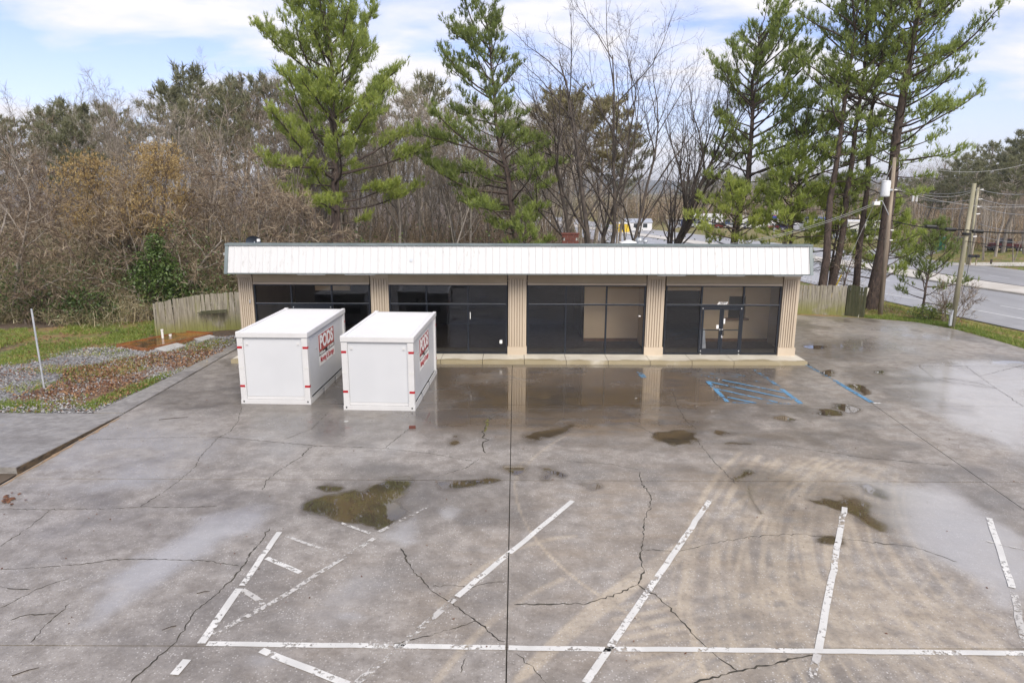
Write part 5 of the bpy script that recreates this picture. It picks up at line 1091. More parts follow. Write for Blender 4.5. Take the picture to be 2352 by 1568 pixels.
# the tall clump over the right fence
RP = [(15, (19.95, 44.0), 19.5, .27, 'tall pine with reddish trunk, second of the clump from the shop corner', 0), (16, (20.95, 44.8), 20.3, .25, 'slim tall pine close beside the reddish trunk over the right fence', 0), (17, (22.6, 45.2), 21.5, .22, 'thin pine trunk midway between the pair and the stout pine', 0), (18, (22.85, 43.2), 23.5, .44, 'stoutest tall pine beside the white corner board of the right fence', 0), (19, (18.6, 47.0), 11.5, .18, 'shorter pine nearest the right end of the shop roof', 0)]
for sd, (x, y), h, r0, lb_, _ in RP:
    make_pine('pine_tree', lb_, sd, (x, y, -.15), (x + (1.0 if sd == 18 else .7), y + .4, h), r0, [(.36, 1.8), (.46, 2.8), (.6, 3.4), (.78, 3.6), (.9, 2.8), (1, .9)] if sd != 18 else [(.28, 2.8), (.42, 4.0), (.58, 4.7), (.75, 4.6), (.88, 3.8), (1, 1.2)], 56 if sd != 18 else 100, (-.05, .8), (.62, .44) if sd != 19 else (.74, .56), 1.25, (0, .05), bow=.3, L=.36, n=10, w=.042, dead=12)
make_pine('pine_sapling', 'young open pine sapling on the verge between the two utility poles', 20, (24.5, 40.6, -.1), (24.75, 40.6, 5.35), .085, [(.12, 1.7), (.35, 1.9), (.6, 1.5), (.8, .9), (1, .3)], 30, (.1, .8), (.5, .42), 1.6, L=.34, n=12, w=.035, bow=.08, mats=('bark_pine', 'needles'))
# low bright pine boughs hanging over the far side
make_pine('pine_tree', 'low bright green pine right of the shop behind the tall clump', 21, (25.4, 47.5, -.5), (25.6, 47.5, 6.5), .12, [(.2, 2.6), (.5, 2.6), (1, .6)], 40, (.05, .7), .8, 1.4, L=.42, n=11, w=.05)
make_pine('pine_tree', 'bushy mid green pine between the shop and the tall right clump', 26, (17.6, 45.6, -.2), (17.9, 45.6, 9.4), .16, [(.35, 2.4), (.6, 2.8), (1, .6)], 40, (.0, .7), (.86, .6), 1.3, L=.42, n=11, w=.05, dead=14)

make_pine('pine_tree', 'low spreading bright green pine just behind the right end of the shop roof', 27, (15.1, 47.3, -.2), (15.2, 47.3, 7.4), .13, [(.45, 2.6), (.6, 3.0), (.85, 2.0), (1, .6)], 34, (.0, .6), (.92, .74), 1.4, L=.42, n=11, w=.05, dead=26)
make_pine('pine_tree', 'low bright green pine between the thin trunks over the right fence', 28, (21.9, 46.6, -.3), (22.0, 46.6, 7.8), .13, [(.4, 2.6), (.6, 3.0), (.85, 2.0), (1, .6)], 34, (.0, .6), (.86, .66), 1.4, L=.42, n=11, w=.05, dead=12)
# hero leafless trees
fan = dict(levels=4, kids=(10, 7, 5), jit=(.08, .12, .15, .18), up=(.02, .05, .06, .06), **{'from': (.16, .2, .15)}, ang=((.4, .85), (.35, .85), (.4, .9)), len=(.62, .52, .46), rr=(.55, .55, .55), twl=.55, twn=3, twup=.2, tww=.006, taper=.18)
bt1, b1 = bare_tree('maple_tree', 'big leafless many-stemmed tree in the middle behind the shop', 31, 19, .3, fan, ('bark_grey', 'twig_dark'), None, [((-1.2, .2), (-.16, .05, 1), 14.5, .19), ((-.4, -.3), (-.05, 0, 1), 17.6, .22), ((.4, .2), (.10, .03, 1), 17.0, .2), ((1.1, -.1), (.30, 0, 1), 14.6, .17), ((.0, .5), (.0, .1, 1), 15.5, .16)]); bt1.location = (6.2, 49.2, -.1)
bt2, b2 = bare_tree('maple_tree', 'leafless tree with upswept reddish branches left of the tall tufted pine', 32, 15, .30, dict(fan, kids=(16, 7, 5), **{'from': (.12, .2, .15)}, ang=((.35, .75), (.25, .6), (.4, .9)), len=(.58, .5, .46), up=(.02, .13, .1, .08)), ('bark_grey', 'twig_dark'), None, [((0, 0), (.06, 0, 1), 13.0, .28), ((.25, .1), (.16, 0, 1), 13.2, .15)]); bt2.location = (11.3, 50.5, -.1)
bt3, _ = bare_tree('bare_tree', 'small dark leafless tree against the road above the right fence', 33, 3.8, .07, dict(levels=3, kids=(7, 5), twl=.5, twn=5, tww=.010, **{'from': (.45, .2, .2)}), ('bark_brown', 'twig')); bt3.location = (20.6, 42.6, -.1)
bt4, _ = bare_tree('bare_bush', 'leafless twiggy bush at the foot of the young pine sapling', 34, 2.2, .03, dict(levels=3, kids=(5, 4), twl=.5, twn=5, tww=.009, **{'from': (.15, .2, .2)}), ('bark_brown', 'twig'), None, [((.1 * k - .2, .1 * (k % 3)), (.25 * k - .5, .1 * (k % 2), 1.6), 2.2, .025) for k in range(7)]); bt4.location = (24.75, 38.3, -.05)
# budding yellow tree and vine-hung trees at the left wood edge
low = dict(levels=4, kids=(8, 7, 5), jit=(.12, .2, .22, .25), up=(.02, .04, .02, .0), **{'from': (.22, .2, .15)}, ang=((.5, 1.1), (.5, 1.0), (.5, 1.1)), len=(.62, .55, .5), rr=(.55, .5, .5), twl=.65, twn=8, twup=.05, tww=.012)
bt5, b5 = bare_tree('budding_tree', 'crooked tree with ochre yellow buds on top in the woods on the left', 35, 9.6, .24, low, ('bark_brown', 'twig'), None, [((0, 0), (.1, 0, 1), 8.6, .22), ((-.4, .1), (-.55, 0, 1), 8.6, .17), ((.4, 0), (.6, .1, 1), 8.2, .16)]); bt5.location = (-24.0, 42.0, -.1)
tp = np.array(b5.tips); r = np.random.default_rng(7); tp = tp[(tp[:, 2] > 4.6) & (np.abs(tp[:, 0] - .6) < 4.4)]; tp = tp[r.random(len(tp)) < .8]
gbud = Geo(); needle_tufts(gbud, r, np.concatenate([tp, tp + r.normal(0, .15, tp.shape)]), np.tile([0, 0, 1.], (2 * len(tp), 1)), .15, 4, .05, None, .9); gbud.build('buds', M['buds'], bt5)
LT = []
for sd, (x, y), h, sp_, lb_ in ((36, (-15.6, 39.2), 8.2, (.35, 0), 'crooked brown vine-draped tree behind the left fence beside the shop'), (37, (-29.5, 38.6), 7.8, (.5, 0), 'low crooked leafless tree leaning right at the left edge of the woods'), (38, (-20.5, 39.8), 6.8, (-.6, 0), 'tangled leafless tree between the yellow budding tree and the left fence')):
    t_, b_ = bare_tree('vine_tree', lb_, sd, h, .2, dict(low, twn=9), ('bark_wood', 'twig'), None, [((0, 0), (sp_[0], sp_[1], 1), h, .13), ((.3, .2), (-sp_[0], .2, 1.0), h * .9, .13), ((-.2, .1), (sp_[0] * 1.8, 0, .8), h * .85, .11)]); t_.location = (x, y, -.1)

# prototypes for the woods; every tree is its own object
PR = []
for k, (h, rd, st) in enumerate(((15.5, .19, None), (17.0, .21, None), (14.0, .17, None), (16.0, .2, [((0, 0), (.06, 0, 1), 16, .18), ((.3, .1), (-.16, .05, 1), 14.5, .14)]), (12.0, .15, [((0, 0), (.1, .1, 1), 12, .14), ((.2, -.2), (-.2, 0, 1), 11, .11)]))):
    t_, _ = bare_tree('bare_tree', 'slim leafless grey tree standing in the woods', 60 + k, h, rd, dict(levels=4, kids=(9, 6, 4), up=(.02, .08, .08, .08), ang=((.3, .7), (.35, .85), (.5, 1)), len=(.42, .5, .5), twl=.62, twn=5, tww=.0085, **{'from': (.38, .2, .2)}), ('bark_wood', 'twig_grey' if k % 3 else 'twig'), None, st)
    PR.append((t_, h))
PP = []
for k, h in enumerate((16.0, 18.0, 14.0, 15.0)):
    p = Pine(80 + k); r = p.r; tpath = trunk_path(r, (0, 0, -.4), (r.normal(0, .5), r.normal(0, .5), h), 9, .5); p.trunk(tpath, np.linspace(.24, .05, 9), 6)
    for j in range(34):
        f = .58 + .41 * ((j + r.random()) / 34); L_ = np.interp(f, [.58, .7, .85, 1], [2.0, 3.6, 3.2, 1.0]) * r.uniform(.7, 1.15); p.limb(f * h, j * 2.4, L_, np.interp(f, [.58, 1], [.05, .9]), .04, .95, np.interp(f, [.58, 1], [.4, .55]), .35)
    t_ = p.finish('pine_tree', 'distant round-topped pine', ('bark_wood', 'needles_olive' if k == 3 else 'needles_dark'), .5, 10, .075, .6); PP.append((t_, h))
used = set()
def place(root, loc, rz_, sc_, label, group, lean=(0, 0)):
    if root.name not in used:
        used.add(root.name); root.location = tuple(loc); root.rotation_euler = (lean[0], lean[1], rz_); root.scale = (sc_,) * 3 if np.isscalar(sc_) else tuple(sc_); root['label'] = label; root['group'] = group; return root
    return copy_tree(root, loc, rz_, sc_, label, group, lean)
SKY = [(-200,300),(0,285),(100,285),(180,268),(250,262),(330,235),(400,262),(480,235),(560,240),(650,250),(760,275),(900,270),(970,255),(1050,280),(1150,300),(1250,310),(1330,330),(1450,380),(1550,430),(2400,430)]
sx_, sy_ = zip(*SKY)
def topz(x, y, k=0.0):
    px = 1176 + FPX * x / (y * .977 + 1.5); return H_CAM + (438 - np.interp(px, sx_, sy_)) / FPX * y * .99, px
def wood_label(px, h, k):
    kind = 'two-stemmed' if k in (3, 4) else ('tall slim' if h > 13 else 'short slim' if h < 10.5 else 'slim')
    if px < 120: w = 'at the left end of the woods'
    elif px < 420: w = 'above and behind the yellow budding tree'
    elif px < 640: w = 'between the yellow budding tree and the broad pine'
    elif px < 900: w = 'right behind the broad spreading pine'
    elif px < 1120: w = 'between the broad pine and the two-topped pine'
    elif px < 1260: w = 'right behind the two-topped pine'
    else: w = 'round the big many-stemmed tree'
    return f'{kind} leafless tree {w}', f'{kind} leafless trees {w}'
r = np.random.default_rng(77)
n_ = 0; n_mid = 0
pts_ = []
for k in range(900):
    if n_ >= 92: break
    y = r.uniform(42, 84) if r.random() < .55 else r.uniform(50, 84); px = r.uniform(-120, 1520); x = (px - 1176) / FPX * y
    if x > edge(y) - 4 or (y < 50 and x > -14.5) or (x > 13 and y < 56): continue
    if px > 1290 and (r.random() < .7 or y < 58): continue
    if any((x - a) ** 2 + (y - b) ** 2 < 2.2 for a, b in pts_): continue
    pts_.append((x, y)); tz, _ = topz(x, y)
    zg = float(zground(x, y)); h = (tz - zg) * r.uniform(.62, 1.02)
    if y < 50: h = min(h, r.uniform(7, 11))
    ki = r.integers(len(PR)); root, h0 = PR[ki]; s_ = h / h0
    place(root, (x, y, zg - .1), r.uniform(0, 6.28), (max(s_, .62) * r.uniform(.8, 1.1),) * 2 + (s_,), *wood_label(px, h, ki), lean=(r.normal(0, .03), r.normal(0, .03))); n_ += 1
for k in range(400):
    if n_mid >= 62: break
    y = r.uniform(54, 86); px = r.uniform(620, 1330); x = (px - 1176) / FPX * y
    if x > edge(y) - 5 or (x > 13 and y < 58) or any((x - a) ** 2 + (y - b) ** 2 < 1.6 for a, b in pts_): continue
    pts_.append((x, y)); tz, _ = topz(x, y); zg = float(zground(x, y)); h = (tz - zg) * r.uniform(.7, 1.05); ki = r.integers(len(PR)); root, h0 = PR[ki]; s_ = h / h0
    place(root, (x, y, zg - .1), r.uniform(0, 6.28), (max(s_, .65) * 1.05,) * 2 + (s_,), *wood_label(px, h, ki), lean=(r.normal(0, .03), r.normal(0, .03))); n_mid += 1
RPN = [(30,290,75,1),(120,268,72,1),(185,262,66,1.1),(250,258,78,1),(385,212,80,1.05),(470,195,78,1.1),(505,222,70,.9),(560,196,82,1.15),(640,208,85,1),(720,262,80,.9),(860,245,82,.9),(975,198,86,.95),(1330,232,72,1.5),(1290,262,76,1.1),(1378,250,75,1.2),(1430,310,80,1),(1250,300,86,1),(-60,290,70,1),(420,250,66,.8),(310,300,84,1)]
for k, (px, ty, Yd, wsc) in enumerate(RPN):
    c = D(px, ty, Yd); zg = float(zground(c[0], Yd)); root, h0 = PP[3 if 1270 < px < 1400 else k % 3]; s_ = (c[2] - zg) / h0
    place(root, (c[0], Yd, zg), r.uniform(0, 6.28), (s_ * wsc * 1.0, s_ * wsc * 1.0, s_), 'round-topped pine rising above the leafless woods on the left' if px < 1200 else 'round-topped pine behind the big many-stemmed leafless tree', 'pines above the left woods' if px < 1200 else 'pines behind the many-stemmed tree')
c = D(148, 288, 52); root, h0 = PP[0]; place(root, (c[0], 52, -.2), 1.0, (.62, .62, c[2] / h0), 'small bright green pine at the left among bare woods', 'small green pine in the left woods')
RGT = [(2230,362,105,1.2),(2290,338,110,1.3),(2345,318,98,1.25),(2180,400,120,1.2),(2125,412,132,1.2),(2262,388,96,1.0),(2352,350,112,1.3),(2205,385,112,1.1),(2320,372,92,1.0),(2390,330,95,1.3),(2070,415,140,1.3),(2150,428,118,1.0)]
for k, (px, ty, Yd, wsc) in enumerate(RGT):
    c = D(px, ty, Yd); zg = float(zground(c[0], Yd)); root, h0 = PP[k % 3]; s_ = (c[2] - zg) / h0
    place(root, (c[0], Yd, zg), r.uniform(0, 6.28), (s_ * wsc, s_ * wsc, s_), 'pine in the grove across the road at the far right', 'pines across the road')
for k in range(44):
    px = r.uniform(2040, 2420); Yd = r.uniform(98, 150); x = (px - 1176) / FPX * Yd
    if px < 2200 and Yd < 118: continue
    zg = float(zground(x, Yd)); root, h0 = PR[r.integers(len(PR))]; place(root, (x, Yd, zg), r.uniform(0, 6.28), r.uniform(.5, .85), 'leafless tree in the grove across the road at the far right', 'leafless trees across the road')
bt6 = place(PR[4][0], (*D(2262, 560, 88)[:1], 88, float(zground(D(2262, 560, 88)[0], 88))), .4, .62, 'small russet leafless tree by the driveway and mailboxes across the road', 'small tree by the driveway')
c = D(2328, 598, 84); bt6 = place(PR[4][0], (c[0], 84, float(zground(c[0], 84))), 2.0, .58, 'small leafless tree on the lawn in front of the parked pickup', 'small tree before the pickup')
for k in range(120):
    px = r.uniform(1120, 2420); Yd = r.uniform(215, 330); x = (px - 1176) / FPX * Yd
    if edge(Yd) - 5 < x < med(Yd) + 22: continue
    zg = float(zground(x, Yd)); tz = H_CAM + (438 - r.uniform(398, 430)) / FPX * Yd; pine = r.random() < .3
    root, h0 = (PP if pine else PR)[r.integers(3)]; s_ = (tz - zg) / h0
    place(root, (x, Yd, zg), r.uniform(0, 6.28), (max(s_, .75) * 1.25, max(s_, .75) * 1.25, s_), 'pine in the far tree line beyond the parked vehicles' if pine else 'leafless tree in the far tree line beyond the parked vehicles', 'pines of the far tree line' if pine else 'leafless trees of the far tree line')
for k in range(26):
    px = r.uniform(1560, 2080); Yd = r.uniform(205, 225); x = (px - 1176) / FPX * Yd; zg = float(zground(x, Yd)); pine = r.random() < .35
    root, h0 = (PP if pine else PR)[r.integers(3)]; tz = H_CAM + (438 - r.uniform(425, 470)) / FPX * Yd
    place(root, (x, Yd, zg), r.uniform(0, 6.28), ((tz - zg) / h0 * 1.5,) * 2 + ((tz - zg) / h0,), 'pine at the back of the lot of parked vehicles' if pine else 'leafless tree at the back of the lot of parked vehicles', 'pines behind the vehicle lot' if pine else 'leafless trees behind the vehicle lot')

# thicket: uncountable brown stems, briars and vines
def thicket(name, n, sampler, hfun, seed, mat='thicket', w=.016, tw=5, twl=.7, droop=.3, tint=(0, 1)):
    r = np.random.default_rng(seed); xy = sampler(r, n); m = len(xy); h = hfun(xy, r)
    z0 = zground(xy[:, 0], xy[:, 1]) - .1; p0 = np.column_stack([xy, z0]); a = r.uniform(0, 2 * np.pi, m); lean = np.abs(r.normal(0, .45, m))
    dd = np.column_stack([np.cos(a) * lean, np.sin(a) * lean, np.ones(m)]); pts = [p0]
    for k in range(1, 5):
        st = h[:, None] * .25 * (dd + r.normal(0, .16, (m, 3)) + np.column_stack([np.cos(a), np.sin(a), -np.ones(m)]) * droop * k * .25 * r.random((m, 1)))
        pts.append(pts[-1] + st)
    Pt = np.stack(pts, 1); sd = r.normal(0, 1, (m, 3)); sd[:, 2] *= .2; sd /= np.linalg.norm(sd, axis=1)[:, None]
    bright = r.random(m) < .05; bw = np.ones(m); bw[bright] = 2.0; ww = (w * bw * r.uniform(.5, 1.5, m))[:, None] * np.linspace(1, .25, 5)[None]
    L_ = Pt - sd[:, None] * ww[..., None]; R_ = Pt + sd[:, None] * ww[..., None]; v = np.stack([L_, R_], 2).reshape(m, 10, 3)
    q = np.array([[0, 1, 3, 2], [2, 3, 5, 4], [4, 5, 7, 6], [6, 7, 9, 8]]); Q = (q[None] + (np.arange(m) * 10)[:, None, None]).reshape(-1, 4)
    ti = np.clip(r.uniform(*tint, m) * .62 + .62 * vnoise(xy[:, 0], xy[:, 1], 2.3, seed + 70) - .12, 0, 1); ti[bright] = r.uniform(.85, 1, bright.sum()); g = Geo(); g.add(v.reshape(-1, 3), q=Q, tint=np.repeat(ti, 4))  # clumped noise in tint paints darker shaded depths among the stems
    f = r.uniform(.25, .98, (m, tw)); k = f * 4; i = np.minimum(k.astype(int), 3); u = (k - i)[..., None]
    ii = np.arange(m)[:, None]; B = Pt[ii, i] * (1 - u) + Pt[ii, i + 1] * u
    dr = r.normal(0, 1, (m, tw, 3)) * [1, 1, .7] + [0, 0, .35]; dr /= np.linalg.norm(dr, axis=2)[..., None]; l = twl * r.uniform(.4, 1.3, (m, tw, 1))
    s2 = np.cross(dr, r.normal(0, 1, (m, tw, 3))); s2 /= np.linalg.norm(s2, axis=2)[..., None]; mid = B + dr * l * .5 + r.normal(0, .06, B.shape); E_ = mid + (dr + r.normal(0, .35, B.shape)) * l * .5
    wv = w * .55; V = np.stack([B - s2 * wv, B + s2 * wv, mid + s2 * wv * .7, mid - s2 * wv * .7, E_], 2).reshape(-1, 5, 3); N = len(V)
    T = (np.array([[0, 1, 2], [0, 2, 3], [3, 2, 4]])[None] + (np.arange(N) * 5)[:, None, None]).reshape(-1, 3)
    g.add(V.reshape(-1, 3), t=T, tint=np.repeat(np.clip(np.repeat(ti, tw) + r.normal(0, .15, N), 0, 1), 3))
    return stuff(g.build(name, M[mat]))
def samp(fx):
    def f(r, n):
        out = []; c = 0
        while c < n:
            p = fx(r, n); out.append(p); c += len(p)
        return np.concatenate(out)[:n]
    return f
def fxL(r, n):
    y = 34.0 + 17.6 * r.random(n) ** 1.2; x = r.uniform(-46, -12.5, n); fr = np.interp(x, [-46, -30, -18, -12], [33.6, 34.6, 35.9, 36.6]); k = (y > fr + vnoise(x, y, 2.2, 9) * 2.4) & (r.random(n) < np.clip((-12.4 - x) / 5, .12, 1) ** .8); return np.stack([x, y], -1)[k]
def hL(p, r): d = p[:, 1] - 35.2; return np.clip(.7 + .42 * d, .35, 4.2) * np.clip((-11.0 - p[:, 0]) / 5, .5, 1) * r.uniform(.5, 1.25, len(p)) * (.7 + .7 * vnoise(p[:, 0], p[:, 1], 4, 5))
thicket('undergrowth', 12000, samp(fxL), hL, 1, 'thicket_olive', twl=.6, tw=6, w=.010)
def fxM(r, n):
    y = r.uniform(46.6, 66, n); x = r.uniform(-26, 16, n); k = (x < edge(y) - 3) & ((x < 2.5) | (r.random(n) < .28)) & ~((x < -13) & (y < 50)); return np.stack([x, y], -1)[k]
thicket('undergrowth', 9500, samp(fxM), lambda p, r: np.where(p[:, 0] < 3, np.clip(3.2 + .13 * (p[:, 1] - 46), 3, 7.2), 2.6) * r.uniform(.55, 1.2, len(p)), 2, twl=.7, w=.012, tw=6)
def fxB(r, n): y = r.uniform(56, 84, n); x = (r.uniform(-150, 1350, n) - 1176) / FPX * y; return np.stack([x, y], -1)[x < edge(y) - 4]
thicket('undergrowth', 8000, samp(fxB), lambda p, r: np.where((p[:, 0] + .15 * p[:, 1]) > 17, 4.0, 7.0) * r.uniform(.5, 1.15, len(p)), 3, twl=.9, w=.016, tw=6)
def fxR(r, n): y = r.uniform(42.2, 47, n); x = r.uniform(13.2, 24.0, n); return np.stack([x, y], -1)
thicket('undergrowth', 420, samp(fxR), lambda p, r: r.uniform(.8, 2.4, len(p)), 4, twl=.5, w=.010, tw=5)
def fxRR(r, n): y = r.uniform(104, 150, n); x = (r.uniform(2060, 2440, n) - 1176) / FPX * y; return np.stack([x, y], -1)
thicket('undergrowth', 2600, samp(fxRR), lambda p, r: r.uniform(1.5, 6.5, len(p)), 6, twl=1.2, w=.035, tw=6)
def fxF(r, n): y = r.uniform(222, 330, n); x = (r.uniform(1100, 2440, n) - 1176) / FPX * y; return np.stack([x, y], -1)[(x < edge(y) - 6) | (x > med(y) + 24)]
thicket('distant_woods', 5200, samp(fxF), lambda p, r: r.uniform(5, 17, len(p)) * (.6 + .6 * vnoise(p[:, 0], p[:, 1], 30, 3)), 7, twl=2.4, w=.085, tw=7, tint=(.1, .7))

# leaves: ivy and evergreen growth at the wood edge
def leaves(geo, C, r, s0, tint=None, flat=.4):
    m = len(C); n = r.normal(0, 1, (m, 3)); n[:, 2] = np.abs(n[:, 2]) + flat; n /= np.linalg.norm(n, axis=1)[:, None]; a = np.cross(n, r.normal(0, 1, (m, 3))); a /= np.linalg.norm(a, axis=1)[:, None]; b = np.cross(n, a)
    s = (s0 * r.uniform(.6, 1.3, m))[:, None]; v = np.stack([C - a * s, C + b * s * .5, C + a * s, C - b * s * .5], 1).reshape(-1, 3)
    geo.add(v, q=np.arange(4 * m).reshape(-1, 4), tint=tint if tint is not None else r.random(m))
r = np.random.default_rng(90); g_ = Geo()
xy = samp(fxL)(r, 60000); cl = vnoise(xy[:, 0], xy[:, 1], 2.6, 31); xy = xy[(cl > .36) & (xy[:, 1] < 47)]
zc = r.random(len(xy)) ** 1.2 * np.clip((xy[:, 1] - 34.2) / 3, .12, 1) * (1.2 + 5.2 * vnoise(xy[:, 0], xy[:, 1], 3.1, 32)); leaves(g_, np.column_stack([xy, zc]), r, .075, np.clip(r.normal(.42, .2, len(xy)), 0, 1)); stuff(g_.build('ivy', M['leaf_green']))
xy = samp(fxM)(r, 9000); cl = vnoise(xy[:, 0], xy[:, 1], 3, 33); xy = xy[cl > .55]; g_ = Geo(); leaves(g_, np.column_stack([xy, r.random(len(xy)) * 5 + zground(xy[:, 0], xy[:, 1])]), r, .10, np.clip(r.normal(.4, .2, len(xy)), 0, 1)); stuff(g_.build('ivy', M['leaf_green']))
def shrub(name, label, c, parts, n, s0, seed, mat='leaf_green', tint=.45):
    r = np.random.default_rng(seed); t = thing(name, label, 'shrub', c); g = Geo(); w = Geo()
    for (ox, oy, oz, rx, ry, rz2) in parts:
        m = int(n * rx * rz2 / sum(p[3] * p[5] for p in parts)); u = r.normal(0, 1, (m, 3)); u /= np.linalg.norm(u, axis=1)[:, None]; rad = r.uniform(.25, 1.0, (m, 1)) ** .5 * (1 + .18 * np.sin(u[:, :1] * 7 + oz) * np.cos(u[:, 2:] * 6 + ox))
        leaves(g, np.array([ox, oy, oz]) + u * rad * [rx, ry, rz2], r, s0, np.clip(r.normal(tint, .2, m), 0, 1))
        for k in range(5): w.tube(wander(r, np.array([r.normal(0, .1), r.normal(0, .1), -.1]), np.array([ox, oy, oz + .2]) + r.normal(0, .3, 3), max(.4, oz + .4 * rz2), 5, .15, .05), np.linspace(.03, .01, 6), 4, .3, False)
    w.build('stem', M['bark_brown'], t); g.build('foliage', M[mat], t); return t
c = D(355, 600, 38.2); shrub('evergreen_shrub', 'bright glossy evergreen shrub at the wood edge left of the fence', (c[0], 38.2, -.05), [(.05, 0, 3.3, 1.15, .9, .9), (-.55, 0, 2.4, 1.1, .9, .9), (.6, -.1, 2.5, 1.2, .9, .9), (1.1, 0, 1.6, 1.0, .9, .8), (.1, .1, 4.3, .6, .6, .6), (-.2, 0, 1.5, 1.0, .8, .8)], 5200, .10, 41, tint=.55)
for k, (px, py, Yd, s_, lb_) in enumerate(((60, 690, 37.8, 1.5, 'dark green ivy-covered mound at the left edge of the woods'), (440, 655, 38.8, 1.1, 'low green bush between the leaning post and the left fence'), (210, 720, 37.2, 1.0, 'low mossy green bush behind the leaning metal post'))):
    c = D(px, py, Yd); shrub('wild_bush', lb_, (c[0], Yd, -.05), [(0, 0, 1.1 * s_, 1.4 * s_, 1 * s_, 1.0 * s_), (.8 * s_, .2, .7 * s_, s_, .8 * s_, .6 * s_), (-.9 * s_, .1, .8 * s_, s_, .8 * s_, .7 * s_)], 1500, .09, 43 + k, tint=.35)
c = G(2150, 735); shrub('low_bush', 'low feathery green bush between the sapling and the twiggy bush', (c[0] - .1, c[1] + .3, -.1), [(-.5, 0, .5, .9, .6, .5), (.4, 0, .4, .7, .5, .4)], 1100, .07, 48, 'needles', .45)

# grass, leaf litter and stones
def grass(name, poly, n, hgt, seed, tint, clump=.5, lim=None):
    r = np.random.default_rng(seed); mn, mxx = poly.min(0), poly.max(0); xy = r.uniform(mn, mxx, (int(n * 3), 2)); k = inside(xy[:, 0], xy[:, 1], poly)
    xy = xy[k]; k = vnoise(xy[:, 0], xy[:, 1], 1.3, seed) + r.normal(0, .1, len(xy)) > clump
    if lim is not None: k &= lim(xy[:, 0], xy[:, 1])
    xy = xy[k][:n]; m = len(xy); B = 5; z = zground(xy[:, 0], xy[:, 1])
    c = np.column_stack([xy, z - .01]); base_ = c[:, None] + r.normal(0, .05, (m, B, 3)) * [1, 1, 0]; d = r.normal(0, .5, (m, B, 3)); d[..., 2] = 1; l = hgt * r.uniform(.4, 1.3, (m, B, 1)); s = r.normal(0, 1, (m, B, 3)) * [1, 1, 0]; s /= np.linalg.norm(s, axis=2)[..., None]
    v = np.stack([base_ - s * .014, base_ + s * .014, base_ + d * l], 2).reshape(-1, 3); g = Geo(); tt = np.clip(np.repeat(r.normal(tint[0], tint[1], m) + .25 * (vnoise(xy[:, 0], xy[:, 1], 2.2, seed + 1) - .5), B) + r.normal(0, .06, m * B), 0, 1); g.add(v, t=np.arange(len(v)).reshape(-1, 3), tint=tt); return stuff(g.build(name, M['grass']))
grass('grass', POLY_GRASSL, 11000, .14, 101, (.52, .16), .42)
vp = np.array([(24.2, 20), (38, 20), (30.6, 41), (28.8, 52), (27, 60), (13, 60), (13, 42), (20.8, 40.6), (22.9, 39.2), (23.8, 37), (24.2, 33)])
grass('grass', vp, 15000, .14, 102, (.72, .2), .25, lambda x, y: (x > lot_right(y) + .02) | (y > 41.6))
ve = np.array([(24.15, 22), (25.6, 22), (25.4, 36), (24.6, 38.6), (22.8, 40.4), (20.8, 40.5), (20.9, 39.75), (23, 38.55), (23.95, 36.7), (24.2, 34.3)])
grass('grass', ve, 6500, .13, 103, (.48, .1), .15, lambda x, y: x > lot_right(y) + .01)
far_g = np.array([(med(60) + 17.5, 60), (med(60) + 60, 60), (med(140) + 70, 140), (med(140) + 17.5, 140)]); grass('grass', far_g, 7000, .35, 104, (.66, .12), .3)
grass('weeds', POLY_LEAF, 520, .12, 105, (.45, .15), .62); grass('weeds', POLY_GRAVEL, 3200, .10, 106, (.66, .2), .5)
grass('dry_grass', gpoly([(230, 850), (470, 815), (480, 835), (330, 875), (230, 880)]), 60, .22, 107, (.97, .03), .55)
grass('weeds', gpoly([(0, 935), (215, 940), (330, 893), (395, 860), (390, 855), (320, 880), (190, 928), (0, 918)]), 900, .14, 108, (.42, .1), .42)
def litter(name, poly, n, seed, s0, mat, clump, clseed):
    r = np.random.default_rng(seed); mn, mxx = poly.min(0), poly.max(0); xy = r.uniform(mn, mxx, (int(n * 4), 2)); k = inside(xy[:, 0], xy[:, 1], poly) & (vnoise(xy[:, 0], xy[:, 1], 1.5, clseed) + r.normal(0, .12, len(xy)) > clump); xy = xy[k][:n]
    g = Geo(); leaves(g, np.column_stack([xy, zground(xy[:, 0], xy[:, 1]) + r.uniform(.03, .08, len(xy))]), r, s0, None, 1.2); return stuff(g.build(name, M[mat]))
litter('leaf_litter', POLY_LEAF, 5200, 111, .055, 'deadleaf', .42, 7); litter('leaf_litter', POLY_GRAVEL, 2200, 112, .05, 'deadleaf', .55, 8); litter('leaf_litter', POLY_GRASSL, 1800, 114, .06, 'deadleaf', .52, 10); litter('leaf_litter', vp, 4000, 113, .06, 'deadleaf', .5, 9)
r = np.random.default_rng(120); mn, mxx = POLY_GRAVEL.min(0), POLY_GRAVEL.max(0); xy = r.uniform([max(mn[0], -30), mn[1]], mxx, (16000, 2)); xy = xy[inside(xy[:, 0], xy[:, 1], POLY_GRAVEL) & (vnoise(xy[:, 0], xy[:, 1], 1.8, 5) + r.normal(0, .12, len(xy)) > .38)][:6000]; m = len(xy)
oc = np.array([(1, 0, 0), (0, 1, 0), (-1, 0, 0), (0, -1, 0), (0, 0, 1), (0, 0, -1)], float); s = r.uniform(.018, .05, (m, 1, 1)); v = oc[None] * s * r.uniform(.6, 1.3, (m, 6, 1)) + np.column_stack([xy, zground(xy[:, 0], xy[:, 1]) + .03])[:, None]
T = np.array([(0, 1, 4), (1, 2, 4), (2, 3, 4), (3, 0, 4), (1, 0, 5), (2, 1, 5), (3, 2, 5), (0, 3, 5)]); g_ = Geo(); g_.add(v.reshape(-1, 3), t=(T[None] + (np.arange(m) * 6)[:, None, None]).reshape(-1, 3), tint=np.repeat(r.random(m), 8)); stuff(g_.build('gravel', M['stone']))

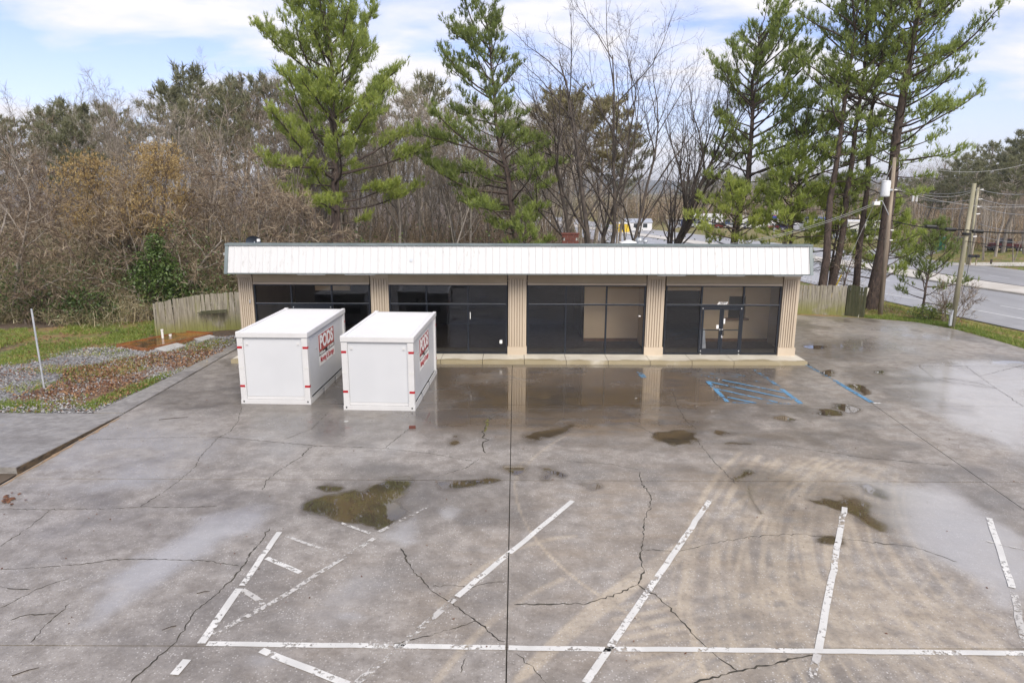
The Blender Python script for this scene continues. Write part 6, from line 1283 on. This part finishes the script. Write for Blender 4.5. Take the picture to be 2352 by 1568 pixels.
# ------------------------------------------------------------------ utility poles and wires
def wire(name, label, A, B, sag, rad, mat, group='overhead wires along the road', n=14):
    A, B = np.array(A, float), np.array(B, float); f = np.linspace(0, 1, n)[:, None]; p = A + (B - A) * f; p[:, 2] -= sag * 4 * f[:, 0] * (1 - f[:, 0]); g = Geo().tube(p, rad, 4, .5, False); return tag(g.build(name, M[mat]), label, 'wire', group)
b1_ = G(2022, 722); t1_ = D(2055, 362, 41.3)
p1 = thing('utility_pole', 'weathered wooden utility pole carrying the white transformer can', 'utility pole', (b1_[0], b1_[1], 0)); d1 = t1_ - np.array([b1_[0], b1_[1], 0])
Geo().tube([np.array([0, 0, -.3]), d1 * .5, d1], [.145, .125, .10], 12).build('pole', M['pole_wood'], p1, True)
f = (437 - 362) / 360; q = d1 * (1 - f)
tc_ = D(2032, 452, 41.1) - np.array(p1.location); th_ = D(2032, 417, 41.1)[2] - D(2032, 452, 41.1)[2]
can = Geo().tube([tc_, tc_ + [0, 0, .08], tc_ + [0, 0, th_ - .05], tc_ + [0, 0, th_]], [.24, .25, .25, .23], 18).build('transformer_can', M['transformer'], p1, True)
Geo().tube([tc_ + [0, 0, th_ + .003], tc_ + [0, 0, th_ + .06]], [.255, .2], 18).build('can_lid', M['transformer'], can); 
for dx_ in (-.1, .08): Geo().tube([tc_ + [dx_, 0, th_ + .05], tc_ + [dx_, 0, th_ + .24]], .03, 6).build('bushing', M['galv'], can)
Geo().box(tuple(tc_ + [.2, -.05, .35]), tuple(tc_ + [.42, .05, .45])).build('bracket', M['galv'], p1)
lh = D(2014, 466, 41.0) - np.array(p1.location); qa = d1 * (1 - (500 - 362) / 360)
Geo().tube([qa, qa + [-.08, -.05, .25], lh + [.30, 0, .12], lh + [.1, 0, .1]], .03, 6).build('lamp_arm', M['galv'], p1)
lamp_ = Geo().box(tuple(lh + [-.2, -.12, -.12]), tuple(lh + [.14, .12, .08])).build('lamp_head', M['white_plastic'], p1); Geo().tube([lh + [-.05, 0, .085], lh + [-.05, 0, .2]], .05, 8).build('photo_cell', M['galv'], lamp_)
for yy_ in (434, 525, 548): 
    w0 = d1 * (1 - (yy_ - 362) / 360); Geo().tube([w0 + [.1, -.1, 0], w0 + [.26, -.12, 0]], .035, 6).build('insulator', M['letter_white'], p1)
b2_ = G(2186, 752); t2_ = D(2238, 421, 36.95); d2 = t2_ - np.array([b2_[0], b2_[1], 0])
p2 = thing('utility_pole', 'nearest mossy wooden pole leaning right of the sapling', 'utility pole', (b2_[0], b2_[1], 0)); Geo().tube([np.array([0, 0, -.3]), d2 * .5, d2], [.135, .12, .10], 12).build('pole', M['pole_mossy'], p2, True)
Geo().box((-.33, -.28, .15), (-.2, -.17, .72)).build('riser_box', M['galv'], p2); Geo().tube([(-.22, -.2, .7), (-.2, -.2, 1.0)], .05, 8).build('riser_pipe', M['galv'], p2)
cw_ = d2 * .66; Geo().tube([cw_ + [.18, -.1, 0], cw_ + [.24, -.15, -.9], d2 * .42 + [.26, -.18, 0], d2 * .3 + [.2, -.2, 0], d2 * .22 + [.17, -.15, 0]], .012, 5).build('ground_wire', M['cable'], p2)
Geo().tube([cw_ - [0, 0, .06], cw_ + [0, 0, .06]], .2, 10).build('band', M['cable'], p2)
zp = float(zground(54.3, 81.5)); b3 = D(2222, 607, 81.5); t3 = D(2247, 431, 81.8); p3 = thing('utility_pole', 'farther grey wooden pole across the road behind the mailboxes', 'utility pole', (b3[0], 81.5, zp)); d3 = t3 - np.array([b3[0], 81.5, zp]); Geo().tube([np.array([0, 0, -.2]), d3 * .5, d3], [.2, .17, .14], 10).build('pole', M['pole_mossy'], p3, True)
for yy_ in (436, 457, 474, 490, 541): w0 = d3 * (1 - (yy_ - 431) / 176); Geo().tube([w0 + [.1, -.15, 0], w0 + [.5, -.2, .04]], .06, 6).build('insulator', M['letter_white'], p3)
b4 = D(2099, 552, 117); t4 = D(2103, 432, 117); zp4 = float(zground(b4[0], 117)); p4 = thing('utility_pole', 'distant wooden pole with white fittings beyond the green box', 'utility pole', (b4[0], 117, zp4)); d4 = t4 - np.array([b4[0], 117, zp4]); Geo().tube([np.array([0, 0, -.2]), d4], [.2, .15], 8).build('pole', M['pole_wood'], p4, True)
for k in range(2): w0 = d4 * .82; Geo().tube([w0 + [-.45 + .6 * k, -.2, -.5], w0 + [-.45 + .6 * k, -.2, .5]], .18, 8).build('insulator', M['letter_white'], p4)
W = []
for k, (a, b, sag, rad, m_, lb_) in enumerate([
 ((2056, 431, 41.2), (2247, 434, 81.7), .7, .013, 'wire_light', 'upper wire from the transformer pole to the far pole'), ((2056, 434, 41.2), (2420, 470, 40), .5, .013, 'wire_light', 'pale wire running right from the transformer pole below its top'),
 ((2060, 370, 41.2), (2440, 346, 50), 1.0, .011, 'wire_light', 'topmost thin wire running right from the transformer pole tip'),
 ((2249, 435, 81.7), (2460, 430, 60), .6, .024, 'wire_light', 'first wire down on the far pole, running right'), ((2249, 456, 81.7), (2460, 460, 60), .6, .024, 'wire_light', 'second wire down on the far pole, running right'), ((2249, 474, 81.7), (2460, 485, 60), .6, .024, 'wire_light', 'third wire down on the far pole, running right'), ((2249, 514, 81.7), (2460, 522, 60), .6, .022, 'wire', 'fourth wire down on the far pole, running right'), ((2249, 541, 81.7), (2460, 545, 60), .6, .024, 'wire', 'lowest wire on the far pole, running right'),
 ((2247, 435, 81.7), (2103, 436, 117), .6, .026, 'wire', 'first wire down on the far pole, running left to the distant pole'), ((2247, 456, 81.7), (2102, 452, 117), .6, .026, 'wire', 'second wire down on the far pole, running left'), ((2247, 474, 81.7), (2102, 466, 117), .6, .026, 'wire_light', 'third wire down on the far pole, running left'), ((2247, 541, 81.7), (2101, 524, 117), .7, .026, 'wire', 'lowest wire on the far pole, running left')]):
    wire('power_line', lb_, D(*a), D(*b), sag, rad, m_)
c1, c2_, c3 = D(2046, 506, 41.2), D(2216, 528, 37.0), D(2440, 533, 30)
wire('cable', 'thick black cable between the transformer pole and the nearest mossy pole', c1, c2_, .15, .028, 'cable'); wire('cable', 'thick black cable running right from the nearest mossy pole', c2_, c3, .1, .028, 'cable'); wire('cable', 'lower thin black cable right of the nearest mossy pole', D(2213, 553, 37), D(2440, 572, 30), .1, .016, 'cable'); wire('cable', 'thin black cable left of the transformer pole between pine trunks', D(2033, 549, 41.2), D(1890, 545, 55), .2, .016, 'cable'); wire('cable', 'black cable left of the transformer pole above the thin one', D(2034, 524, 41.2), D(1850, 520, 60), .3, .02, 'cable')
for k, (px, py, Yd, lb_) in enumerate(((2139, 520.5, 38.9, 'black splice case on the cable above the sapling tip'), (2184, 527, 37.75, 'black splice case just left of the nearest mossy pole'), (2246, 531.5, 36.1, 'black splice case just right of the nearest mossy pole'))):
    a = D(px - 13, py - .5, Yd); b = D(px + 13, py + .8, Yd - .1); s_ = thing('splice_case', lb_, 'cable box', a, 'splice cases on the cable'); d_ = b - a; Geo().tube([d_ * 0, d_ * .04, d_ * .96, d_], [.05, .095, .095, .05], 10).build('case', M['cable'], s_); 
    for e in (.05, .92): Geo().tube([d_ * e, d_ * (e + .03)], .104, 10).build('end_ring', M['black'], s_)
gy_ = G(1896, 690); wire('guy_wire', 'pale stay wire slanting from the transformer pole top to the ground', D(2052, 374, 41.25), (20.05, 43.3, 0.0), 0, .015, 'wire_light', 'stay wires of the transformer pole'); wire('guy_wire', 'short second stay wire behind the transformer can', D(2030, 455, 41.3), D(2004, 560, 43.5), 0, .015, 'wire_light', 'stay wires of the transformer pole')
Q0 = np.array([20.05, 43.3, 0.0]); Q1 = D(2052, 374, 41.25); u_ = unit(Q1 - Q0); tag(Geo().tube([Q0, Q0 + u_ * 2.3], .045, 8).build('guy_guard', M['yellow']), 'yellow plastic guard on the stay wire above the right fence', 'guard')
for j_, (dz, lb_) in enumerate(((0, 'upper service wire from the street lamp towards the shop'), (-.12, 'lower service wire from the street lamp towards the shop'))): wire('service_wire', lb_, D(2008, 467 + 4 * j_, 41.0), (12.3, 44.6, 3.75 + dz),   .45, .013, 'wire_light', 'service wires to the shop')

# ------------------------------------------------------------------ across the road
c = D(2155, 566, 104.5); zg = float(zround) if False else float(zground(c[0], 104.5)); gb = thing('utility_cabinet', 'dark green steel utility box on the lawn across the road', 'utility box', (c[0], 104.5, zg)); hh = D(2155, 545, 104.5)[2] - zg
Geo().box((-.72, -.5, 0), (.72, .5, hh - .08)).build('body', M['green_box'], gb)
Geo().add([(-.76, -.54, hh - .078), (.76, -.54, hh - .078), (.76, .54, hh - .078), (-.76, .54, hh - .078), (-.7, -.4, hh + .06), (.7, -.4, hh + .06), (.7, .45, hh + .06), (-.7, .45, hh + .06)], q=[(3,2,1,0),(4,5,6,7),(0,1,5,4),(1,2,6,5),(2,3,7,6),(3,0,4,7)]).build('lid', M['green_box'], gb)
for x in (-.36, .36): Geo().box((x - .34, -.515, .1), (x + .34, -.502, hh - .15)).build('door', M['green_box'], gb)
for z_ in (.45, .75): Geo().box((-.55, -.525, z_), (-.05, -.516, z_ + .03)).build('vent_slot', M['black'], gb)
c = D(2168, 545, 112); zg = float(zground(c[0], 112)); sp = thing('sign_post', 'bare white post behind the green utility box', 'post', (c[0], 112, zg)); Geo().tube([(0, 0, -.1), (0, 0, D(2167, 507, 112)[2] - zg)], .08, 8).build('pole', M['far_white'], sp); Geo().tube([(0, 0, -.05), (0, 0, .3)], .16, 8).build('foot', M['galv'], sp)
for px, lb_ in ((2228.5, 'left one of the two dark mailboxes at the roadside'), (2241.5, 'right one of the two dark mailboxes at the roadside')):
    c = D(px, 604, 80.8); zg = float(zground(c[0], 80.8)); mb = thing('mailbox', lb_, 'mailbox', (c[0], 80.8, zg), 'mailboxes by the road'); Geo().box((-.05, -.05, -.1), (.05, .05, 1.0)).build('post', M['pole_wood'], mb)
    th = np.linspace(0, np.pi, 7); pr = [(.17 * math.cos(a), -.3, 1.18 + .14 * math.sin(a)) for a in th] + [(-.17, -.3, 1.003), (.17, -.3, 1.003)]; Geo().prism(pr, (0, .6, 0)).build('box', M['black'], mb); Geo().box((.175, -.1, 1.2), (.19, .1, 1.34)).build('flag', M['tape_red'], mb)
bp = D(2278, 600, 82); tag(Geo().box((bp[0] - .08, 82, float(zground(bp[0], 82)) - .1), (bp[0] + .08, 82.16, float(zground(bp[0], 82)) + .7)).build('wooden_stake', M['stick']), 'short dark wooden stake on the lawn right of the mailboxes', 'stake')
Y_ = 84.0
ge = Geo(); dpts = [(2175, 604), (2245, 600), (2352, 603), (2460, 600), (2460, 609), (2352, 611), (2245, 609), (2180, 606)]
dp = [G(*p, -1.05) for p in dpts]; dz = lambda p: float(zground(p[0], p[1])) + .09
for i in range(3):
    ge.add([(q[0], q[1], dz(q)) for q in (dp[7 - i], dp[6 - i], dp[1 + i], dp[i])], q=[(0, 1, 2, 3)])
struct(ge.build('driveway', M['median']))
ge = Geo(); ll = [(1985, 572), (2070, 548), (2170, 556), (2185, 562), (2120, 590), (2060, 585)]; q = [G(*p, -1.1) for p in ll]; 
ge = Geo().prism([(a[0], a[1], float(zground(a[0], a[1])) + .06) for a in q][::-1], (0, 0, .03)); struct(ge.build('side_street', M['shoulder']))
for pa, pb in (((2060, 546), (2120, 545)), ((2120, 545), (2190, 556)), ((2190, 556), (2225, 562))):
    a, b = G(*pa, -1.0), G(*pb, -1.0); za, zb2 = float(zground(a[0], a[1])), float(zground(b[0], b[1])); struct(Geo().tube([(a[0], a[1], za + .1), (b[0], b[1], zb2 + .1)], .17, 4).build('kerb', M['far_white']))
# vehicles: each car is body, glasshouse, four wheels
CARM = {n: simple('car_' + n, c, None, rough=.25) for n, c in dict(white=(.74, .74, .73), silver=(.42, .43, .45), black=(.02, .02, .022), red=(.17, .03, .028), blue=(.04, .06, .13), grey=(.12, .13, .14), maroon=(.07, .015, .018)).items()}
PROF = {'car': ([(-2.2, .32), (2.2, .32), (2.25, .62), (1.95, .86), (.95, .95), (-1.75, 1.0), (-2.2, .92)], [(.95, .953), (.25, 1.42), (-1.05, 1.44), (-1.75, 1.003)]), 'pickup': ([(-2.6, .45), (2.6, .45), (2.65, .85), (2.3, 1.1), (1.2, 1.18), (-.6, 1.18), (-.62, 1.12), (-2.6, 1.12)], [(1.2, 1.183), (.65, 1.78), (-.5, 1.8), (-.6, 1.183)]), 'van': ([(-2.7, .4), (2.7, .4), (2.75, .95), (2.2, 1.25), (1.7, 2.15), (-2.65, 2.2)], [(2.14, 1.3), (1.72, 2.05), (1.0, 2.08), (1.0, 1.3)])}
def vehicle(kind, col, loc, rz_, label, group=None):
    t = thing('parked_' + kind, label, {'car': 'car', 'pickup': 'pickup truck', 'van': 'van'}[kind], loc, group, rz_); body, cab = PROF[kind]; W2 = .88
    Geo().prism([(x, -W2, z) for x, z in body], (0, 2 * W2, 0)).build('body', CARM[col], t); off = .06 if kind != 'van' else -.004
    gl_ = Geo().prism([(x, -W2 + off, z) for x, z in cab], (0, 2 * (W2 - off), 0)).build('window', M['car_glass'], t)
    if kind != 'van': xs = [p[0] for p in cab]; zt_ = max(p[1] for p in cab); Geo().box((min(cab[1][0], cab[2][0]) - .1, -W2 + .1, zt_ - .0), (max(cab[1][0], cab[2][0]) + .02, W2 - .1, zt_ + .05)).build('roof', CARM[col], t)
    me = None
    for x in (body[0][0] + .75, body[1][0] - .8):
        for y in (-W2 - .01, W2 - .2):
            w = bpy.data.objects.new('wheel', me) if me else None
            if me is None:
                w = Geo().cyl((0, 0, 0), .34, .21, 14, 'y').build('wheel', M['tyre']); me = w.data; rim = Geo().cyl((0, -.006, 0), .19, .222, 10, 'y').build('rim', M['steel']); rme = rim.data; w.parent = t; rim.parent = w
            else:
                link(w, t); rim = bpy.data.objects.new('rim', rme); link(rim, w)
            w.location = (x, y, .34)
    for s_ in (-.6, .6): Geo().box((body[1][0] - .02, s_ - .17, body[2][1] - .12), (body[2][0] + .01, s_ + .17, body[2][1] + .05)).build('headlight', M['tube_light'], t)
    return t
c = D(2308, 575, 101); zg = float(zground(c[0], 101)); vehicle('pickup', 'maroon', (c[0], 101, zg), 2.8, 'maroon pickup parked at the grove edge at the far right')
c = D(2335, 572, 103); c = D(2345, 556, 103); zg = float(zground(c[0], 103)); tr_ = thing('flat_trailer', 'dark flat trailer with a big wheel next to the maroon pickup', 'trailer', (D(2296, 560, 99)[0], 99, float(zground(D(2296, 560, 99)[0], 99))))
Geo().box((-1.8, -.9, .62), (1.8, .9, .75)).build('bed', M['black'], tr_); Geo().tube([(1.8, 0, .6), (3.0, 0, .5)], .06, 6).build('tongue', M['black'], tr_)
for y in (-1.1, .92): w = Geo().cyl((0, y, .42), .42, .2, 16, 'y').build('wheel', M['tyre'], tr_); Geo().cyl((0, y - .004, .42), .2, .208, 10, 'y').build('rim', M['far_white'], w)
for x in (-1.7, 0, 1.7): Geo().box((x - .03, -.9, .752), (x + .03, -.84, 1.15)).build('stake', M['black'], tr_)
r = np.random.default_rng(150)
cols = ['white', 'white', 'silver', 'white', 'grey', 'white', 'black', 'silver', 'white', 'red', 'white', 'blue']
rows_ = [((1588, 519), (1800, 528), 12), ((1560, 512), (1840, 517), 15), ((1570, 505), (1900, 510), 14)]
zl = -2.75
for ri, (a, b, n) in enumerate(rows_):
    A, B = G(*a, zl), G(*b, zl)
    for k in range(n):
        q = A + (B - A) * (k + r.uniform(-.15, .15)) / (n - 1); zg = float(zground(q[0], q[1])); kind = ('car', 'car', 'van', 'pickup')[r.integers(4)]; col = cols[r.integers(len(cols))]
        rn = ('front', 'middle', 'back')[ri]
        vehicle(kind, col, (q[0], q[1], zg + .02), r.choice([.1, 1.7, 3.2]) + r.normal(0, .1), f'{col} {kind} parked in the {rn} row of the far vehicle lot', f'{col} {kind}s parked in the {rn} row of the far lot')
ge = Geo(); q = [G(*p, zl) for p in ((1540, 524), (1950, 536), (1960, 498), (1530, 500))]; ge = Geo().prism([(a[0], a[1], float(zground(a[0], a[1])) + .015) for a in q], (0, 0, .004)); struct(ge.build('vehicle_lot', M['shoulder']))
def shed(px, py, Yd, w, h, d, colwall, colroof, label, cat, name='shed', flat=False):
    c = D(px, py, Yd); zg = float(zground(c[0], Yd)); t = thing(name, label, cat, (c[0], Yd, zg)); Geo().box((-w / 2, 0, -.2), (w / 2, d, h)).build('wall', M[colwall] if isinstance(colwall, str) else colwall, t)
    if flat: Geo().box((-w / 2 - .1, -.1, h + .002), (w / 2 + .1, d + .1, h + .3)).build('roof', M[colroof], t)
    else: Geo().prism([(-w / 2 - .2, -.2, h + .002), (-w / 2 - .2, d + .2, h + .002), (-w / 2 - .2, d / 2, h + w * .12)], (w + .4, 0, 0)).build('roof', M[colroof], t)
    for k in range(max(1, int(w / 2.5))): Geo().box((-w / 2 + .5 + k * 2.5, -.03, .8), (-w / 2 + 1.7 + k * 2.5, -.002, min(h - .3, 2.0))).build('window', M['car_glass'], t)
    return t
shed(1628, 508, 218, 9, 2.6, 6, 'far_white', 'far_white', 'long low white building at the back of the vehicle lot', 'building')
shed(1892, 512, 170, 7.5, 3.0, 4, 'far_white', 'far_blue', 'white shop unit with a bright blue roof band seen between pine trunks', 'building', 'shop_unit', True)
shed(1862, 512, 172, 3.2, 2.6, 3, 'far_white', 'far_blue', 'small white kiosk with blue roof left of the white shop unit', 'building', 'kiosk', True)
shed(1433, 505, 175, 3.0, 2.2, 3, 'yellow', 'far_white', 'small yellow hut with white roof behind the many-stemmed tree', 'hut', 'hut', True)
shed(1465, 498, 190, 8, 2.2, 5, 'far_white', 'galv', 'pale low shed right of the yellow hut in the distance', 'building')
shed(2000, 528, 135, 9, 3.2, 6, 'far_white', 'far_white', 'white flat building across the road behind the transformer pole', 'building', 'shop_unit', True)
c = D(1780, 500, 165); zg = float(zground(c[0], 165)); sg = thing('road_sign', 'red white and blue pylon sign beyond the vehicle lot', 'sign', (c[0], 165, zg)); Geo().tube([(0, 0, -.1), (0, 0, 5)], .12, 8).build('post', M['galv'], sg); Geo().box((-.7, -.15, 4.2), (.7, .15, 5.6)).build('panel', M['far_white'], sg); Geo().box((-.6, -.16, 3.0), (.6, .14, 4.0)).build('panel', M['far_blue'], sg); Geo().box((-.6, -.165, 4.002), (.6, .13, 4.19)).build('panel', M['sign_red'], sg)
# brick pier behind the shop
c = D(1310, 556, 47.5); bp_ = thing('brick_pier', 'short red brick pier behind the middle of the shop roof', 'pier', (c[0], 47.5, -.1)); hh = D(1310, 536, 47.5)[2] + .1
nz_ = int(hh / .2)
bm_ = Geo().box((0, 0, 0), (.36, .30, .185)).mesh('brick', M['brick'])
Geo().box((-.46, .02, 0), (.46, .5, hh - .1)).build('core', M['paver'], bp_)
for k in range(nz_):
    for i in range(3 if k % 2 else 2): o = bpy.data.objects.new('brick', bm_); link(o, bp_); o.location = ((-.56 if k % 2 else -.37) + .38 * i, -.02 + 0.0, k * .2)
Geo().box((-.62, -.06, nz_ * .2 + .002), (.62, .56, nz_ * .2 + .1)).build('cap', M['brick'], bp_)
# low wooded hills on the horizon
xs = np.linspace(-3600, 4200, 160); ge = Geo(); r = np.random.default_rng(12)
hh = 60 + 34 * (vnoise(xs + 5000, xs * 0, 900, 4)) + 14 * vnoise(xs + 5000, xs * 0, 230, 6) + 5 * vnoise(xs + 5000, xs * 0, 60, 7); prof = [(0, 0), (500, .45), (900, .8), (1300, 1.0), (2000, .3)]
v = np.concatenate([np.column_stack([xs, 2600 + a + 0 * xs, -20 + hh * b * (1 + .05 * (vnoise(xs + 5000, xs * 0 + a, 150, 9) - .5))]) for a, b in prof]); n = len(xs); i = np.arange(n - 1)
ge.add(v, q=np.concatenate([np.stack([i + k * n, i + 1 + k * n, i + 1 + (k + 1) * n, i + (k + 1) * n], -1) for k in range(4)])); struct(ge.build('hills', simple('hills', (0.035, 0.05, 0.03), (0.075, 0.07, 0.05), .01, .95), smooth=True))
